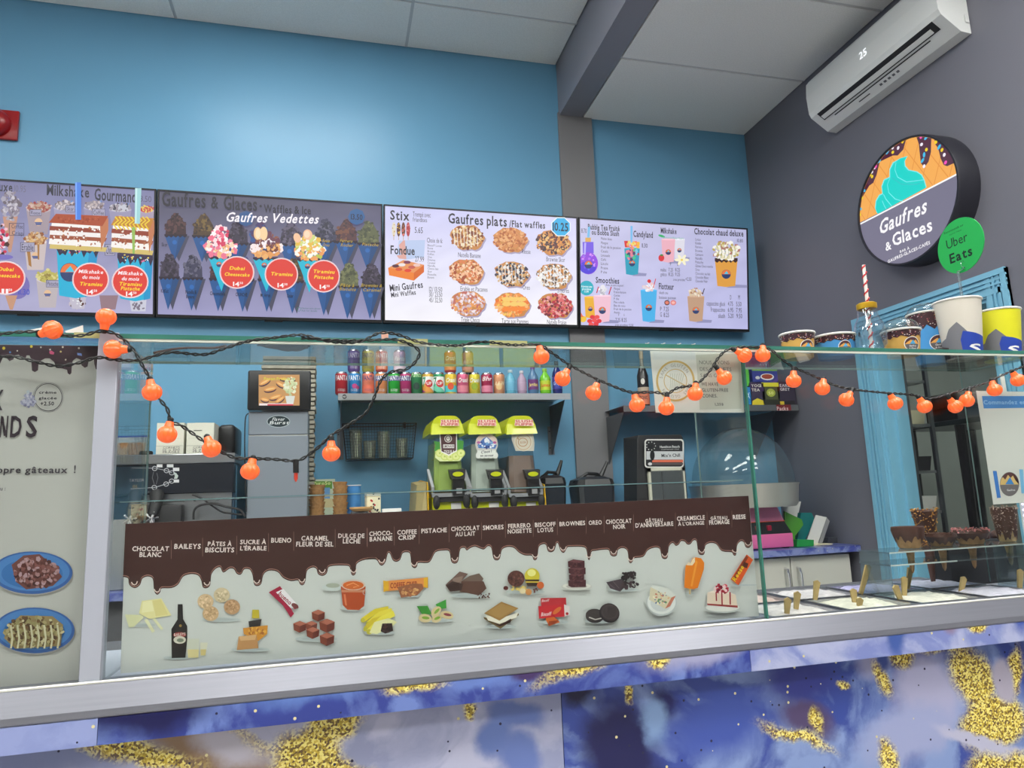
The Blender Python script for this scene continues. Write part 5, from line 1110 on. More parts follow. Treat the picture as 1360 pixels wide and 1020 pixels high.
# ================================================================== SLUSH MACHINES
lime = mat('lime_plastic', (196, 204, 20), .3, coat=.3); yel = mat('yellow_plastic', (226, 178, 24), .4); hop = mat_glass('hopper_clear', (228, 234, 236), .05, .03, .06, (170, 182, 188))
silver = mat('silver_plastic', (170, 172, 174), .35, .5)
YH = 3.42
def slush(px0, px1, liquid, level, lidx, sticker, label):
    a, b = at(px0, 655, YH), at(px1, 574, YH); x0, x1 = a.x, at(px1, 655, YH).x; z0 = a.z; z1 = b.z
    w_ = x1-x0; t = thing('slush_machine', label, 'slush machine', ((x0+x1)/2, YH+.15, ZC+.001), 0, 'three slush machines in a row')
    tp = .10*w_     # narrower at top
    dp = .30
    def frus(zA, zB, ins=0):
        fA = (zA-z0)/(z1-z0); fB = (zB-z0)/(z1-z0)
        pts = []
        for z, f_ in ((zA, fA), (zB, fB)):
            e = tp*f_+ins
            for (x, y) in ((x0+e, YH+.02+ins+.03*f_), (x0+e+.02, YH+ins+.03*f_), (x1-e-.02, YH+ins+.03*f_), (x1-e, YH+.02+ins+.03*f_), (x1-e, YH+dp-ins), (x0+e, YH+dp-ins)): pts.append((x, y, z))
        return pts
    zl_ = at(px0, level, YH).z
    fin('slush', MB().hull(frus(z0+.005, zl_, .004)), mat('slush_%d_%d_%d' % liquid, liquid, .35, bump=.3, bscale=150, var=.04, vscale=20), t, world=True)
    fin('hopper', MB().hull(frus(z0, z1+.01)), hop, t, world=True)
    # lid: domed lime cover
    L0, L1 = x0+tp-.022, x1-tp+.012; ztop = at((px0+px1)/2, 552, YH).z; n = 10; pts = []
    prof_ = []
    for k in range(n+1):
        f_ = k/n; x = L0+(L1-L0)*f_; e = abs(2*f_-1); z = ztop-.050*e**5; prof_.append((x, z))
    prof_ = [(L0-.006, z1-.004)]+prof_+[(L1+.006, z1+.002)]
    fin('lid', MB().prism([(x, YH-.0, z) for x, z in prof_], (0, dp+.02, 0)), lime, t, world=True)
    fin('lid_visor', MB().hull([(L0-.006, YH-.0005, z1-.003), (L1+.006, YH-.0005, z1+.002), (L0-.004, YH-.02, z1-.012), (L1+.004, YH-.02, z1-.008), (L0+.006, YH-.0005, z1+.045), (L1-.006, YH-.0005, z1+.045)]), lime, t, world=True)
    c = plane_canvas((x0, YH-.0215, z0), (1, 0, 0), (0, 0, 1), eps=3e-5); c.m = sc_(YH)
    lx = (px0+px1)/2+2.5+lidx
    lx -= 2; c.rect(lx-12, 557.2, lx+12, 561.8, (240, 206, 190)); c.rect(lx-12.5, 561.8, lx+12.5, 565.6, (240, 206, 190)); c.text('SLUSH', lx-11.5, 561.3, lx+11.5, 3.6, (200, 40, 56), 1); c.text('PUPPIE', lx-11.5, 565.3, lx+11.5, 3.2, (200, 40, 56), 1)
    # put print on the visor's sloped face: nearest plane slightly ahead of it
    c.build('lid_print', prt, t)
    c = plane_canvas((x0, YH-.002, z0), (1, 0, 0), (0, 0, 1), eps=3e-5); c.m = sc_(YH); sticker(c); c.build('sticker', prt, t)
    # tap
    tx = at(px0+(px1-px0)*.72, 640, YH).x; zt_ = at(px0, 624, YH).z; zb2 = at(px0, 659, YH).z
    q = fin('tap', MB().hull([(tx-.043, YH-.004, zt_), (tx+.04, YH-.004, zt_), (tx-.043, YH-.04, zt_-.006), (tx+.04, YH-.04, zt_-.006), (tx-.032, YH-.004, zt_-.05), (tx+.036, YH-.004, zt_-.05), (tx-.03, YH-.045, zt_-.05), (tx+.034, YH-.045, zt_-.05)]).box((tx-.026, YH-.04, zb2), (tx+.032, YH-.004, zt_-.05)), black, t, world=True)
    fin('tap_badge', MB().lathe([(.0, 0), (.023, 0), (.023, .004), (0, .004)], (0, 0, 0), 20, 'Y', cap=False).xf(Matrix.Translation((tx, YH-.0455, zt_-.026)) @ Matrix.Diagonal((1.15, 1, .5, 1))), lime, q, world=True)
    fin('tap_label', MB().box((tx-.008, YH-.0415, zb2+.008), (tx+.02, YH-.0405, zb2+.034)), mat('grey_label', (150, 150, 150), .5), q, world=True)
    # frame rails, knobs, base
    for x, s in ((x0-.012, -1), (x1+.004, 1)):
        fin('side_rail', MB().hull([(x, YH-.012, z0-.01), (x+.014, YH-.012, z0-.01), (x, YH-.012, z0+.03), (x+.014, YH-.012, z0+.03), (x-.012, YH+.06, z0+.12), (x, YH+.06, z0+.12), (x, YH+.06, z0), (x+.014, YH+.06, z0)]), silver, t, world=True)
        k_ = fin('latch_knob', MB().sphere((x+.006+(.012 if s < 0 else -.014), YH-.05, z0-.045), .018, 12, 8, (1, 1.1, 1.9)), matt_black, t, world=True)
    fin('drip_rail', MB().box((x0-.01, YH-.03, z0-.02), (x1+.01, YH+.02, z0-.002)), silver, t, world=True)
    fin('dark_tray', MB().box((x0, YH-.02, z0-.045), (x1, YH+.02, z0-.02)), matt_black, t, world=True)
    fin('base', MB().rbox((x0-.008, YH+.0, ZC+.002), (x1+.008, YH+dp, z0-.021), .004, 1), lime, t, world=True)
    fin('base_sticker', MB().box((tx-.03, YH-.003, z0-.085), (tx+.02, YH-.0005, z0-.05)), mat('paper_white'), t, world=True)
    return x0, x1
def st1(c):
    c.crop(540, 540, 6.8)
    c.poly([(245, 310), (300, 320), (300, 420), (250, 400), (262, 350)], (70, 150, 60)); c.poly([(455, 300), (515, 310), (510, 400), (460, 420)], (70, 150, 60))
    c.poly([(262, 400), (510, 400), (512, 450), (480, 492), (300, 495), (258, 460)], (226, 234, 170))
    for x, y in ((300, 420), (345, 450), (395, 455), (445, 450), (490, 420)): c.ell(x, y, 38, 36, (206, 220, 110)); c.ell(x, y, 30, 28, (226, 232, 150)); c.ell(x, y, 8, 8, (180, 200, 90))
    c.poly([(295, 240), (455, 235), (455, 400), (380, 445), (310, 410)], (236, 234, 230)); c.poly([(305, 250), (447, 245), (447, 395), (380, 432), (315, 402)], (84, 50, 52))
    c.ring(375, 290, 34, 34, 6, (230, 226, 220)); c.ell(375, 290, 18, 22, (220, 214, 206)); c.ell(369, 286, 4, 5, (84, 50, 52)); c.ell(382, 286, 4, 5, (84, 50, 52)); c.rect(330, 342, 430, 375, (235, 230, 226)); c.text('LIMONADE', 334, 370, 428, 22, (84, 50, 52), 1); c.text('TEQUILA', 338, 420, 432, 26, (240, 236, 230), 1)
def st2(c):
    c.crop(540, 540, 6.8)
    c.ell(722, 340, 102, 100, (206, 204, 196), 30); c.ell(722, 312, 96, 66, (226, 204, 190), 30)
    c.poly([(640, 345), (690, 290), (722, 270), (760, 300), (815, 350), (800, 380), (650, 375)], (80, 120, 190)); c.poly([(700, 300), (722, 275), (750, 305), (735, 330), (705, 325)], (240, 244, 250)); c.blobs(725, 345, 80, 28, 40, [(60, 100, 180), (120, 170, 220), (230, 236, 244), (40, 60, 130)], 12)
    c.ell(650, 325, 16, 12, (190, 100, 160)); c.ell(795, 325, 16, 12, (190, 100, 160))
    for x in (650, 685, 722, 760, 800): c.ell(x, 440, 26, 30, (222, 224, 216))
    c.rect(640, 395, 805, 440, (226, 228, 220)); c.text("C'mon lá", 672, 425, 775, 24, (40, 50, 60), 1, .2, y1=412); c.text('en saveur', 665, 452, 785, 20, (40, 50, 60), 1, .1)
def st3(c):
    c.crop(540, 540, 6.8); c.poly([(945, 222), (1140, 222), (1155, 330), (1150, 400), (985, 400), (950, 300)], (196, 190, 176)); c.ell(1055, 315, 84, 88, (214, 206, 186), 30); c.ring(1055, 320, 70, 72, 5, (190, 150, 110)); c.ring(1050, 322, 44, 40, 6, (180, 130, 90)); c.blobs(1015, 290, 16, 12, 8, [(170, 140, 100)], 6); c.text('SLUSH', 1025, 332, 1078, 18, (180, 130, 90), 1)
s1 = slush(576, 618, (186, 208, 84), 586, 0, st1, 'slush machine with lime green slush and lemon sticker, left of three')
s2 = slush(626, 668, (222, 224, 204), 589, -1, st2, 'slush machine with pale cream slush and mountain sticker, middle of three')
s3 = slush(677, 716, (160, 126, 108), 605, -1, st3, 'slush machine with brown slush and beige round sticker, right of three')
t = thing('machine_cabinet', 'yellow side panels framing the three slush machines', 'cabinet', ((s1[0]+s3[1])/2, YH+.4, ZC+.001))
zz1 = at(573, 635, YH).z
fin('side_panel', MB().hull([(s1[0]-.022, YH-.03, ZC+.002), (s1[0]-.034, YH-.03, ZC+.002), (s1[0]-.034, YH+.33, ZC+.002), (s1[0]-.022, YH+.33, ZC+.002), (s1[0]-.03, YH-.02, zz1-.02), (s1[0]-.034, YH-.02, zz1-.02), (s1[0]-.034, YH+.33, zz1), (s1[0]-.022, YH+.33, zz1)]), yel, t, world=True)
fin('outer_cover', MB().hull([(s1[0]-.036, YH-.025, ZC+.002), (s1[0]-.036, YH+.33, ZC+.002), (s1[0]-.11, YH+.0, ZC+.002), (s1[0]-.11, YH+.33, ZC+.002), (s1[0]-.038, YH-.02, zz1-.02), (s1[0]-.038, YH+.33, zz1-.005), (s1[0]-.075, YH+.05, zz1-.03), (s1[0]-.075, YH+.33, zz1-.01)]), mat('beige_cover', (176, 160, 110), .5), t, world=True)
fin('side_panel', MB().hull([(s3[1]+.022, YH-.03, ZC+.002), (s3[1]+.036, YH-.03, ZC+.002), (s3[1]+.036, YH+.33, ZC+.002), (s3[1]+.022, YH+.33, ZC+.002), (s3[1]+.022, YH-.02, zz1-.05), (s3[1]+.026, YH-.02, zz1-.05), (s3[1]+.032, YH+.33, zz1), (s3[1]+.022, YH+.33, zz1)]), yel, t, world=True)
fin('back_panel', MB().box((s1[0]-.034, YH+.335, ZC+.002), (s3[1]+.036, YH+.345, zz1-.03)), yel, t, world=True)
# ================================================================== BLENDER JARS
smoke = mat_glass('smoky_plastic', (120, 130, 138), .08, .1, .35, (60, 66, 74))
def jar(px, ptop, pj, pw, Y, label):
    x = at(px, 660, Y).x; zj = at(px, pj, Y).z; zt_ = at(px, ptop, Y).z; w_ = pw*sc_(Y)/2
    t = thing('blender_jar', label, 'blender jar', (x, Y, ZC+.001), 0, 'blender jars with black lids')
    h = zj-ZC
    fin('jar', MB().hull([(s*w_*f_, q*w_*f_, z) for z, f_ in ((h-.26, .82), (h, 1)) for s, q in ((-1, -.8), (-.8, -1), (.8, -1), (1, -.8), (1, .8), (.8, 1), (-.8, 1), (-1, .8))]), smoke, t)
    fin('motor_base', MB().rbox((-w_*.95, -w_*.95, 0), (w_*.95, w_*.95, h-.262), .01), matt_black, t)
    m = MB().hull([(s*w_*f_, q*w_*f_, z) for z, f_ in ((h, 1.04), (h+.03, .95), (h+.045, .6)) for s, q in ((-1, -.7), (-.7, -1), (.7, -1), (1, -.7), (1, .7), (.7, 1), (-.7, 1), (-1, .7))])
    m.hull([(-w_*1.1, -.01, h+.02), (-w_*.6, -.02, h+.05), (w_*.3, -.02, h+.04), (w_*.2, .02, h+.045), (-w_*.6, .02, h+.05), (-w_*.7, 0, h+.012)])
    l_ = fin('lid', m, black, t)
    fin('lid_handle', MB().tube([(w_*.2, 0, h+.03), (w_*.6, 0, h+.05), (w_*1.0, 0, zt_-ZC+.008)], [.016, .014, .008], 8), black, l_)
    fin('lid_loop', MB().tube([(-w_*.8, -.01, h+.03), (-w_*.3, -.03, h+.062), (w_*.3, -.02, h+.058), (w_*.7, 0, h+.03)], .009, 8), black, l_)
jar(732, 614, 643, 34, 3.55, 'smoky blender jar with black lid, just right of the slush machines')
jar(786, 616, 645, 50, 3.45, 'wider smoky blender jar with black lid in front of the grey column')
# ================================================================== DRINK MIXER
YM = 3.45; a, b = at(848, 665, YM), at(907, 578, YM)
t = thing('drink_mixer', 'black upright drink mixer with white-framed dial panel and clear splash door', 'mixer', ((a.x+b.x)/2, YM+.15, ZC+.001))
x0, x1, zt_ = at(845, 665, YM).x, at(914, 665, YM).x, at(880, 577, YM).z; xt0, xt1 = at(848, 580, YM).x, at(909, 580, YM).x
fin('housing', MB().hull([(x0, YM+.02, ZC+.002), (x1, YM+.02, ZC+.002), (x0, YM+.2, ZC+.002), (x1, YM+.2, ZC+.002), (x0+.005, YM, ZC+.3), (x1-.002, YM, ZC+.3), (xt0+.01, YM+.02, zt_), (xt1-.01, YM+.02, zt_), (xt0, YM+.02, zt_-.02), (xt1, YM+.02, zt_-.02), (xt0, YM+.2, zt_), (xt1, YM+.2, zt_)]), matt_black, t, world=True)
c = plane_canvas((a.x, YM-.002, a.z), (1, 0, 0), (0, 0, 1), eps=6e-5); c.m = sc_(YM); c.crop(820, 520, 5.667)
def rr_(c, x0, y0, x1, y1, r, col):
    pts = []
    for cx_, cy2, a0 in ((x1-r, y1-r, 0), (x0+r, y1-r, 1), (x0+r, y0+r, 2), (x1-r, y0+r, 3)): pts += [(cx_+r*math.cos((a0+i/4)*PI/2), cy2+r*math.sin((a0+i/4)*PI/2)) for i in range(5)]
    c.poly(pts, col)
rr_(c, 204, 358, 500, 575, 24, (216, 216, 210)); rr_(c, 214, 368, 490, 565, 18, (30, 30, 34)); c.rect(218, 450, 496, 512, (200, 202, 204)); c.rect(262, 514, 494, 532, (222, 110, 80)); c.rect(262, 536, 494, 552, (90, 80, 80))
c.text('Hamilton Beach', 320, 425, 468, 17, (220, 220, 220), 1); c.text('commercial', 330, 440, 462, 9, (200, 200, 200)); c.text("Mix'n Chill", 332, 494, 472, 24, (50, 50, 54), 1)
for k in range(9): an = 2*PI*k/9; c.ell(252+34*math.cos(an), 410+30*math.sin(an), 4, 4, (210, 210, 205), 6)
c.ell(250, 410, 18, 17, (16, 16, 18)); c.ell(262, 480, 18, 38, (18, 18, 20)); c.ell(245, 545, 16, 12, (220, 220, 220), 8); c.build('control_panel', prt, t)
m = MB(); fz0 = ZC+.04
p0, p1, p2 = at(860, 622, YM-.012), at(905, 622, YM-.012), at(913, 668, YM-.012)
fr = mat('cream_frame', (206, 204, 186), .4)
zt2 = p0.z
for (xa2, xb2, z0_, z1_) in ((p0.x, p0.x+.016, fz0, zt2), (p1.x-.002, p1.x+.014, fz0, zt2), (p0.x, p1.x+.014, zt2-.02, zt2), (p0.x, p1.x+.014, fz0, fz0+.02)): m.box((xa2, YM-.02, z0_), (xb2, YM-.003, z1_))
fin('door_frame', m, fr, t, world=True)
fin('steel_liner', MB().box((p0.x+.016, YM-.008, fz0+.02), (p1.x-.002, YM-.004, zt2-.02)), mat('liner_steel', (176, 178, 176), .3, .6, var=.1, vscale=12), t, world=True)
fin('splash_door', MB().box((p0.x+.012, YM-.026, fz0+.02), (p1.x, YM-.022, zt2-.015)), mat_glass('splash_plastic', (205, 210, 210), .1, .1, .15, (150, 155, 155)), t, world=True)
fin('spindle', MB().cyl(((p0.x+p1.x)/2-.02, YM-.014, fz0+.1), ((p0.x+p1.x)/2-.02, YM-.014, zt2-.02), .005), chrome, t, world=True)
# ================================================================== COTTON CANDY MACHINE
YC = 3.58; cx0 = at(988, 660, YC).x; rb = (at(1050, 660, YC).x-at(927, 660, YC).x)/2; zr = at(1050, 641, YC).z; zb3 = at(1050, 675, YC).z+.02
t = thing('cotton_candy_machine', 'steel bowl cotton candy machine with clear dome on a pink and black base', 'cotton candy machine', (cx0, YC, ZC+.001))
o = Vector((cx0, YC, 0))
fin('bowl', MB().lathe([(0, zb3), (rb*.93, zb3), (rb*.97, zb3+.02), (rb, zr-.012), (rb*1.02, zr), (rb*.985, zr), (rb*.95, zb3+.03), (0, zb3+.012)], o, 48, cap=False), mat('bowl_steel', (200, 197, 188), .36, .5), t, world=True)
rd = rb*.95; hd = at(988, 566, YC-.1).z-zr
fin('dome', MB().lathe([(rd*math.cos(a), zr+hd*math.sin(a)) for a in [PI/2*k/12*.97 for k in range(13)]], o, 48, cap=False), mat_glass('dome_clear', (238, 243, 243), .05, .02, .05, (170, 185, 190)), t, world=True)
fin('spinner', MB().lathe([(.05, zb3+.012), (.05, zr-.03), (.03, zr-.01), (0, zr-.01)], o, 20, cap=False), chrome, t, world=True)
pink = mat('pink_enamel', (226, 106, 160), .3); hh = zb3-ZC
xpl, xpr = cx0-.2, at(1060, 712, 3.37).x
fin('base', MB().rbox((xpl, 3.385, ZC+.006), (xpr-.02, YC+.15, ZC+hh*.36), .006), pink, t, world=True)
fin('control_band', MB().hull([(x, y, z) for x, y, z in [(xpl, 3.385, ZC+hh*.36), (xpr-.025, 3.385, ZC+hh*.36), (xpl, YC+.15, ZC+hh*.36), (xpr-.025, YC+.15, ZC+hh*.36), (xpl, 3.41, ZC+hh*.64), (xpr-.05, 3.41, ZC+hh*.64), (xpl, YC+.15, ZC+hh*.64), (xpr-.05, YC+.15, ZC+hh*.64)]]), black, t, world=True)
fin('upper_base', MB().hull([(x, y, z) for z, e in ((ZC+hh*.655, 0), (ZC+hh-.002, .02)) for x in (xpl+e, xpr-.05-e) for y in (3.412+e, YC+.14)]), mat('pale_pink_enamel', (214, 130, 168), .35), t, world=True)
fin('accent_strip', MB().box((xpl, 3.407, ZC+hh*.64), (xpr-.048, YC+.15, ZC+hh*.655)), mat('orange_strip', (240, 100, 60), .4), t, world=True)
for k in range(3):
    x = xpr-.16-k*.07; z = ZC+hh*.5
    fin('rocker_switch', MB().rbox((x-.012, 3.385, z-.014), (x+.012, 3.402, z+.014), .003), mat('switch_red', (150, 20, 50), .3) if k < 2 else chrome, t, world=True)
fin('foot', MB().box((xpl+.02, 3.40, ZC+.0005), (xpl+.05, 3.43, ZC+.006)).box((xpr-.07, 3.40, ZC+.0005), (xpr-.04, 3.43, ZC+.006)), matt_black, t, world=True)
# leftovers to the right of the machine
def slab(name, label, cat, pts, Y, th, m_, group=None):
    W_ = [at(x, y, Y) for x, y in pts]
    for p in W_: p.z = max(p.z, ZC+.0012)
    zmin = min(p.z for p in W_)
    o = fin(name, MB().prism([tuple(p) for p in W_], (0, th, 0)), m_, loc=(W_[0].x, Y, zmin), world=True); tag(o, label, cat, group); return o
slab('folder', 'white paper sheet leaning behind the pink machine', 'paper', [(1040, 666), (1064, 666), (1060, 684), (1058, 722), (1042, 722)], 3.60, .004, mat('paper_white'))
slab('folder', 'bright green folder leaning beside the pink machine', 'folder', [(1042, 679), (1065, 690), (1067, 697), (1056, 712), (1056, 727), (1044, 727)], 3.45, .012, mat('green_card', (80, 150, 50), .5))
slab('binder', 'teal binder leaning right of the green folder', 'binder', [(1064, 681), (1078, 681), (1082, 690), (1066, 724), (1058, 724)], 3.50, .03, mat('teal_card', (20, 120, 120), .5))
slab('folder', 'tilted white printed booklet right of the teal binder', 'booklet', [(1084, 684), (1098, 687), (1086, 726), (1070, 726)], 3.46, .006, mat('paper_white'))
slab('folder', 'grey booklet leaning outermost toward the grey wall', 'booklet', [(1098, 687), (1102, 692), (1092, 726), (1087, 726)], 3.47, .006, mat('grey_label'))
slab('box', 'low bright green box in front of the teal binder', 'box', [(1059, 717), (1081, 717), (1081, 729), (1059, 729)], 3.40, .05, mat('vivid_green', (30, 150, 70), .5))
slab('box', 'flat box with black and yellow print by the grey wall', 'box', [(1088, 722), (1106, 722), (1106, 730), (1084, 730)], 3.42, .06, mat('cream_tin'))
slab('container', 'dark grey container at the worktop end by the grey wall', 'container', [(1100, 714), (1112, 714), (1114, 729), (1100, 729)], 3.50, .05, mat('smoke_plastic', (60, 62, 68), .3))
# ================================================================== RIGHT WALL SHELF (back wall, right of column)
YQ = 3.70; za = at(950, 538, YQ).z; zb4 = at(950, 546, YQ).z; xq0, xq1 = at(828, 541, YQ).x, 2.79
t = thing('wall_shelf', 'grey metal wall shelf right of the column holding tea boxes', 'shelf', ((xq0+xq1)/2, YB, zb4))
fin('shelf_board', MB().box((xq0, YQ+.002, za-.004), (xq1, YB-.001, za)), dsteel, t, world=True); fin('front_lip', MB().box((xq0, YQ, zb4), (xq1, YQ+.002, za)), mat('shelf_lip_grey', (110, 114, 118), .4, .5), t, world=True)
for x in (xq0+.004, xq1-.16): fin('bracket', MB().prism([(x, YQ+.01, zb4), (x, YB-.001, zb4), (x, YB-.001, zb4-.28), (x, YB-.02, zb4-.29)], (.003, 0, 0)), dsteel, t, world=True)
def teabox(x0p, x1p, y0p, y1p, Y, z, name, label, col, draw):
    a, b = at(x0p, y1p, Y), at(x1p, y0p, Y); x0, x1 = a.x, b.x; h = at(x0p, y0p, Y).z-at(x0p, y1p, Y).z
    t = thing(name, label, 'tea box', ((x0+x1)/2, Y+.04, z), 0, 'tea boxes on the grey shelf')
    fin('box', MB().box((x0, Y, z), (x1-.002, Y+.09, z+h)), mat('card_%d_%d_%d' % col, col, .5), t, world=True)
    c = Canvas(lambda u, v, d: Vector((x0+u*(x1-x0-.002), Y-.0004-d, z+v*h)), None, 4e-5); c.m = 1; draw(c); c.build('print', prt, t)
    return z+h
ys = YQ+.02; z = za+.0005
def d_chai(c): c.rect(.05, .6, .95, .95, (60, 40, 80)); c.text('YOGI', .2, .78, .8, -.12, (220, 214, 200), 1); c.text('TEA', .2, .6, .7, -.12, (220, 214, 200), 1); c.ell(.55, .12, .38, .3, (226, 200, 40)) if False else c.poly([(.15, 0), (.2, .18), (.5, .3), (.85, .2), (.95, 0)], (226, 206, 50))
def d_lem(c): c.rect(0, .82, 1, 1, (220, 214, 60)); c.ell(.5, .55, .26, .18, (170, 180, 70)); c.text('50', .35, .48, .65, -.12, (230, 230, 150), 1); c.rect(0, 0, 1, .25, (40, 44, 30))
def d_dk(c): c.text('EARL', .15, .78, .7, -.12, (220, 214, 220), 1); c.text('GREY', .15, .62, .7, -.12, (220, 214, 220), 1); c.poly([(.3, 0), (.35, .16), (.9, .2), (.95, 0)], (26, 26, 30)); c.rect(.05, .02, .3, .16, (220, 190, 50))
teabox(995.5, 1015, 507, 538, ys, z, 'tea_box', 'dark purple tea box with a yellow half disc, lower row left', (58, 48, 74), d_chai)
zz2 = teabox(1014, 1034, 507, 537, ys, z, 'tea_box', 'olive black tea box with yellow top, lower row middle', (74, 80, 48), d_lem)
teabox(1034.5, 1055, 505, 536, ys, z, 'tea_box', 'dark tea box at the right end of the lower row', (50, 42, 62), d_dk)
def d_cup(c): c.rect(0, .86, 1, 1, (120, 170, 70)); c.ell(.58, .42, .27, .25, (226, 226, 226)); c.ell(.58, .44, .22, .18, (160, 70, 50)); c.ell(.2, .35, .09, .12, (200, 200, 205))
zz3 = teabox(1000, 1032, 489, 507, ys, zz2+.0006, 'tea_box', 'blue tea box picturing a cup of red tea, middle row', (50, 60, 140), d_cup)
def d_pu(c): c.text('200', .4, .25, .8, -.35, (230, 220, 230), 1, .2)
teabox(998, 1023, 470, 488.5, ys, zz3+.0006, 'tea_box', 'purple tea box on top of the blue one', (120, 60, 120), d_pu)
def d_gb(c): c.rect(.1, .5, .9, .98, (90, 190, 60)); c.rect(.1, .02, .9, .47, (40, 130, 200)); c.text('OX', .2, .18, .8, -.15, (220, 240, 250), 1)
teabox(987.5, 995, 487, 538, ys, z, 'tea_box', 'narrow green over blue box left of the purple tea boxes', (30, 70, 80), d_gb)
p = at(859, 540, YQ+.03)
t = thing('syrup_bottle', 'dark bottle with gold cap and orange label beside the gluten notice', 'bottle', (p.x, YQ+.06, za+.0005))
hb = at(859, 467, YQ+.06).z-za
fin('bottle', MB().lathe([(0, 0), (.03, 0), (.034, .01), (.034, hb*.55), (.022, hb*.68), (.011, hb*.76), (.011, hb*.88), (0, hb*.88)], n=22, cap=False), mat('dark_bottle', (30, 26, 28), .2), t)
fin('cap', MB().lathe([(.013, hb*.86), (.013, hb), (0, hb)], n=16, cap=False), mat('gold_cap', (170, 150, 120), .4), t)
c = cyl_canvas(.0342, 0, a0=-PI/2-.45, eps=6e-5); c.band(-.05, .05, .01, hb*.26, (214, 120, 90), 16); c.band(-.05, .05, hb*.27, hb*.34, (190, 170, 150), 16); c.ell(0, hb*.44, .012, .018, (214, 208, 200)); c.text('TONIC', -.022, hb*.12, .022, -.02, (60, 30, 20), 1); c.build('label', prt, t, world=False)
p = at(1040, 543, YQ-.002); c = plane_canvas((p.x, YQ-.0005, p.z), (1, 0, 0), (0, 0, 1)); c.m = sc_(YQ)
tg = thing('price_tag', 'small dark red price tag on the grey shelf lip', 'tag', tuple(p)); fin('card', MB().box((at(1031, 540, YQ).x, YQ-.003, zb4+.001), (at(1050, 540, YQ).x, YQ-.0005, za)), mat('tag_red', (120, 30, 34), .5), tg, world=True)
c = plane_canvas((p.x, YQ-.0033, p.z), (1, 0, 0), (0, 0, 1)); c.text('Packs', 1032, 545, 1047, 5, (230, 200, 200), 1); c.build('print', prt, tg)
# ================================================================== THROUGH THE DOORWAY
t = thing('side_table', 'dark table with tapered legs seen through the doorway', 'table', (4.1, 2.5, 0))
X_ = 3.55
a, b = atX(1195, 567, X_), atX(1300, 567, X_)
ya, yb2 = a.y, b.y; zt3 = a.z
print('table', ya, yb2, zt3)
fin('table_top', MB().rbox((X_, min(ya, yb2)-.3, zt3-.03), (X_+.6, max(ya, yb2)+.05, zt3), .004, 1), mat('table_dark', (30, 48, 50), .3), t, world=True)
for (x, y) in ((X_+.06, atX(1280, 600, X_+.06).y), (X_+.06, max(ya, yb2)-.02), (X_+.54, max(ya, yb2)-.02), (X_+.54, min(ya, yb2)-.2)):
    fin('leg', MB().tube([(x, y, 0), (x, y, zt3-.03)], [.014, .03], 8), black, t, world=True)
t = thing('stool_cushion', 'grey-brown cushioned box standing on the dark table beyond the doorway', 'cushion', (X_+.3, atX(1265, 540, X_+.3).y, zt3+.001))
fin('cushion', MB().rbox((-.12, -.16, .10), (.12, .16, .19), .03, 3), mat('cushion_grey', (96, 88, 84), .8), t); fin('box', MB().rbox((-.1, -.12, 0), (.1, .12, .099), .01), matt_black, t)
t = thing('steel_rack', 'steel rack with trays just inside the doorway', 'rack', (3.19, 3.3, 0))
for z in (.9, 1.12, 1.34, 1.60, 1.85):
    fin('rack_shelf', MB().box((3.12, 3.20, z), (3.26, 3.45, z+.015)), steel, t, world=True)
for x, y in ((3.11, 3.19), (3.26, 3.19), (3.11, 3.45), (3.26, 3.45)): fin('rack_post', MB().box((x, y, 0), (x+.02, y+.02, 2.0)), dsteel, t, world=True)
for k, (z, m_) in enumerate(((.915, matt_black), (1.135, mat('paper_white')), (1.355, matt_black), (1.615, mat('cream_tin')))):
    o = fin('tray', MB().hull([(3.14, 3.22, z+.001), (3.24, 3.22, z+.001), (3.14, 3.4, z+.001), (3.24, 3.4, z+.001), (3.135, 3.21, z+.08), (3.25, 3.21, z+.08), (3.135, 3.42, z+.08), (3.25, 3.42, z+.08)]), m_, loc=(3.19, 3.30, z+.001), world=True)
    tag(o, ['black tray on the lowest visible rack shelf through the doorway', 'white tray on the second rack shelf through the doorway', 'black tray on the third rack shelf through the doorway', 'cream tray on the top rack shelf through the doorway'][k], 'tray', 'trays on the rack')
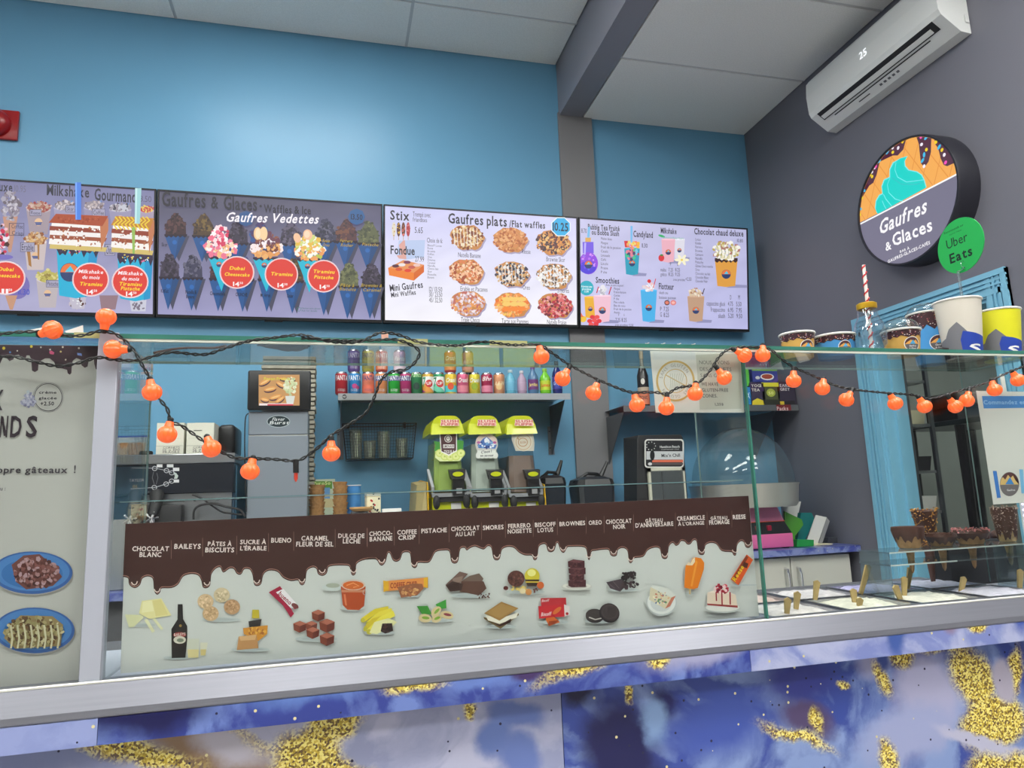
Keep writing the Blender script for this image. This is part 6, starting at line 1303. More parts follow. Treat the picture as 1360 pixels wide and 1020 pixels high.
# ================================================================== DISPLAY BOARD WITH TOPPINGS
YBd = G+.012
def board(name, label, cat, quad, draw, m_, th=.004, Y=YBd, eps=8e-6):
    P_ = [at(x, y, Y) for x, y in quad]; cx = sum(p.x for p in P_)/4; zb = min(p.z for p in P_)
    t = thing(name, label, cat, (cx, Y, zb))
    fin('sheet', MB().prism([tuple(p) for p in P_], (0, th, 0)), m_, t, world=True)
    c = plane_canvas((cx, Y-.0003, zb), (1, 0, 0), (0, 0, 1), eps=eps); c.m = sc_(Y); draw(c); c.build('print', prt, t); return t
BR, WHb, LN = (64, 34, 30), (203, 206, 203), (236, 222, 218)
def drip(c, pts, top, hl=True):
    """pts: lower outline of the brown glaze, rounded"""
    P_ = smooth([(x, y, 0) for x, y in pts], 5); P_ = [(p.x, p.y) for p in P_]
    return P_
def d_board(c):
    c.crop(150, 650, 3.886)
    low = [(52, 450), (80, 458), (86, 490), (112, 508), (138, 492), (150, 460), (180, 448), (208, 462), (214, 520), (228, 542), (242, 530), (250, 510), (300, 508), (335, 490), (360, 450), (400, 436), (440, 442), (458, 470), (466, 504), (485, 508), (500, 492), (506, 440), (530, 408), (556, 402), (570, 428), (600, 408), (625, 410), (640, 434), (660, 438), (676, 412), (706, 412), (722, 440), (730, 488), (745, 498), (764, 486), (775, 440), (805, 418), (850, 424), (880, 456), (920, 472), (955, 468), (968, 490), (982, 492), (992, 470), (1000, 420), (1030, 402), (1052, 410), (1060, 436), (1082, 445), (1102, 432), (1112, 400), (1150, 392), (1195, 392), (1222, 398), (1232, 436), (1242, 443), (1252, 430), (1256, 385), (1300, 362), (1360, 358)]
    L = [(150+x/3.886, 650+y/3.886) for x, y in low]
    low2 = [(160, 435), (210, 436), (232, 466), (246, 470), (262, 450), (275, 404), (290, 404), (305, 440), (325, 450), (345, 438), (358, 404), (380, 396), (404, 406), (412, 470), (428, 486), (440, 476), (448, 456), (500, 456), (520, 440), (545, 396), (590, 386), (625, 392), (636, 448), (655, 460), (672, 446), (684, 380), (712, 372), (722, 386), (742, 372), (770, 364), (800, 376), (820, 380), (840, 362), (862, 372), (874, 430), (892, 442), (908, 430), (920, 382), (955, 366), (990, 372), (1015, 396), (1050, 414), (1090, 416), (1100, 438), (1112, 440), (1120, 420), (1128, 366), (1155, 350), (1172, 358), (1182, 390), (1200, 396), (1216, 384), (1226, 350), (1238, 346), (1252, 385), (1270, 400), (1288, 370), (1310, 366)]
    L += [(450+x/4.25, 640+y/4.25) for x, y in low2]
    low3 = [(310, 366), (335, 380), (345, 432), (352, 438), (362, 395), (385, 388), (430, 382), (462, 384), (472, 412), (488, 420), (505, 414), (512, 384), (540, 372), (568, 390), (576, 448), (586, 458), (596, 446), (606, 430), (655, 422), (680, 386), (720, 370), (750, 378), (762, 425), (778, 435), (792, 424), (798, 370), (815, 346), (830, 348), (840, 360), (856, 352), (868, 334), (890, 336), (905, 352), (922, 350), (938, 330), (958, 336), (968, 400), (985, 412), (1000, 404), (1005, 360), (1035, 344), (1070, 352), (1100, 390), (1155, 396), (1165, 412), (1178, 412), (1184, 360), (1205, 334), (1225, 340), (1234, 366), (1250, 372), (1264, 358), (1270, 328)]
    L += [(700+x/4.25, 640+y/4.25) for x, y in low3]
    c.crop(0, 0, 1)
    S = [(p.x, p.y) for p in smooth([(x, y, 0) for x, y in L], 3)]
    q0 = (166.7, 695.8); q1 = (994.1, 658.4)
    brown = [q0]+[(q0[0]+(q1[0]-q0[0])*i/40, q0[1]+(q1[1]-q0[1])*i/40) for i in range(1, 41)]
    c.poly([q0, q1, (S[-1][0], S[-1][1])]+S[::-1][1:], BR)
    # fine highlight and rim lines along the glaze
    c.line([(x, y-1.6) for x, y in S], .7, (176, 132, 120)); c.line([(x, y-.2) for x, y in S], 1.0, (52, 24, 22))
    for x, y in L:
        pass
    for x, y in [(178.5, 779), (208.7, 788.5), (275, 779.5), (341, 777), (401, 775.5), (428, 763), (469.5, 762.5), (507, 749.5), (550, 753.5), (604, 747), (660, 743), (711, 742.5), (732, 732.5), (748, 733), (782, 742.5), (815, 738), (838, 747), (883, 741.5), (932, 736), (976.5, 736), (993.5, 726.5)]:
        c.line([(x-4, y-6), (x-2.6, y-3.4), (x, y-2.2), (x+2.6, y-3.4), (x+4, y-7)], 1.1, (226, 206, 198))
    # words
    T = [('CHOCOLAT', 99, 288, 318, 306, 24, 0), ('BLANC', 136, 249, 348, 342, 24, 0), ('BAILEYS', 316, 452, 306, 298, 25, 0), ('PÂTES À', 489, 612, 292, 285, 22, 0), ('BISCUITS', 476, 625, 324, 315, 24, 0), ('SUCRE À', 656, 790, 282, 276, 22, 0), ("L'ÉRABLE", 656, 792, 314, 306, 22, 0), ('BUENO', 816, 920, 274, 270, 24, 0), ('CARAMEL', 972, 1112, 264, 258, 24, 0), ('FLEUR DE SEL', 945, 1138, 294, 285, 24, 0), ('DULCE DE', 1162, 1298, 250, 245, 22, 0), ('LECHE', 1186, 1276, 278, 275, 24, 0)]
    c.crop(150, 650, 3.886)
    for s, a, b, y0, y1, h, _ in T: c.text(s, a, y0, b, h, LN, 1, 0, y1=y0)
    for x, y0, y1 in ((301, 262, 358), (463, 250, 346), (639, 240, 336), (803, 226, 322), (933, 218, 316), (1147, 205, 300), (1311, 198, 294)): c.line([(x, y0), (x, y1)], 2.5, (120, 90, 84))
    c.crop(450, 640, 4.25)
    for s, a, b, y, h in [('CHOCO-', 172, 302, 306, 25), ('BANANE', 174, 302, 336, 25), ('COFFEE', 330, 440, 298, 25), ('CRISP', 336, 432, 328, 25), ('PISTACHE', 466, 610, 290, 25), ('CHOCOLAT', 634, 794, 278, 24), ('AU LAIT', 658, 770, 308, 24), ('SMORES', 813, 930, 272, 25), ('FERRERO', 956, 1082, 262, 24), ('NOISETTE', 953, 1088, 292, 24), ('BISCOFF', 1107, 1224, 255, 24), ('LOTUS', 1122, 1210, 285, 24)]: c.text(s, a, y, b, h, LN, 1)
    for x, y0, y1 in ((161, 262, 368), (313, 252, 358), (453, 245, 350), (622, 236, 340), (805, 228, 326), (940, 222, 316), (1097, 214, 310), (1233, 206, 300)): c.line([(x, y0), (x, y1)], 2.8, (120, 90, 84))
    c.crop(700, 640, 4.25)
    for s, a, b, y, h in [('BROWNIES', 183, 328, 250, 24), ('OREO', 348, 422, 243, 24), ('CHOCOLAT', 445, 590, 238, 24), ('NOIR', 486, 555, 266, 24), ('GÂTEAU', 668, 766, 230, 20), ("D'ANNIVERSAIRE", 612, 826, 258, 24), ('CREAMSICLE', 846, 1004, 220, 24), ("À L'ORANGE", 852, 1000, 248, 20), ('GÂTEAU', 1036, 1130, 215, 18), ('FROMAGE', 1028, 1143, 242, 24), ('REESE', 1162, 1234, 211, 24)]: c.text(s, a, y, b, h, LN, 1)
    for x, y0, y1 in ((333, 198, 292), (434, 192, 288), (600, 184, 278), (836, 174, 270), (1015, 170, 264), (1155, 162, 256)): c.line([(x, y0), (x, y1)], 2.8, (120, 90, 84))
    # ---- pictures
    c.crop(150, 650, 3.886)
    def sh(x, y, rx, ry): c.ell(x, y, rx, ry, (186, 194, 194)); c.ell(x, y, rx*.7, ry*.6, (172, 180, 181))
    sh(150, 700, 70, 10)
    c.poly([(150, 575), (250, 562), (302, 650), (190, 668), (135, 640)], (228, 220, 160)); c.poly([(155, 580), (200, 572), (212, 628), (150, 636)], (236, 230, 180)); c.poly([(205, 575), (248, 568), (285, 645), (222, 655)], (220, 208, 140)); c.poly([(62, 645), (150, 648), (160, 660), (110, 708), (84, 712)], (214, 214, 170)); c.line([(170, 670), (210, 735)], 12, (222, 220, 180)); c.line([(210, 665), (255, 722)], 10, (222, 220, 180))
    sh(330, 868, 70, 10)
    c.poly([(335, 592), (360, 592), (362, 668), (384, 705), (384, 770), (374, 868), (304, 870), (302, 720), (334, 670)], (30, 26, 26)); c.poly([(306, 730), (383, 722), (378, 810), (306, 818)], (40, 30, 28)); c.ell(345, 750, 34, 14, (150, 50, 50)); c.text('BAILEYS', 316, 757, 374, 14, (230, 210, 200), 1); c.ell(345, 776, 32, 20, (210, 205, 190)); c.ell(348, 778, 18, 10, (120, 130, 110)); c.ell(349, 703, 7, 7, (150, 120, 60))
    c.poly([(383, 770), (446, 770), (442, 868), (388, 870)], (204, 206, 190)); c.poly([(385, 825), (444, 825), (441, 868), (389, 868)], (222, 208, 150)); c.poly([(450, 790), (490, 790), (478, 858), (452, 858)], (214, 212, 190)); c.poly([(452, 825), (482, 825), (477, 856), (454, 856)], (214, 196, 130))
    sh(560, 672, 100, 12)
    for x, y, col in ((478, 578, (214, 184, 146)), (562, 545, (208, 190, 156)), (505, 640, (206, 172, 132)), (615, 606, (190, 150, 112))): c.ell(x, y, 42, 39, col, 14); c.blobs(x, y, 32, 30, 26, [tuple(min(255, v+22) for v in col), tuple(v-22 for v in col)], 7)
    sh(710, 825, 100, 12)
    c.poly([(720, 620), (754, 620), (756, 664), (718, 664)], (196, 176, 50)); c.poly([(700, 680), (768, 668), (760, 712), (705, 715)], (50, 44, 44)); c.poly([(672, 715), (800, 700), (796, 745), (750, 782), (676, 745)], (206, 140, 50)); c.blobs(740, 735, 50, 22, 26, [(226, 170, 70), (170, 100, 40)], 8); c.poly([(650, 758), (742, 748), (752, 818), (640, 828)], (190, 140, 90)); c.poly([(650, 758), (742, 748), (735, 775), (660, 780)], (214, 170, 120))
    c.poly([(805, 530), (862, 498), (880, 520), (960, 605), (940, 618), (905, 590), (935, 640), (918, 660), (880, 600)], (160, 24, 60)); c.poly([(842, 530), (880, 512), (962, 605), (918, 612)], (236, 230, 234)); c.text('bueno', 852, 540, 912, 22, (150, 20, 50), 1, 0, y1=596); c.ell(940, 600, 20, 12, (120, 60, 60), rot=.5)
    sh(1050, 770, 110, 16)
    for x, y, s in ((1060, 650, 34), (965, 708, 34), (1025, 705, 30), (1032, 740, 34), (1105, 702, 40), (1105, 772, 38)):
        c.poly([(x-s, y-s*.5), (x, y-s*.9), (x+s, y-s*.5), (x, y-s*.1)], (176, 104, 84)); c.poly([(x-s, y-s*.5), (x, y-s*.1), (x-s*.05, y+s*.9), (x-s*.9, y+s*.5)], (128, 62, 44)); c.poly([(x, y-s*.1), (x+s, y-s*.5), (x+s*.9, y+s*.5), (x-s*.05, y+s*.9)], (104, 46, 36))
    c.ell(1130, 505, 50, 20, (196, 204, 202)); c.ell(1135, 495, 36, 12, (170, 176, 160)); sh(1235, 610, 60, 16)
    c.poly([(1176, 500), (1304, 500), (1296, 600), (1270, 622), (1210, 620), (1186, 596)], (176, 72, 30)); c.ell(1240, 492, 62, 28, (214, 190, 176)); c.ell(1240, 494, 54, 22, (206, 100, 40)); c.line([(1205, 495), (1240, 482), (1270, 498), (1240, 505)], 5, (236, 150, 90)); c.rect(1180, 518, 1300, 530, (200, 130, 96)); c.ring(1298, 530, 9, 14, 3, (180, 170, 166)); c.poly([(1190, 540), (1200, 540), (1208, 600), (1198, 596)], (214, 120, 80))
    c.crop(450, 640, 4.25)
    sh(230, 850, 90, 12)
    for x0, y0, x1, y1, w_, col in ((135, 780, 280, 715, 26, (222, 200, 50)), (165, 800, 300, 725, 26, (232, 214, 70)), (150, 830, 240, 770, 26, (214, 190, 50)), (170, 845, 312, 740, 30, (236, 222, 80))):
        c.line([(x0, y0), ((x0+x1)/2, (y0+y1)/2-18), (x1, y1)], w_, col); c.ell(x0, y0, w_*.5, w_*.5, (190, 180, 60), 10)
    c.poly([(172, 850), (200, 790), (280, 768), (328, 790), (300, 815), (215, 858)], (232, 228, 170)); c.poly([(245, 798), (300, 796), (306, 840), (262, 855), (235, 842)], (52, 34, 34)); c.blobs(270, 825, 28, 22, 12, [(80, 52, 48), (34, 22, 24)], 8)
    sh(390, 640, 70, 10)
    c.poly([(250, 560), (500, 538), (502, 592), (252, 618)], (222, 140, 70)); c.poly([(250, 556), (280, 560), (282, 612), (252, 620)], (224, 170, 40)); c.poly([(478, 540), (502, 536), (502, 598), (480, 595)], (224, 170, 40)); c.text('COFFEE CRISP', 290, 600, 440, 30, (140, 40, 34), 1); c.poly([(330, 592), (420, 572), (470, 575), (478, 600), (440, 640), (350, 652)], (150, 92, 62)); c.blobs(400, 615, 55, 28, 24, [(214, 160, 100), (176, 110, 70), (196, 140, 90)], 9)
    sh(550, 780, 90, 12)
    c.poly([(438, 700), (500, 698), (524, 745), (470, 748)], (60, 140, 50)); c.poly([(545, 690), (604, 662), (606, 712), (560, 716)], (60, 150, 56))
    for x, y, rx, ry, ro in ((485, 768, 36, 24, .1), (548, 730, 34, 22, -.8), (608, 750, 38, 22, .2), (550, 770, 30, 22, -.4)): c.ell(x, y, rx, ry, (216, 196, 150), rot=ro); c.ell(x+4, y-2, rx*.6, ry*.35, (130, 170, 60) if x != 608 else (140, 60, 70), rot=ro)
    sh(740, 640, 110, 14)
    c.poly([(600, 580), (680, 505), (728, 518), (680, 570), (625, 618)], (110, 84, 76)); c.poly([(640, 545), (700, 530), (690, 560), (650, 590)], (140, 116, 104)); c.poly([(735, 530), (790, 515), (815, 545), (800, 575), (690, 560)], (110, 90, 80)); c.poly([(690, 560), (815, 560), (832, 600), (790, 640), (680, 618)], (92, 62, 52)); c.poly([(602, 585), (640, 560), (700, 575), (690, 612), (630, 618)], (60, 38, 34)); c.blobs(815, 640, 40, 22, 20, [(110, 76, 66), (80, 50, 44)], 6)
    sh(910, 815, 90, 12)
    c.poly([(815, 760), (905, 790), (1012, 740), (1014, 750), (910, 828), (818, 772)], (110, 90, 50)); c.poly([(825, 750), (910, 770), (1010, 735), (1000, 765), (905, 800), (840, 780)], (236, 230, 214)); c.poly([(818, 740), (915, 675), (1012, 712), (905, 782)], (158, 120, 66)); c.poly([(830, 738), (915, 685), (998, 712), (905, 768)], (170, 132, 76)); c.poly([(850, 785), (905, 805), (970, 770), (968, 790), (906, 815)], (60, 30, 26))
    sh(1050, 620, 110, 12)
    c.ell(998, 545, 48, 46, (90, 50, 44)); c.blobs(998, 545, 42, 40, 50, [(120, 76, 66), (66, 34, 32), (100, 56, 50)], 7); c.ell(1088, 530, 42, 44, (206, 190, 50)); c.ell(1085, 512, 24, 20, (236, 230, 140)); c.poly([(1048, 550), (1130, 550), (1112, 588), (1062, 588)], (60, 40, 30)); c.poly([(1050, 560), (1128, 560), (1126, 568), (1052, 568)], (206, 180, 60)); c.blobs(1015, 598, 50, 12, 16, [(206, 170, 80), (226, 200, 110)], 9); c.ell(1135, 582, 20, 20, (206, 100, 50)); c.ell(1035, 615, 18, 16, (226, 210, 170)); c.ell(1068, 620, 18, 18, (206, 140, 80)); c.ell(940, 598, 14, 12, (90, 40, 36)); c.blobs(1100, 610, 20, 10, 8, [(110, 60, 50)], 6)
    c.crop(700, 640, 4.25)
    sh(150, 790, 80, 12)
    c.poly([(74, 655), (216, 652), (218, 700), (76, 706)], (186, 40, 50)); c.poly([(60, 700), (205, 690), (208, 758), (64, 770)], (196, 34, 44)); c.poly([(205, 690), (236, 700), (236, 750), (208, 758)], (226, 214, 214)); c.ell(222, 742, 8, 8, (180, 40, 50)); c.text('Biscoff', 76, 756, 132, 20, (240, 220, 220), 1, .2); c.ell(165, 725, 30, 12, (214, 110, 50), rot=-.7); c.text('Biscoff', 80, 676, 120, 14, (240, 220, 220), 1, .2); c.poly([(98, 768), (150, 760), (182, 790), (120, 812)], (206, 100, 40)); c.poly([(120, 785), (178, 778), (150, 802), (116, 806)], (150, 60, 26))
    c.ell(276, 590, 88, 22, (196, 196, 190)); c.ell(276, 586, 80, 18, (222, 220, 212)); c.ell(276, 590, 60, 12, (190, 184, 178))
    for k, (x0, y0, x1, y1) in enumerate(((228, 548, 328, 592), (232, 516, 318, 556), (230, 480, 326, 520), (226, 440, 320, 484))):
        c.poly([(x0, y0+8), (x0+30, y0-4), (x1, y0+4), (x1, y1), (x0+20, y1+2), (x0+2, y1-6)], (76, 38, 44)); c.poly([(x0+4, y0+8), (x0+34, y0-2), (x1-4, y0+6), (x1-30, y0+16)], (110, 66, 70)); c.blobs((x0+x1)/2, (y0+y1)/2+6, 36, 14, 12, [(60, 26, 32), (96, 54, 56)], 7)
    sh(400, 785, 80, 12)
    c.ell(378, 755, 52, 40, (40, 34, 36)); c.ell(376, 748, 50, 34, (58, 50, 50)); c.line([(345, 762), (380, 775), (420, 766)], 6, (196, 190, 184)); c.ell(460, 738, 58, 54, (34, 28, 32), rot=.5); c.ell(462, 732, 54, 48, (60, 50, 52), rot=.5); c.ring(462, 732, 44, 38, 3, (80, 70, 70))
    sh(540, 608, 90, 10)
    c.poly([(442, 565), (530, 545), (560, 580), (520, 618), (465, 600)], (70, 58, 66)); c.line([(460, 575), (490, 600)], 3, (110, 96, 100)); c.line([(480, 560), (515, 600)], 3, (110, 96, 100)); c.blobs(570, 530, 44, 26, 40, [(40, 28, 32), (66, 48, 54), (28, 20, 24)], 10); c.blobs(560, 580, 60, 18, 30, [(40, 28, 32), (70, 52, 58)], 10)
    c.ell(752, 680, 86, 74, (190, 196, 196), 30); c.ell(752, 676, 80, 68, (226, 228, 226), 30); c.ell(750, 680, 60, 50, (206, 210, 210), 24)
    c.poly([(700, 580), (790, 598), (832, 640), (812, 662), (690, 600)], (214, 216, 210)); c.poly([(690, 592), (808, 650), (772, 714), (682, 662)], (216, 206, 176)); c.blobs(745, 652, 46, 36, 34, [(200, 110, 100), (110, 150, 110), (220, 160, 120), (100, 120, 160), (236, 226, 196)], 6); c.poly([(808, 650), (832, 640), (800, 700), (772, 714)], (196, 120, 96))
    c.ell(912, 628, 30, 6, (186, 194, 194)); c.poly([(906, 590), (918, 590), (916, 632), (906, 632)], (196, 170, 120))
    c.poly([(888, 470), (905, 450), (915, 460), (925, 430), (945, 424), (975, 430), (992, 455), (990, 490), (956, 596), (930, 604), (880, 596), (884, 500)], (226, 124, 22)); c.poly([(890, 468), (905, 450), (915, 460), (928, 432), (940, 426), (940, 450), (925, 470), (905, 470)], (236, 216, 180)); c.poly([(945, 440), (955, 450), (925, 590), (915, 585)], (236, 150, 50))
    c.ell(1095, 712, 100, 26, (190, 194, 192)); c.ell(1095, 706, 96, 24, (224, 224, 218)); c.poly([(1010, 622), (1168, 635), (1180, 700), (1008, 686)], (226, 206, 186)); c.poly([(1008, 684), (1180, 696), (1180, 708), (1010, 694)], (150, 50, 50)); c.poly([(1010, 622), (1080, 600), (1168, 635)], (236, 220, 206)); c.blobs(1088, 602, 48, 26, 40, [(170, 20, 50), (206, 60, 80), (120, 10, 40), (236, 200, 200)], 10)
    for x, y in ((1060, 670), (1092, 690), (1138, 690)): c.line([(x-2, 620), (x, y)], 8, (160, 20, 46))
    c.ell(1210, 580, 80, 5, (180, 188, 190)); c.poly([(1230, 408), (1266, 438), (1184, 582), (1140, 548)], (214, 84, 28)); c.poly([(1228, 414), (1240, 424), (1160, 560), (1146, 550)], (130, 50, 20)); c.poly([(1215, 450), (1240, 460), (1232, 486), (1206, 478)], (80, 34, 22)); c.text('Reese', 1166, 562, 1216, 26, (236, 200, 30), 1, 0, y1=480)
t_board = board('topping_board', 'long white display board with dripping chocolate band and topping names', 'sign board', [(166.7, 695.8), (994.1, 658.4), (1008.2, 818), (160, 894.5)], d_board, mat('board_white', WHb, .45))
# ================================================================== LEFT POSTER
def d_post(c):
    c.crop(0, 420, 5.23)
    c.poly([(-200, 196), (690, 206), (682, 372), (665, 368), (655, 330), (652, 296), (640, 292), (618, 300), (608, 350), (588, 358), (566, 340), (560, 302), (530, 290), (505, 310), (498, 360), (496, 395), (484, 406), (470, 396), (466, 372), (430, 362), (390, 360), (376, 318), (345, 292), (315, 292), (282, 310), (268, 330), (264, 375), (242, 388), (222, 378), (216, 300), (205, 272), (185, 272), (176, 296), (155, 296), (130, 266), (105, 272), (92, 300), (66, 312), (45, 290), (20, 288), (0, 330), (-40, 380), (-200, 390)], (66, 48, 58))
    for x, y, r_, col in ((218, 210, 10, (214, 190, 60)), (26, 222, 11, (214, 190, 60)), (284, 216, 6, (206, 200, 190)), (436, 214, 7, (214, 206, 190)), (422, 246, 7, (214, 200, 130)), (456, 302, 6, (214, 206, 190)), (548, 222, 7, (206, 200, 190)), (348, 232, 6, (206, 200, 190)), (120, 240, 5, (206, 200, 190)), (70, 250, 7, (90, 140, 200))): c.ell(x, y, r_, r_, col, 8)
    c.poly([(342, 246), (356, 238), (378, 252), (372, 266), (346, 262)], (206, 90, 130)); c.poly([(536, 254), (566, 258), (570, 276), (538, 270)], (110, 140, 210))
    c.ring(335, 563, 98, 97, 4, (70, 62, 74), 40); c.ring(335, 563, 106, 104, 2, (90, 84, 92), 40)
    c.blobs(200, 600, 50, 26, 60, [(150, 150, 176), (176, 176, 196), (130, 130, 160)], 12); c.blobs(205, 560, 32, 30, 40, [(160, 160, 184), (184, 184, 200), (140, 140, 168)], 11); c.blobs(200, 528, 12, 14, 10, [(170, 180, 190)], 8)
    c.text('crème', 272, 538, 394, 18, (60, 54, 64), 1); c.text('glacée', 270, 578, 396, 18, (60, 54, 64), 1); c.text('+2.50', 282, 620, 376, 26, (60, 54, 64), 1)
    c.crop(0, 440, 3.922)
    for s, x0, x1 in (('A', -110, -62), ('N', -2, 38), ('D', 52, 110), ('S', 134, 192)): c.text(s, x0, 550, x1, 108, (50, 38, 48), 1)
    c.line([(14, 445), (26, 545)], 8, (50, 38, 48)); c.text('X', -60, 412, 14, 110, (60, 50, 60), 0)
    c.text('propre gâteaux', -80, 738, 352, 34, (66, 60, 68), 1, 0, y1=738); c.text('!', 386, 738, 394, 40, (66, 60, 68), 1); c.text('au menu :', -90, 832, 30, 20, (80, 74, 80), 1)
    c.crop(0, 660, 2.835)
    for cx, cy_, rx, ry in ((122, 285, 152, 80), (130, 502, 152, 86)):
        c.ell(cx, cy_+6, rx, ry, (150, 148, 146), 40); c.ell(cx, cy_, rx, ry, (52, 92, 156), 40); c.ell(cx, cy_-3, rx*.93, ry*.9, (72, 124, 186), 40); c.ell(cx, cy_+4, rx*.76, ry*.7, (52, 106, 168), 36)
    c.poly([(45, 255), (90, 220), (150, 215), (205, 262), (235, 300), (200, 335), (100, 348), (60, 318)], (110, 64, 60)); c.blobs(140, 285, 85, 56, 160, [(90, 48, 44), (130, 82, 78), (160, 120, 120), (70, 34, 34), (176, 144, 150)], 9)
    c.poly([(40, 480), (80, 445), (200, 448), (240, 480), (230, 560), (60, 570), (18, 530)], (150, 130, 90)); c.blobs(130, 505, 108, 56, 240, [(170, 156, 110), (120, 90, 56), (196, 186, 146), (96, 72, 50), (150, 140, 96)], 9)
    for k in range(8): c.line([(45+k*25, 480), (52+k*25, 530), (46+k*25, 568)], 5, (200, 194, 160))
t_post = board('menu_poster', 'greyish white cake menu poster with dark drip border, left behind the glass', 'poster', [(-180, 455), (131.2, 459.5), (105, 904), (-240, 945)], d_post, mat('poster_paper', (180, 179, 175), .6, var=.015), .002)
# ================================================================== GLUTEN NOTICE
def d_gl(c):
    c.crop(860, 450, 8.5); c.rect(60, 150, 540, 235, (205, 208, 208)); c.poly([(545, 180), (1040, 160), (1060, 790), (590, 800)], (188, 190, 178))
    c.ring(315, 475, 218, 232, 22, (196, 166, 100), 44); c.ring(315, 475, 132, 136, 8, (196, 166, 100), 40); c.line([(200, 405), (430, 530)], 12, (196, 166, 100))
    for k in range(7): c.line([(250+k*22, 590), (262+k*20, 500), (256+k*26, 390)], 7, (176, 184, 170))
    import math as _m
    s = 'SANS GLUTEN * SANS GLUTEN * '
    for i, ch in enumerate(s):
        if ch in ' *': continue
        an = -PI*.93+i*2*PI/len(s); x = 315+168*_m.cos(an); y = 475+180*_m.sin(an); g = GL[(0, ch)]; rot = an+PI/2
        uv = []
        for gx, gy in g[0]:
            dx = (gx-g[2]/2)*52; dy = -(gy-.35)*52
            uv.append(c.P(x+dx*_m.cos(rot)-dy*_m.sin(rot), y+dx*_m.sin(rot)+dy*_m.cos(rot)))
        c.raw(uv, g[1], (150, 150, 140))
    c.k += 1
    for s, x0, x1, y, h in (('NOUS AVONS', 585, 925, 285, 42), ('DES CORNETS', 592, 948, 360, 40), ('SANS GLUTEN.', 598, 960, 432, 40), ('WE HAVE', 606, 800, 530, 40), ('GLUTEN-FREE', 612, 912, 597, 38), ('CONES.', 618, 790, 662, 38), ('1,25$', 762, 858, 752, 28)): c.text(s, x0, y, x1, h, (96, 96, 96), 1 if y > 500 else 0)
board('gluten_notice', 'white paper notice with gold crossed-out wheat seal taped behind the glass joint', 'notice', [(863.5, 466), (983, 468), (988.5, 548), (871, 548)], d_gl, mat('notice_paper', (212, 212, 206), .6), .0006, G+.008)
# ================================================================== RIGHT PAPER SIGN
def d_rp(c):
    c.crop(1160, 470, 4.857); c.poly([(700, 272), (1160, 272), (1160, 345), (712, 352)], (70, 130, 196)); c.text('Commandez en ligne ici', 712, 325, 1120, 26, (150, 190, 226), 1)
    c.poly([(770, 755), (795, 755), (822, 928), (798, 930)], (60, 120, 196)); c.poly([(940, 745), (965, 745), (975, 900), (955, 900)], (120, 180, 220))
    c.ell(878, 840, 62, 78, (110, 104, 104), 30); c.poly([(820, 845), (936, 842)]+[(878+60*math.cos(a), 842-76*math.sin(a)) for a in [PI*k/12 for k in range(13)]], (214, 180, 110)); c.poly([(820, 812)]+[(878+60*math.cos(a), 842-76*math.sin(a)) for a in [PI*k/12 for k in range(12, -1, -1)]]+[(928, 800), (915, 815), (900, 785), (885, 800), (868, 780), (850, 812), (835, 795)], (90, 50, 50)); c.poly([(850, 842), (908, 842), (880, 795)], (60, 130, 196)); c.text('Gaufres', 862, 885, 915, 12, (220, 220, 220), 1)
board('order_notice', 'white paper notice with blue header and round logo at the right edge', 'notice', [(1296.5, 519), (1390, 521), (1420, 664), (1319.5, 670)], d_rp, mat('notice_paper'), .0006, G+.008)
# ================================================================== PLATE ITEMS
ZP = ZT+.0072
logo_w = (236, 236, 236)
def cup_print(body, drip=True, kind='logo'):
    def f(c, h):
        n = 30; w_ = .10
        if drip:
            uv = [(-w_+2*w_*i/n, h) for i in range(n+1)]+[(-w_+2*w_*i/n, h*(.74-.10*((i*7) % 5)/4)) for i in range(n+1)]
            c.raw(uv, [(i+n+1, i+n+2, i+1, i) for i in range(n)], (60, 32, 40)); c.k += 1
            r = random.Random(4)
            for k in range(150):
                u = r.uniform(-.075, .075); v = h*(1-.28*r.random()); s = .0011
                c.polyuv([(u-s, v-s*.7), (u+s, v-s*.4), (u+s*.8, v+s), (u-s*.6, v+s*.6)], r.choice([(230, 190, 120), (220, 220, 230), (200, 110, 120), (110, 70, 70), (240, 230, 220)]), 0)
            c.k += 1
        u0, v0, r0 = .020, h*.38, min(.018, h*.26)
        c.ell(u0, v0, r0+.0015, r0+.0015, logo_w); c.ell(u0, v0, r0, r0, (96, 92, 96)); c.polyuv([(u0+r0*math.cos(a), v0+r0*math.sin(a)) for a in [PI*k/12 for k in range(13)]], (232, 170, 84)); c.polyuv([(u0+r0*math.cos(a), v0+r0*math.sin(a)) for a in [PI*k/12 for k in range(13)]]+[(u0-r0*.6, v0+r0*.35), (u0-r0*.2, v0+r0*.62), (u0+r0*.1, v0+r0*.4), (u0+r0*.5, v0+r0*.6)], (80, 46, 50)); c.polyuv([(u0-r0*.4, v0), (u0+r0*.45, v0), (u0+.001, v0+r0*.62)], (80, 170, 220))
        c.text('Gaufres', u0-r0*.5, v0-r0*.4, u0+r0*.5, -r0*.25, (230, 230, 230), 1, .2); c.text('& Glaces', u0-r0*.5, v0-r0*.75, u0+r0*.5, -r0*.2, (230, 230, 230), 1, .1)
    return f
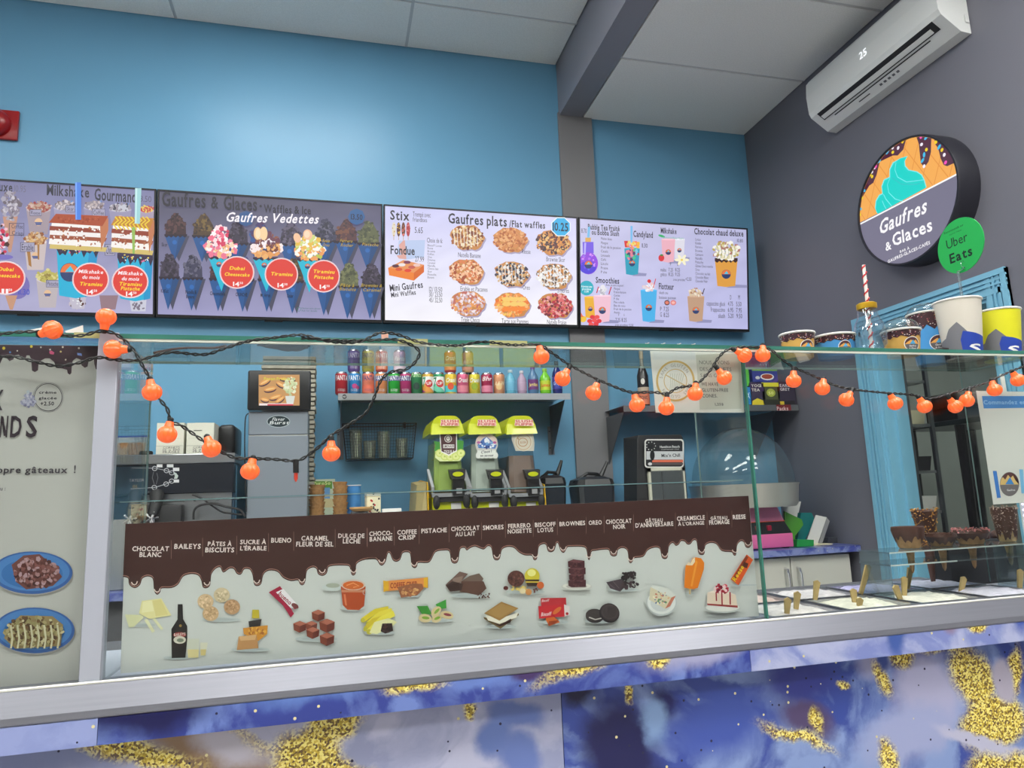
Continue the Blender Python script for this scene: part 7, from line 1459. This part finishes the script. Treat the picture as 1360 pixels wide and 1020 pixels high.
def pcup(px0, px1, yrim, Y, taper, mat_, label, prn, dome=None, group='paper cups on the glass shelf'):
    xc_ = (at(px0, yrim, Y).x+at(px1, yrim, Y).x)/2; r1 = (at(px1, yrim, Y).x-at(px0, yrim, Y).x)/2*.985*Y/math.hypot(Y, xc_)**1*math.hypot(1, .0) if False else (at(px1, yrim, Y).x-at(px0, yrim, Y).x)/2*.80
    h = at((px0+px1)/2, yrim, Y-.03).z-ZP
    rz = math.atan2(-Y, -xc_)+PI/2
    t = cupobj('paper_cup', label, 'cup', (xc_, Y, ZP), r1*taper, r1, h, mat_, prn, group=group, rz=rz)
    if dome:
        hd = dome*sc_(Y); fin('dome_lid', MB().lathe([(r1+.003, h+.001), (r1+.003, h+.005), (r1*.97, h+.006)]+[(r1*.95*math.cos(a), h+.007+hd*math.sin(a)) for a in [PI/2*k/9 for k in range(9)]]+[(.012, h+.007+hd*.99)], n=32, cap=False), mat_glass('dome_clear'), t)
    return t
ylw = mat('cup_yellow', (214, 168, 84), .5); blp = mat('cup_blue', (70, 148, 210), .5)
pcup(1034, 1081, 440, 1.31, .82, ylw, 'small yellow paper cup with chocolate sprinkle rim, leftmost on the glass', cup_print(0))
pcup(1080, 1134, 443, 1.30, .86, blp, 'small blue paper cup with sprinkle rim, left of the bulb bottle', cup_print(0))
pcup(1171, 1219, 436, 1.27, .82, ylw, 'yellow paper cup with clear dome lid, right of the bulb bottle', cup_print(0), dome=17)
pcup(1205, 1251, 413, 1.36, .78, blp, 'tall blue paper cup with clear dome lid', cup_print(0), dome=13)
def slush_print(bg1, bg2):
    def f(c, h):
        c.band(-.055, .055, h*.02, h*.98, bg1, 18)
        c.k += 12; c.poly([(-.055, h*.02), (.0, h*.02), (.012, h*.42), (-.004, h*.6), (-.02, h*.5), (-.03, h*.36), (-.055, h*.3)], (120, 120, 126)); c.poly([(-.055, h*.02), (-.03, h*.02), (-.028, h*.2), (-.055, h*.26)], (60, 40, 40))
        c.k += 12; c.poly([(.0, h*.02), (.05, h*.02), (.05, h*.34), (.024, h*.40), (.004, h*.44), (-.002, h*.3)], (40, 70, 170)); c.k += 12; c.text('S', .012, h*.07, .038, -.020, (240, 240, 240), 1)
        c.k += 2
    return f
pcup(1241, 1297, 396, 1.295, .74, mat('paper_white'), 'large white slush cup with blue S patch in front of the door', slush_print((214, 208, 196), 0))
pcup(1295, 1348, 410, 1.30, .76, mat('cup_lemon', (226, 220, 40), .5), 'bright yellow slush cup with blue S patch, rightmost cup', slush_print((226, 222, 40), 0))
a = at(1298, 470, 1.36); o = fin('small_box', MB().rbox((-.012, -.012, 0), (.012, .012, .035), .001), mat('brown_card', (130, 84, 40), .6), loc=(at(1303, 450, 1.37).x, 1.37, ZP)); tag(o, 'small brown box between the two slush cups', 'box')
# bulb bottle with striped straw
Yb_ = 1.25; xb = at(1155, 440, Yb_).x; t = thing('bulb_bottle', 'clear bulb-shaped bottle with gold collar and striped straw on the glass shelf', 'bottle', (xb, Yb_, ZP))
rbb = (at(1177, 450, Yb_).x-at(1134, 450, Yb_).x)/2*.82; zt4 = at(1155, 410, Yb_).z-ZP
fin('bottle', MB().lathe([(0, .001), (rbb*.55, 0), (rbb*.92, zt4*.18), (rbb, zt4*.42), (rbb*.86, zt4*.64), (rbb*.62, zt4*.8), (rbb*.56, zt4), (rbb*.52, zt4), (rbb*.58, zt4*.8), (rbb*.82, zt4*.63), (rbb*.96, zt4*.42), (rbb*.88, zt4*.19), (rbb*.5, .003), (0, .003)], n=28, cap=False), mat_glass('bottle_clear', (244, 248, 250), .06, .03, .02, (190, 205, 215)), t)
fin('collar', MB().lathe([(rbb*.57, zt4-.002), (rbb*.60, zt4+.001), (rbb*.60, zt4+.010), (rbb*.5, zt4+.012), (.006, zt4+.012)], n=24, cap=False), mat('gold_collar', (226, 180, 50), .3, .6), t)
zs5 = at(1147, 352, Yb_).z-ZP; xs5 = at(1147, 352, Yb_).x-xb; stw = MB(); P0_ = Vector((.0, 0, .006)); P1_ = Vector((xs5, 0, zs5))
fin('straw', MB().tube([P0_, P1_], .0036, 12), mat('paper_white'), t)
m = MB(); d_ = (P1_-P0_); n = 10
for k in range(n):
    pts = []
    for j in range(9):
        f_ = (k+j/8*.9)/n; ang = j/8*2*PI
        pts.append(P0_+d_*min(f_, 1)+Vector((math.cos(ang-PI/2), math.sin(ang-PI/2), 0))*.0038)
    m.tube(pts, .0021, 5)
fin('straw_stripes', m, mat('straw_red', (206, 50, 50), .5), t)
# delivery service sign
Yu = 1.38; pc = at(1275, 326, Yu); rw = (at(1303.5, 326, Yu).x-at(1246.5, 326, Yu).x)/2; rh = at(1275, 289, Yu).z-pc.z
t = thing('delivery_sign', 'round green delivery service sign held on a clear stem among the cups', 'sign', (pc.x+.012, Yu, ZP))
grn = mat('sign_green', (36, 170, 80), .35)
m = MB(); n = 48; pts = []
yaw = 1.62; ux = Vector((math.cos(yaw), -math.sin(yaw), 0)); nn = Vector((0, 0, 1)).cross(ux)
nn = nn if nn.dot(Vector((0, 0, H))-pc) > 0 else -nn; R5 = (rh+.034)/2
tilt = .0; U5 = ux*math.cos(tilt)+Vector((0, 0, 1))*math.sin(tilt)*1; V5 = -ux*math.sin(tilt)+Vector((0, 0, 1))*math.cos(tilt)
R5 = rh*.93
disk = [pc+U5*(R5*math.cos(2*PI*i/n))+V5*(R5*math.sin(2*PI*i/n)) for i in range(n)]
fin('disc', MB().prism([tuple(p) for p in disk], tuple(-nn*.002)), grn, t, world=True)
c = Canvas(lambda u, v, d: pc+U5*u+V5*v+nn*(.0003+d), None, 3e-5); q = R5/37; BK = (14, 40, 28)
c.text('Uber', -21*q, 2*q, 13*q, -13*q, BK, 0); c.text('Eats', -19*q, -19*q, 17*q, -13*q, BK, 1); c.text('Recommandé sur', -22*q, 24*q, 10*q, -3*q, BK, 0); c.text('notre menu', -14*q, 19*q, 6*q, -2*q, BK, 0); c.build('print', prt, t)
acr = mat_glass('acrylic', (225, 235, 238), .12, .02, .12, (200, 215, 220))
pb5 = at(1283, 391, Yu); pl = at(1277, 352, Yu)
fin('stem', MB().tube([(pb5.x, Yu+.012, .001+ZP), (pb5.x-.001, Yu+.012, pl.z-.012)], .0035, 10), acr, t, world=True)
fin('base', MB().lathe([(0, 0), (.0095, 0), (.0095, .003), (.006, .006), (0, .006)], (pb5.x, Yu+.012, ZP+.0002), 24, cap=False), acr, t, world=True)
ring_ = [(pl.x+.0085*math.cos(a), Yu-.006, pl.z+.0085*math.sin(a)) for a in [2*PI*k/20 for k in range(21)]]
fin('clip', MB().tube(ring_, .0012, 6).tube([(pl.x, Yu-.006, pl.z-.009), (pl.x+.001, Yu+.012, pl.z-.014)], .002, 6), acr, t, world=True)
# papers, crumpled bag, tapes at the plate's left
def paper(name, label, cat, pts, Ys, m_, th=.0006):
    W_ = [at(x, y, yy) for (x, y), yy in zip(pts, Ys)]
    zmn = min(p.z for p in W_)
    for p in W_: p.z = max(p.z, ZP+.0004)
    o = fin(name, MB().prism([tuple(p) for p in W_], (0, th, th*.5)), m_, loc=(W_[0].x, W_[0].y, ZP), world=True); tag(o, label, cat); return o
pw = mat('paper_white')
paper('paper_scrap', 'folded white paper scrap on the glass at far left behind a bulb', 'paper', [(18, 446), (40, 438), (72, 432), (82, 445)], [1.24]*4, pw)
paper('paper_scrap', 'small upright torn paper scrap left of the frame post', 'paper', [(86, 440), (110, 432), (111, 446), (92, 446)], [1.24]*4, pw)
for k, (x0, x1, lb) in enumerate([(98, 132, 'yellowish tape on the glass edge left of the frame post'), (528, 568, 'yellowish tape on the glass edge above the second screen gap'), (650, 700, 'faint yellow tape on the glass edge left of the joint')]):
    p0, p1 = at(x0, 450, G-.0112), at(x1, 450, G-.0112)
    o = fin('tape_strip', MB().box((p0.x, G-.0114, ZT-.001), (p1.x, G-.0107, ZT+.008)).box((p0.x, G-.0107, ZT+.0074), (p1.x, G+.02, ZT+.008)), mat('yellow_tape', (176, 176, 120), .4), loc=(p0.x, G-.011, ZT), world=True); tag(o, lb, 'tape')
# crumpled dark bag
m = MB().sphere((0, 0, 0), .03, 28, 18); rr = random.Random(9)
from mathutils import noise as mnoise
vv = []
for p in m.v:
    P_ = Vector(p); nz = mnoise.noise(P_*70+Vector((3, 1, 2))); n2 = mnoise.noise(P_*180); s = 1+.35*nz+.15*n2
    q = Vector((P_.x*1.5*s, P_.y*1.1*s, P_.z*.40*s)); 
    if P_.x < -.004: q.z *= max(.25, 1+P_.x*28)
    vv.append((q.x, q.y, max(q.z, -.0098)))
m.v = vv
pc2 = at(378, 452, 1.30); o = fin('crumpled_bag', m, mat('dark_grey_cloth', (52, 50, 54), .8, bump=.8, bscale=120), loc=(pc2.x, 1.29, ZP+.0102)); tag(o, 'crumpled dark grey bag on the glass shelf below the second screen', 'bag')
c = None
o = fin('green_tag', MB().rbox((-.006, -.001, 0), (.006, .001, .009), .0004, 1), mat('tag_green', (90, 170, 60), .5), loc=(at(404, 447, 1.25).x, 1.25, ZP+.0003)); tag(o, 'tiny green tag beside the crumpled bag', 'tag')
o = fin('pink_clip', MB().rbox((-.006, -.0015, 0), (.006, .0015, .012), .0005, 1), mat('clip_pink', (226, 170, 150), .5), loc=(at(511, 442, G-.006).x, G-.006, ZP+.0003)); tag(o, 'small pale pink clip holding the light cord over the second screen corner', 'clip')
cord('brown_cord', 'brown cord lying in an arc on the glass shelf left of the crumpled bag', [Vector((p.x, p.y, ZP+.003+dz)) for p, dz in [(at(300, 448, 1.28), 0), (at(285, 445, 1.3), .0), (at(262, 441, 1.32), .004), (at(240, 441, 1.33), .005), (at(222, 443, 1.34), .003), (at(205, 450, 1.35), 0)]], .0022, mat('cord_brown', (110, 70, 56), .5))
# twist ties on plate edge above notice
for k, (x, lb) in enumerate([(856, 'leftmost of the four tiny white twist ties above the gluten notice'), (877, 'second of the four tiny white twist ties above the gluten notice'), (898, 'third of the four tiny white twist ties above the gluten notice'), (917, 'rightmost of the four tiny white twist ties above the gluten notice')]):
    p = at(x, 462, G+.02); m = MB().tube([(-.003, 0, .0012), (0, 0, .003), (.003, .001, .006), (.006, 0, .007)], .0009, 5).tube([(-.002, .002, .001), (.001, 0, .004), (-.001, .002, .006)], .0007, 5)
    o = fin('twist_tie', m, pw, loc=(p.x, G+.01, ZP)); tag(o, lb, 'tie', 'twist ties above the notice')
# ================================================================== DIPPED CONES ON ACRYLIC STAND
YK = 1.36
a, b = at(1183, 734, YK-.06), at(1372, 734, YK-.06); zk = a.z
t = thing('cone_stand', 'two-tier clear acrylic stand holding dipped waffle bowls', 'stand', (1.25, YK, ZB-.011))
fin('upper_plate', MB().box((a.x, YK-.055, zk-.003), (b.x, YK+.04, zk)), acr, t, world=True)
fin('upper_edge', MB().box((a.x, YK-.0562, zk-.003), (b.x, YK-.0552, zk)), mat('acrylic_edge', (190, 200, 196), .3), t, world=True)
z2 = at(1183, 751, YK-.06).z; x2 = at(1245, 751, YK).x
fin('lower_plate', MB().box((a.x, YK-.055, z2-.003), (b.x, YK+.04, z2)), acr, t, world=True)
fin('lower_edge', MB().box((a.x, YK-.0562, z2-.003), (x2, YK-.0552, z2)), mat('acrylic_edge'), t, world=True)
for x in (a.x+.003, b.x-.003): fin('side_plate', MB().box((x-.002, YK-.05, ZB-.010), (x+.002, YK+.038, zk-.0032)), acr, t, world=True)
choc = mat('dark_chocolate', (84, 54, 44), .3, bump=.3, bscale=120)
def dipped(px, pw_, ytop, cone_col, dip, topk, label, r=None):
    x = at(px, 734, YK).x; r1 = pw_/2*sc_(YK)*.86; zt_ = at(px, ytop, YK-.02).z
    t = thing('waffle_cone', label, 'waffle cone', (x, YK, zk+.0002), 0, 'dipped waffle cones on the acrylic stand')
    h = zt_-zk; g = .15
    fin('cone_wall', MB().lathe([(.010, .0006), (r1*.64, .0008), (r1*.70, .006), (r1*.96, h), (r1*.90, h), (r1*.58, .008), (0, .008)], n=28, cap=False), mat(cone_col[0], cone_col[1], .65, bump=.8, bscale=160, var=.15, vscale=90), t)
    # chocolate dip: rim and drips
    n = 56; v = []; f = []; rr = random.Random(px)
    for k in range(n):
        an = 2*PI*k/n; low = h*(1-dip)+h*.22*math.sin(an*9+px)*math.sin(an*4)-h*.10*rr.random()
        rl = r1*(.70+.26*max(low, .006)/h)+.0012
        v += [((r1*.98)*math.cos(an), r1*.98*math.sin(an), h+.003), ((r1*1.0+.001)*math.cos(an), (r1+.001)*math.sin(an), h-.004), (rl*math.cos(an), rl*math.sin(an), max(low, .004)), ((r1*.86)*math.cos(an), r1*.86*math.sin(an), h+.001), (r1*.8*math.cos(an), r1*.8*math.sin(an), h-.012)]
    for k in range(n):
        j = (k+1) % n
        for p, q in ((2, 1), (1, 0), (0, 3), (3, 4)): f.append((k*5+p, j*5+p, j*5+q, k*5+q))
    fin('chocolate_dip', MB().add(v, f, True), choc, t)
    if topk:
        m = MB(); 
        for k in range(topk[1]):
            an = rr.random()*2*PI; q = rr.uniform(.83, 1.02) if topk[2] == 'rim' else rr.uniform(.9, 1.04); z = h+rr.uniform(-.002, .006) if topk[2] == 'rim' else h*rr.uniform(.25, 1.1); rad = r1*q if topk[2] == 'rim' else r1*(.62+.36*min(z/h, 1))+.001
            s = rr.uniform(.0018, .0034); c0 = Vector((rad*math.cos(an), rad*math.sin(an), z)); m.hull([tuple(c0+Vector((rr.uniform(-s, s), rr.uniform(-s, s), rr.uniform(-s, s)))) for _ in range(6)])
        o = fin('topping', m, mat(topk[0], topk[3], .5, var=.3, vscale=120), t); o['kind'] = 'stuff'
    # paper-thin cone tip below the stand plate
    fin('cone_tip', MB().lathe([(.0095, -.004), (.004, -.05), (.001, -.056)], n=16), mat(cone_col[0]), t)
WF = ('dipped_waffle', (190, 146, 100))
dipped(1209, 52, 702, WF, .5, None, 'chocolate dipped waffle bowl, leftmost on the acrylic stand')
dipped(1252, 50, 711, WF, .62, ('cocoa_bits', 40, 'rim', (80, 50, 40)), 'chocolate dipped waffle bowl, second from the left on the stand')
dipped(1292, 58, 706, WF, .5, ('pink_sprinkles', 150, 'rim', (200, 130, 130)), 'waffle bowl with pink sprinkle rim on the stand')
dipped(1341, 40, 676, ('pale_waffle', (206, 170, 120)), .8, ('nut_crumbs', 330, 'side', (190, 165, 150)), 'tall crumb-coated waffle cone behind the acrylic edge')
# nut-coated cone lying on top behind
YN2 = 1.455; x = at(1230, 700, YN2).x
o_t = thing('waffle_cone', 'golden nut-coated cone standing behind the leftmost bowls', 'waffle cone', (x, YN2, ZB-.011), 0, 'dipped waffle cones on the acrylic stand')
zt_ = at(1222, 677, YN2).z-(ZB-.011)
fin('cone_wall', MB().lathe([(.004, 0), (.012, zt_*.5), (.030, zt_-.004), (.024, zt_), (0, zt_-.01)], n=20, cap=False), choc, o_t)
m = MB(); rr = random.Random(8)
for k in range(420):
    an = rr.random()*2*PI; z = zt_*rr.uniform(.5, 1.02); rad = .012+.018*max(0, min(2*z/zt_-1, 1)); s = rr.uniform(.002, .0036); c0 = Vector((rad*math.cos(an), rad*math.sin(an), z)); m.hull([tuple(c0+Vector((rr.uniform(-s, s), rr.uniform(-s, s), rr.uniform(-s, s)))) for _ in range(6)])
o = fin('nut_coating', m, mat('golden_nuts', (196, 140, 60), .5, var=.35, vscale=150), o_t); o['kind'] = 'stuff'
# dark chocolate pieces tray
t = thing('chocolate_tray', 'dark chocolate coated domes in a tray behind the waffle bowls', 'tray', (at(1290, 712, 1.48).x, 1.47, ZB-.011))
xa5, xb5 = at(1240, 712, 1.48).x-t.location.x, at(1330, 712, 1.48).x-t.location.x; hz = at(1290, 716, 1.48).z-(ZB-.011)
fin('tray', MB().rbox((xa5, -.028, 0), (xb5, .03, hz), .004), matt_black, t)
for k in range(4): fin('dome', MB().sphere((xa5+.02+k*(xb5-xa5-.04)/3, 0, hz+.006), .019, 16, 10, (1.2, 1, .8)), choc, t)
# LED strip on the right post
t = thing('led_strip', 'short vertical strip of violet-white LED dots at the right edge', 'LED strip', (at(1356, 690, 1.42).x, 1.42, 1.1))
p0, p1 = at(1356, 655, 1.42), at(1357, 700, 1.42)
fin('strip_base', MB().box((p0.x-.006, 1.421, ZB-.01), (p0.x+.006, 1.424, ZT-.002)), mat('paper_white'), t, world=True)
for k in range(7): z = p0.z-(p0.z-p1.z)*k/6; fin('led', MB().sphere((p0.x, 1.420, z), .0022, 8, 6), mat('led_violet', (200, 190, 255), .5, emit=6), t, world=True)
# ================================================================== STRING LIGHTS
YL_ = G-.021
t = thing('string_lights', 'black twisted cord of round orange bulbs draped along the glass front', 'string lights', (.3, YL_, ZT))
cordm = mat('cord_dark_green', (18, 22, 22), .45)
def twist(pts, name='cord'):
    P_ = smooth([at(x, y, YL_+ (dy if dy else 0)) for x, y, dy in [(p[0], p[1], p[2] if len(p) > 2 else 0) for p in pts]], 8)
    L = 0; A = []; B = []
    for i, p in enumerate(P_):
        tt = (P_[min(i+1, len(P_)-1)]-P_[max(i-1, 0)]).normalized(); n1 = tt.cross(Vector((0, 1, 0))).normalized(); n2 = Vector((0, 1, 0))
        if i: L += (p-P_[i-1]).length
        a_ = L*2*PI/.028; o_ = n1*math.cos(a_)*.0018+n2*math.sin(a_)*.0018; A.append(p+o_); B.append(p-o_)
    fin(name, MB().tube(A, .00135, 6).tube(B, .00135, 6), cordm, t, world=True)
twist([(-30, 448), (0, 444), (25, 441), (60, 441), (90, 446), (112, 445), (126, 441), (138, 440), (152, 443), (165, 452), (178, 466), (190, 487), (200, 505), (204, 518), (210, 528), (222, 543), (227, 560), (240, 565), (262, 580), (276, 590), (290, 598), (312, 608), (335, 609), (365, 610), (393, 612), (410, 604), (425, 592), (440, 578), (465, 563), (485, 549), (496, 530), (506, 505), (520, 494), (540, 490), (552, 480), (557, 468), (548, 459), (525, 451), (490, 452), (450, 452), (400, 449)])
twist([(-30, 474), (0, 474), (20, 474), (50, 481), (75, 486), (100, 483), (130, 475), (155, 478), (185, 478), (225, 468), (270, 471), (300, 462), (330, 453), (360, 449), (400, 445), (430, 452), (455, 455), (480, 453), (505, 442), (530, 445), (560, 455), (605, 459), (640, 454), (680, 458), (715, 458), (735, 470), (757, 485), (790, 502), (820, 515), (840, 521), (870, 521), (886, 523), (900, 515), (925, 510), (943, 492), (952, 478), (962, 467), (975, 462), (1000, 461), (1022, 464), (1040, 478), (1055, 488), (1080, 499), (1110, 512), (1140, 518), (1180, 522), (1210, 524), (1235, 529), (1270, 520), (1310, 508), (1345, 492), (1380, 480)])
orange = mat('orange_bulb', (250, 104, 44), .35, emit=.34, ecol=(255, 100, 44), coat=.3)
socket = mat('socket_black', (20, 22, 22), .5)
bulbs = [(141, 421, 138, 440, 'u'), (70, 438, 62, 441, 'u'), (150, 464, 172, 464, 'r'), (202, 521, 199, 503, 'o'), (222, 577, 227, 556, 0), (281, 596, 278, 588, 0), (332, 626, 336, 609, 0), (440, 602, 440, 580, 0), (719, 474, 716, 459, 0), (747, 503, 757, 486, 0), (788, 522, 795, 505, 0), (846, 538, 842, 522, 0), (885, 542, 886, 522, 0), (923, 523, 924, 508, 0), (962, 502, 950, 486, 0), (989, 472, 973, 463, 'r'), (1013, 472, 1013, 461, 0), (1054, 506, 1054, 488, 0), (1092, 516, 1094, 503, 0), (1124, 531, 1133, 516, 0), (1189, 536, 1181, 522, 0), (1228, 540, 1219, 526, 0), (1269, 540, 1257, 524, 0), (1284, 532, 1288, 515, 0), (1321, 518, 1317, 505, 0), (1352, 505, 1343, 492, 0)]
for i, (bx_, by_, sx_, sy_, _) in enumerate(bulbs):
    c0 = at(bx_, by_, YL_-.004); s0 = at(sx_, sy_, YL_-.001); d = (s0-c0); L = d.length; d.normalize()
    R5 = .0142; M = Matrix.Translation(c0) @ Vector((0, 0, 1)).rotation_difference(d).to_matrix().to_4x4()
    m = MB().sphere((0, 0, 0), R5, 28, 14, (1, 1, .94), ribs=14, rd=.035); m.lathe([(.0075, R5*.78), (.0062, R5+.003), (.0058, R5+.006)], n=14, cap=True); m.xf(M)
    b_ = fin('bulb', m, orange, t, world=True)
    m = MB().lathe([(.0046, R5+.0055), (.0046, max(L, R5+.010)), (.0026, max(L, R5+.010)+.002)], n=10); m.xf(M); fin('socket', m, socket, b_, world=True)
s0 = at(393, 611, YL_); e0 = at(393, 640, YL_)
so = fin('bare_socket', MB().tube([s0, at(393, 628, YL_)], .0046, 10), socket, t, world=True)
fin('bare_bulb', MB().tube([at(393, 628, YL_), at(393, 636, YL_), e0], [.003, .003, .0008], 8), mat('bare_bulb_red', (214, 70, 50), .3), so, world=True)
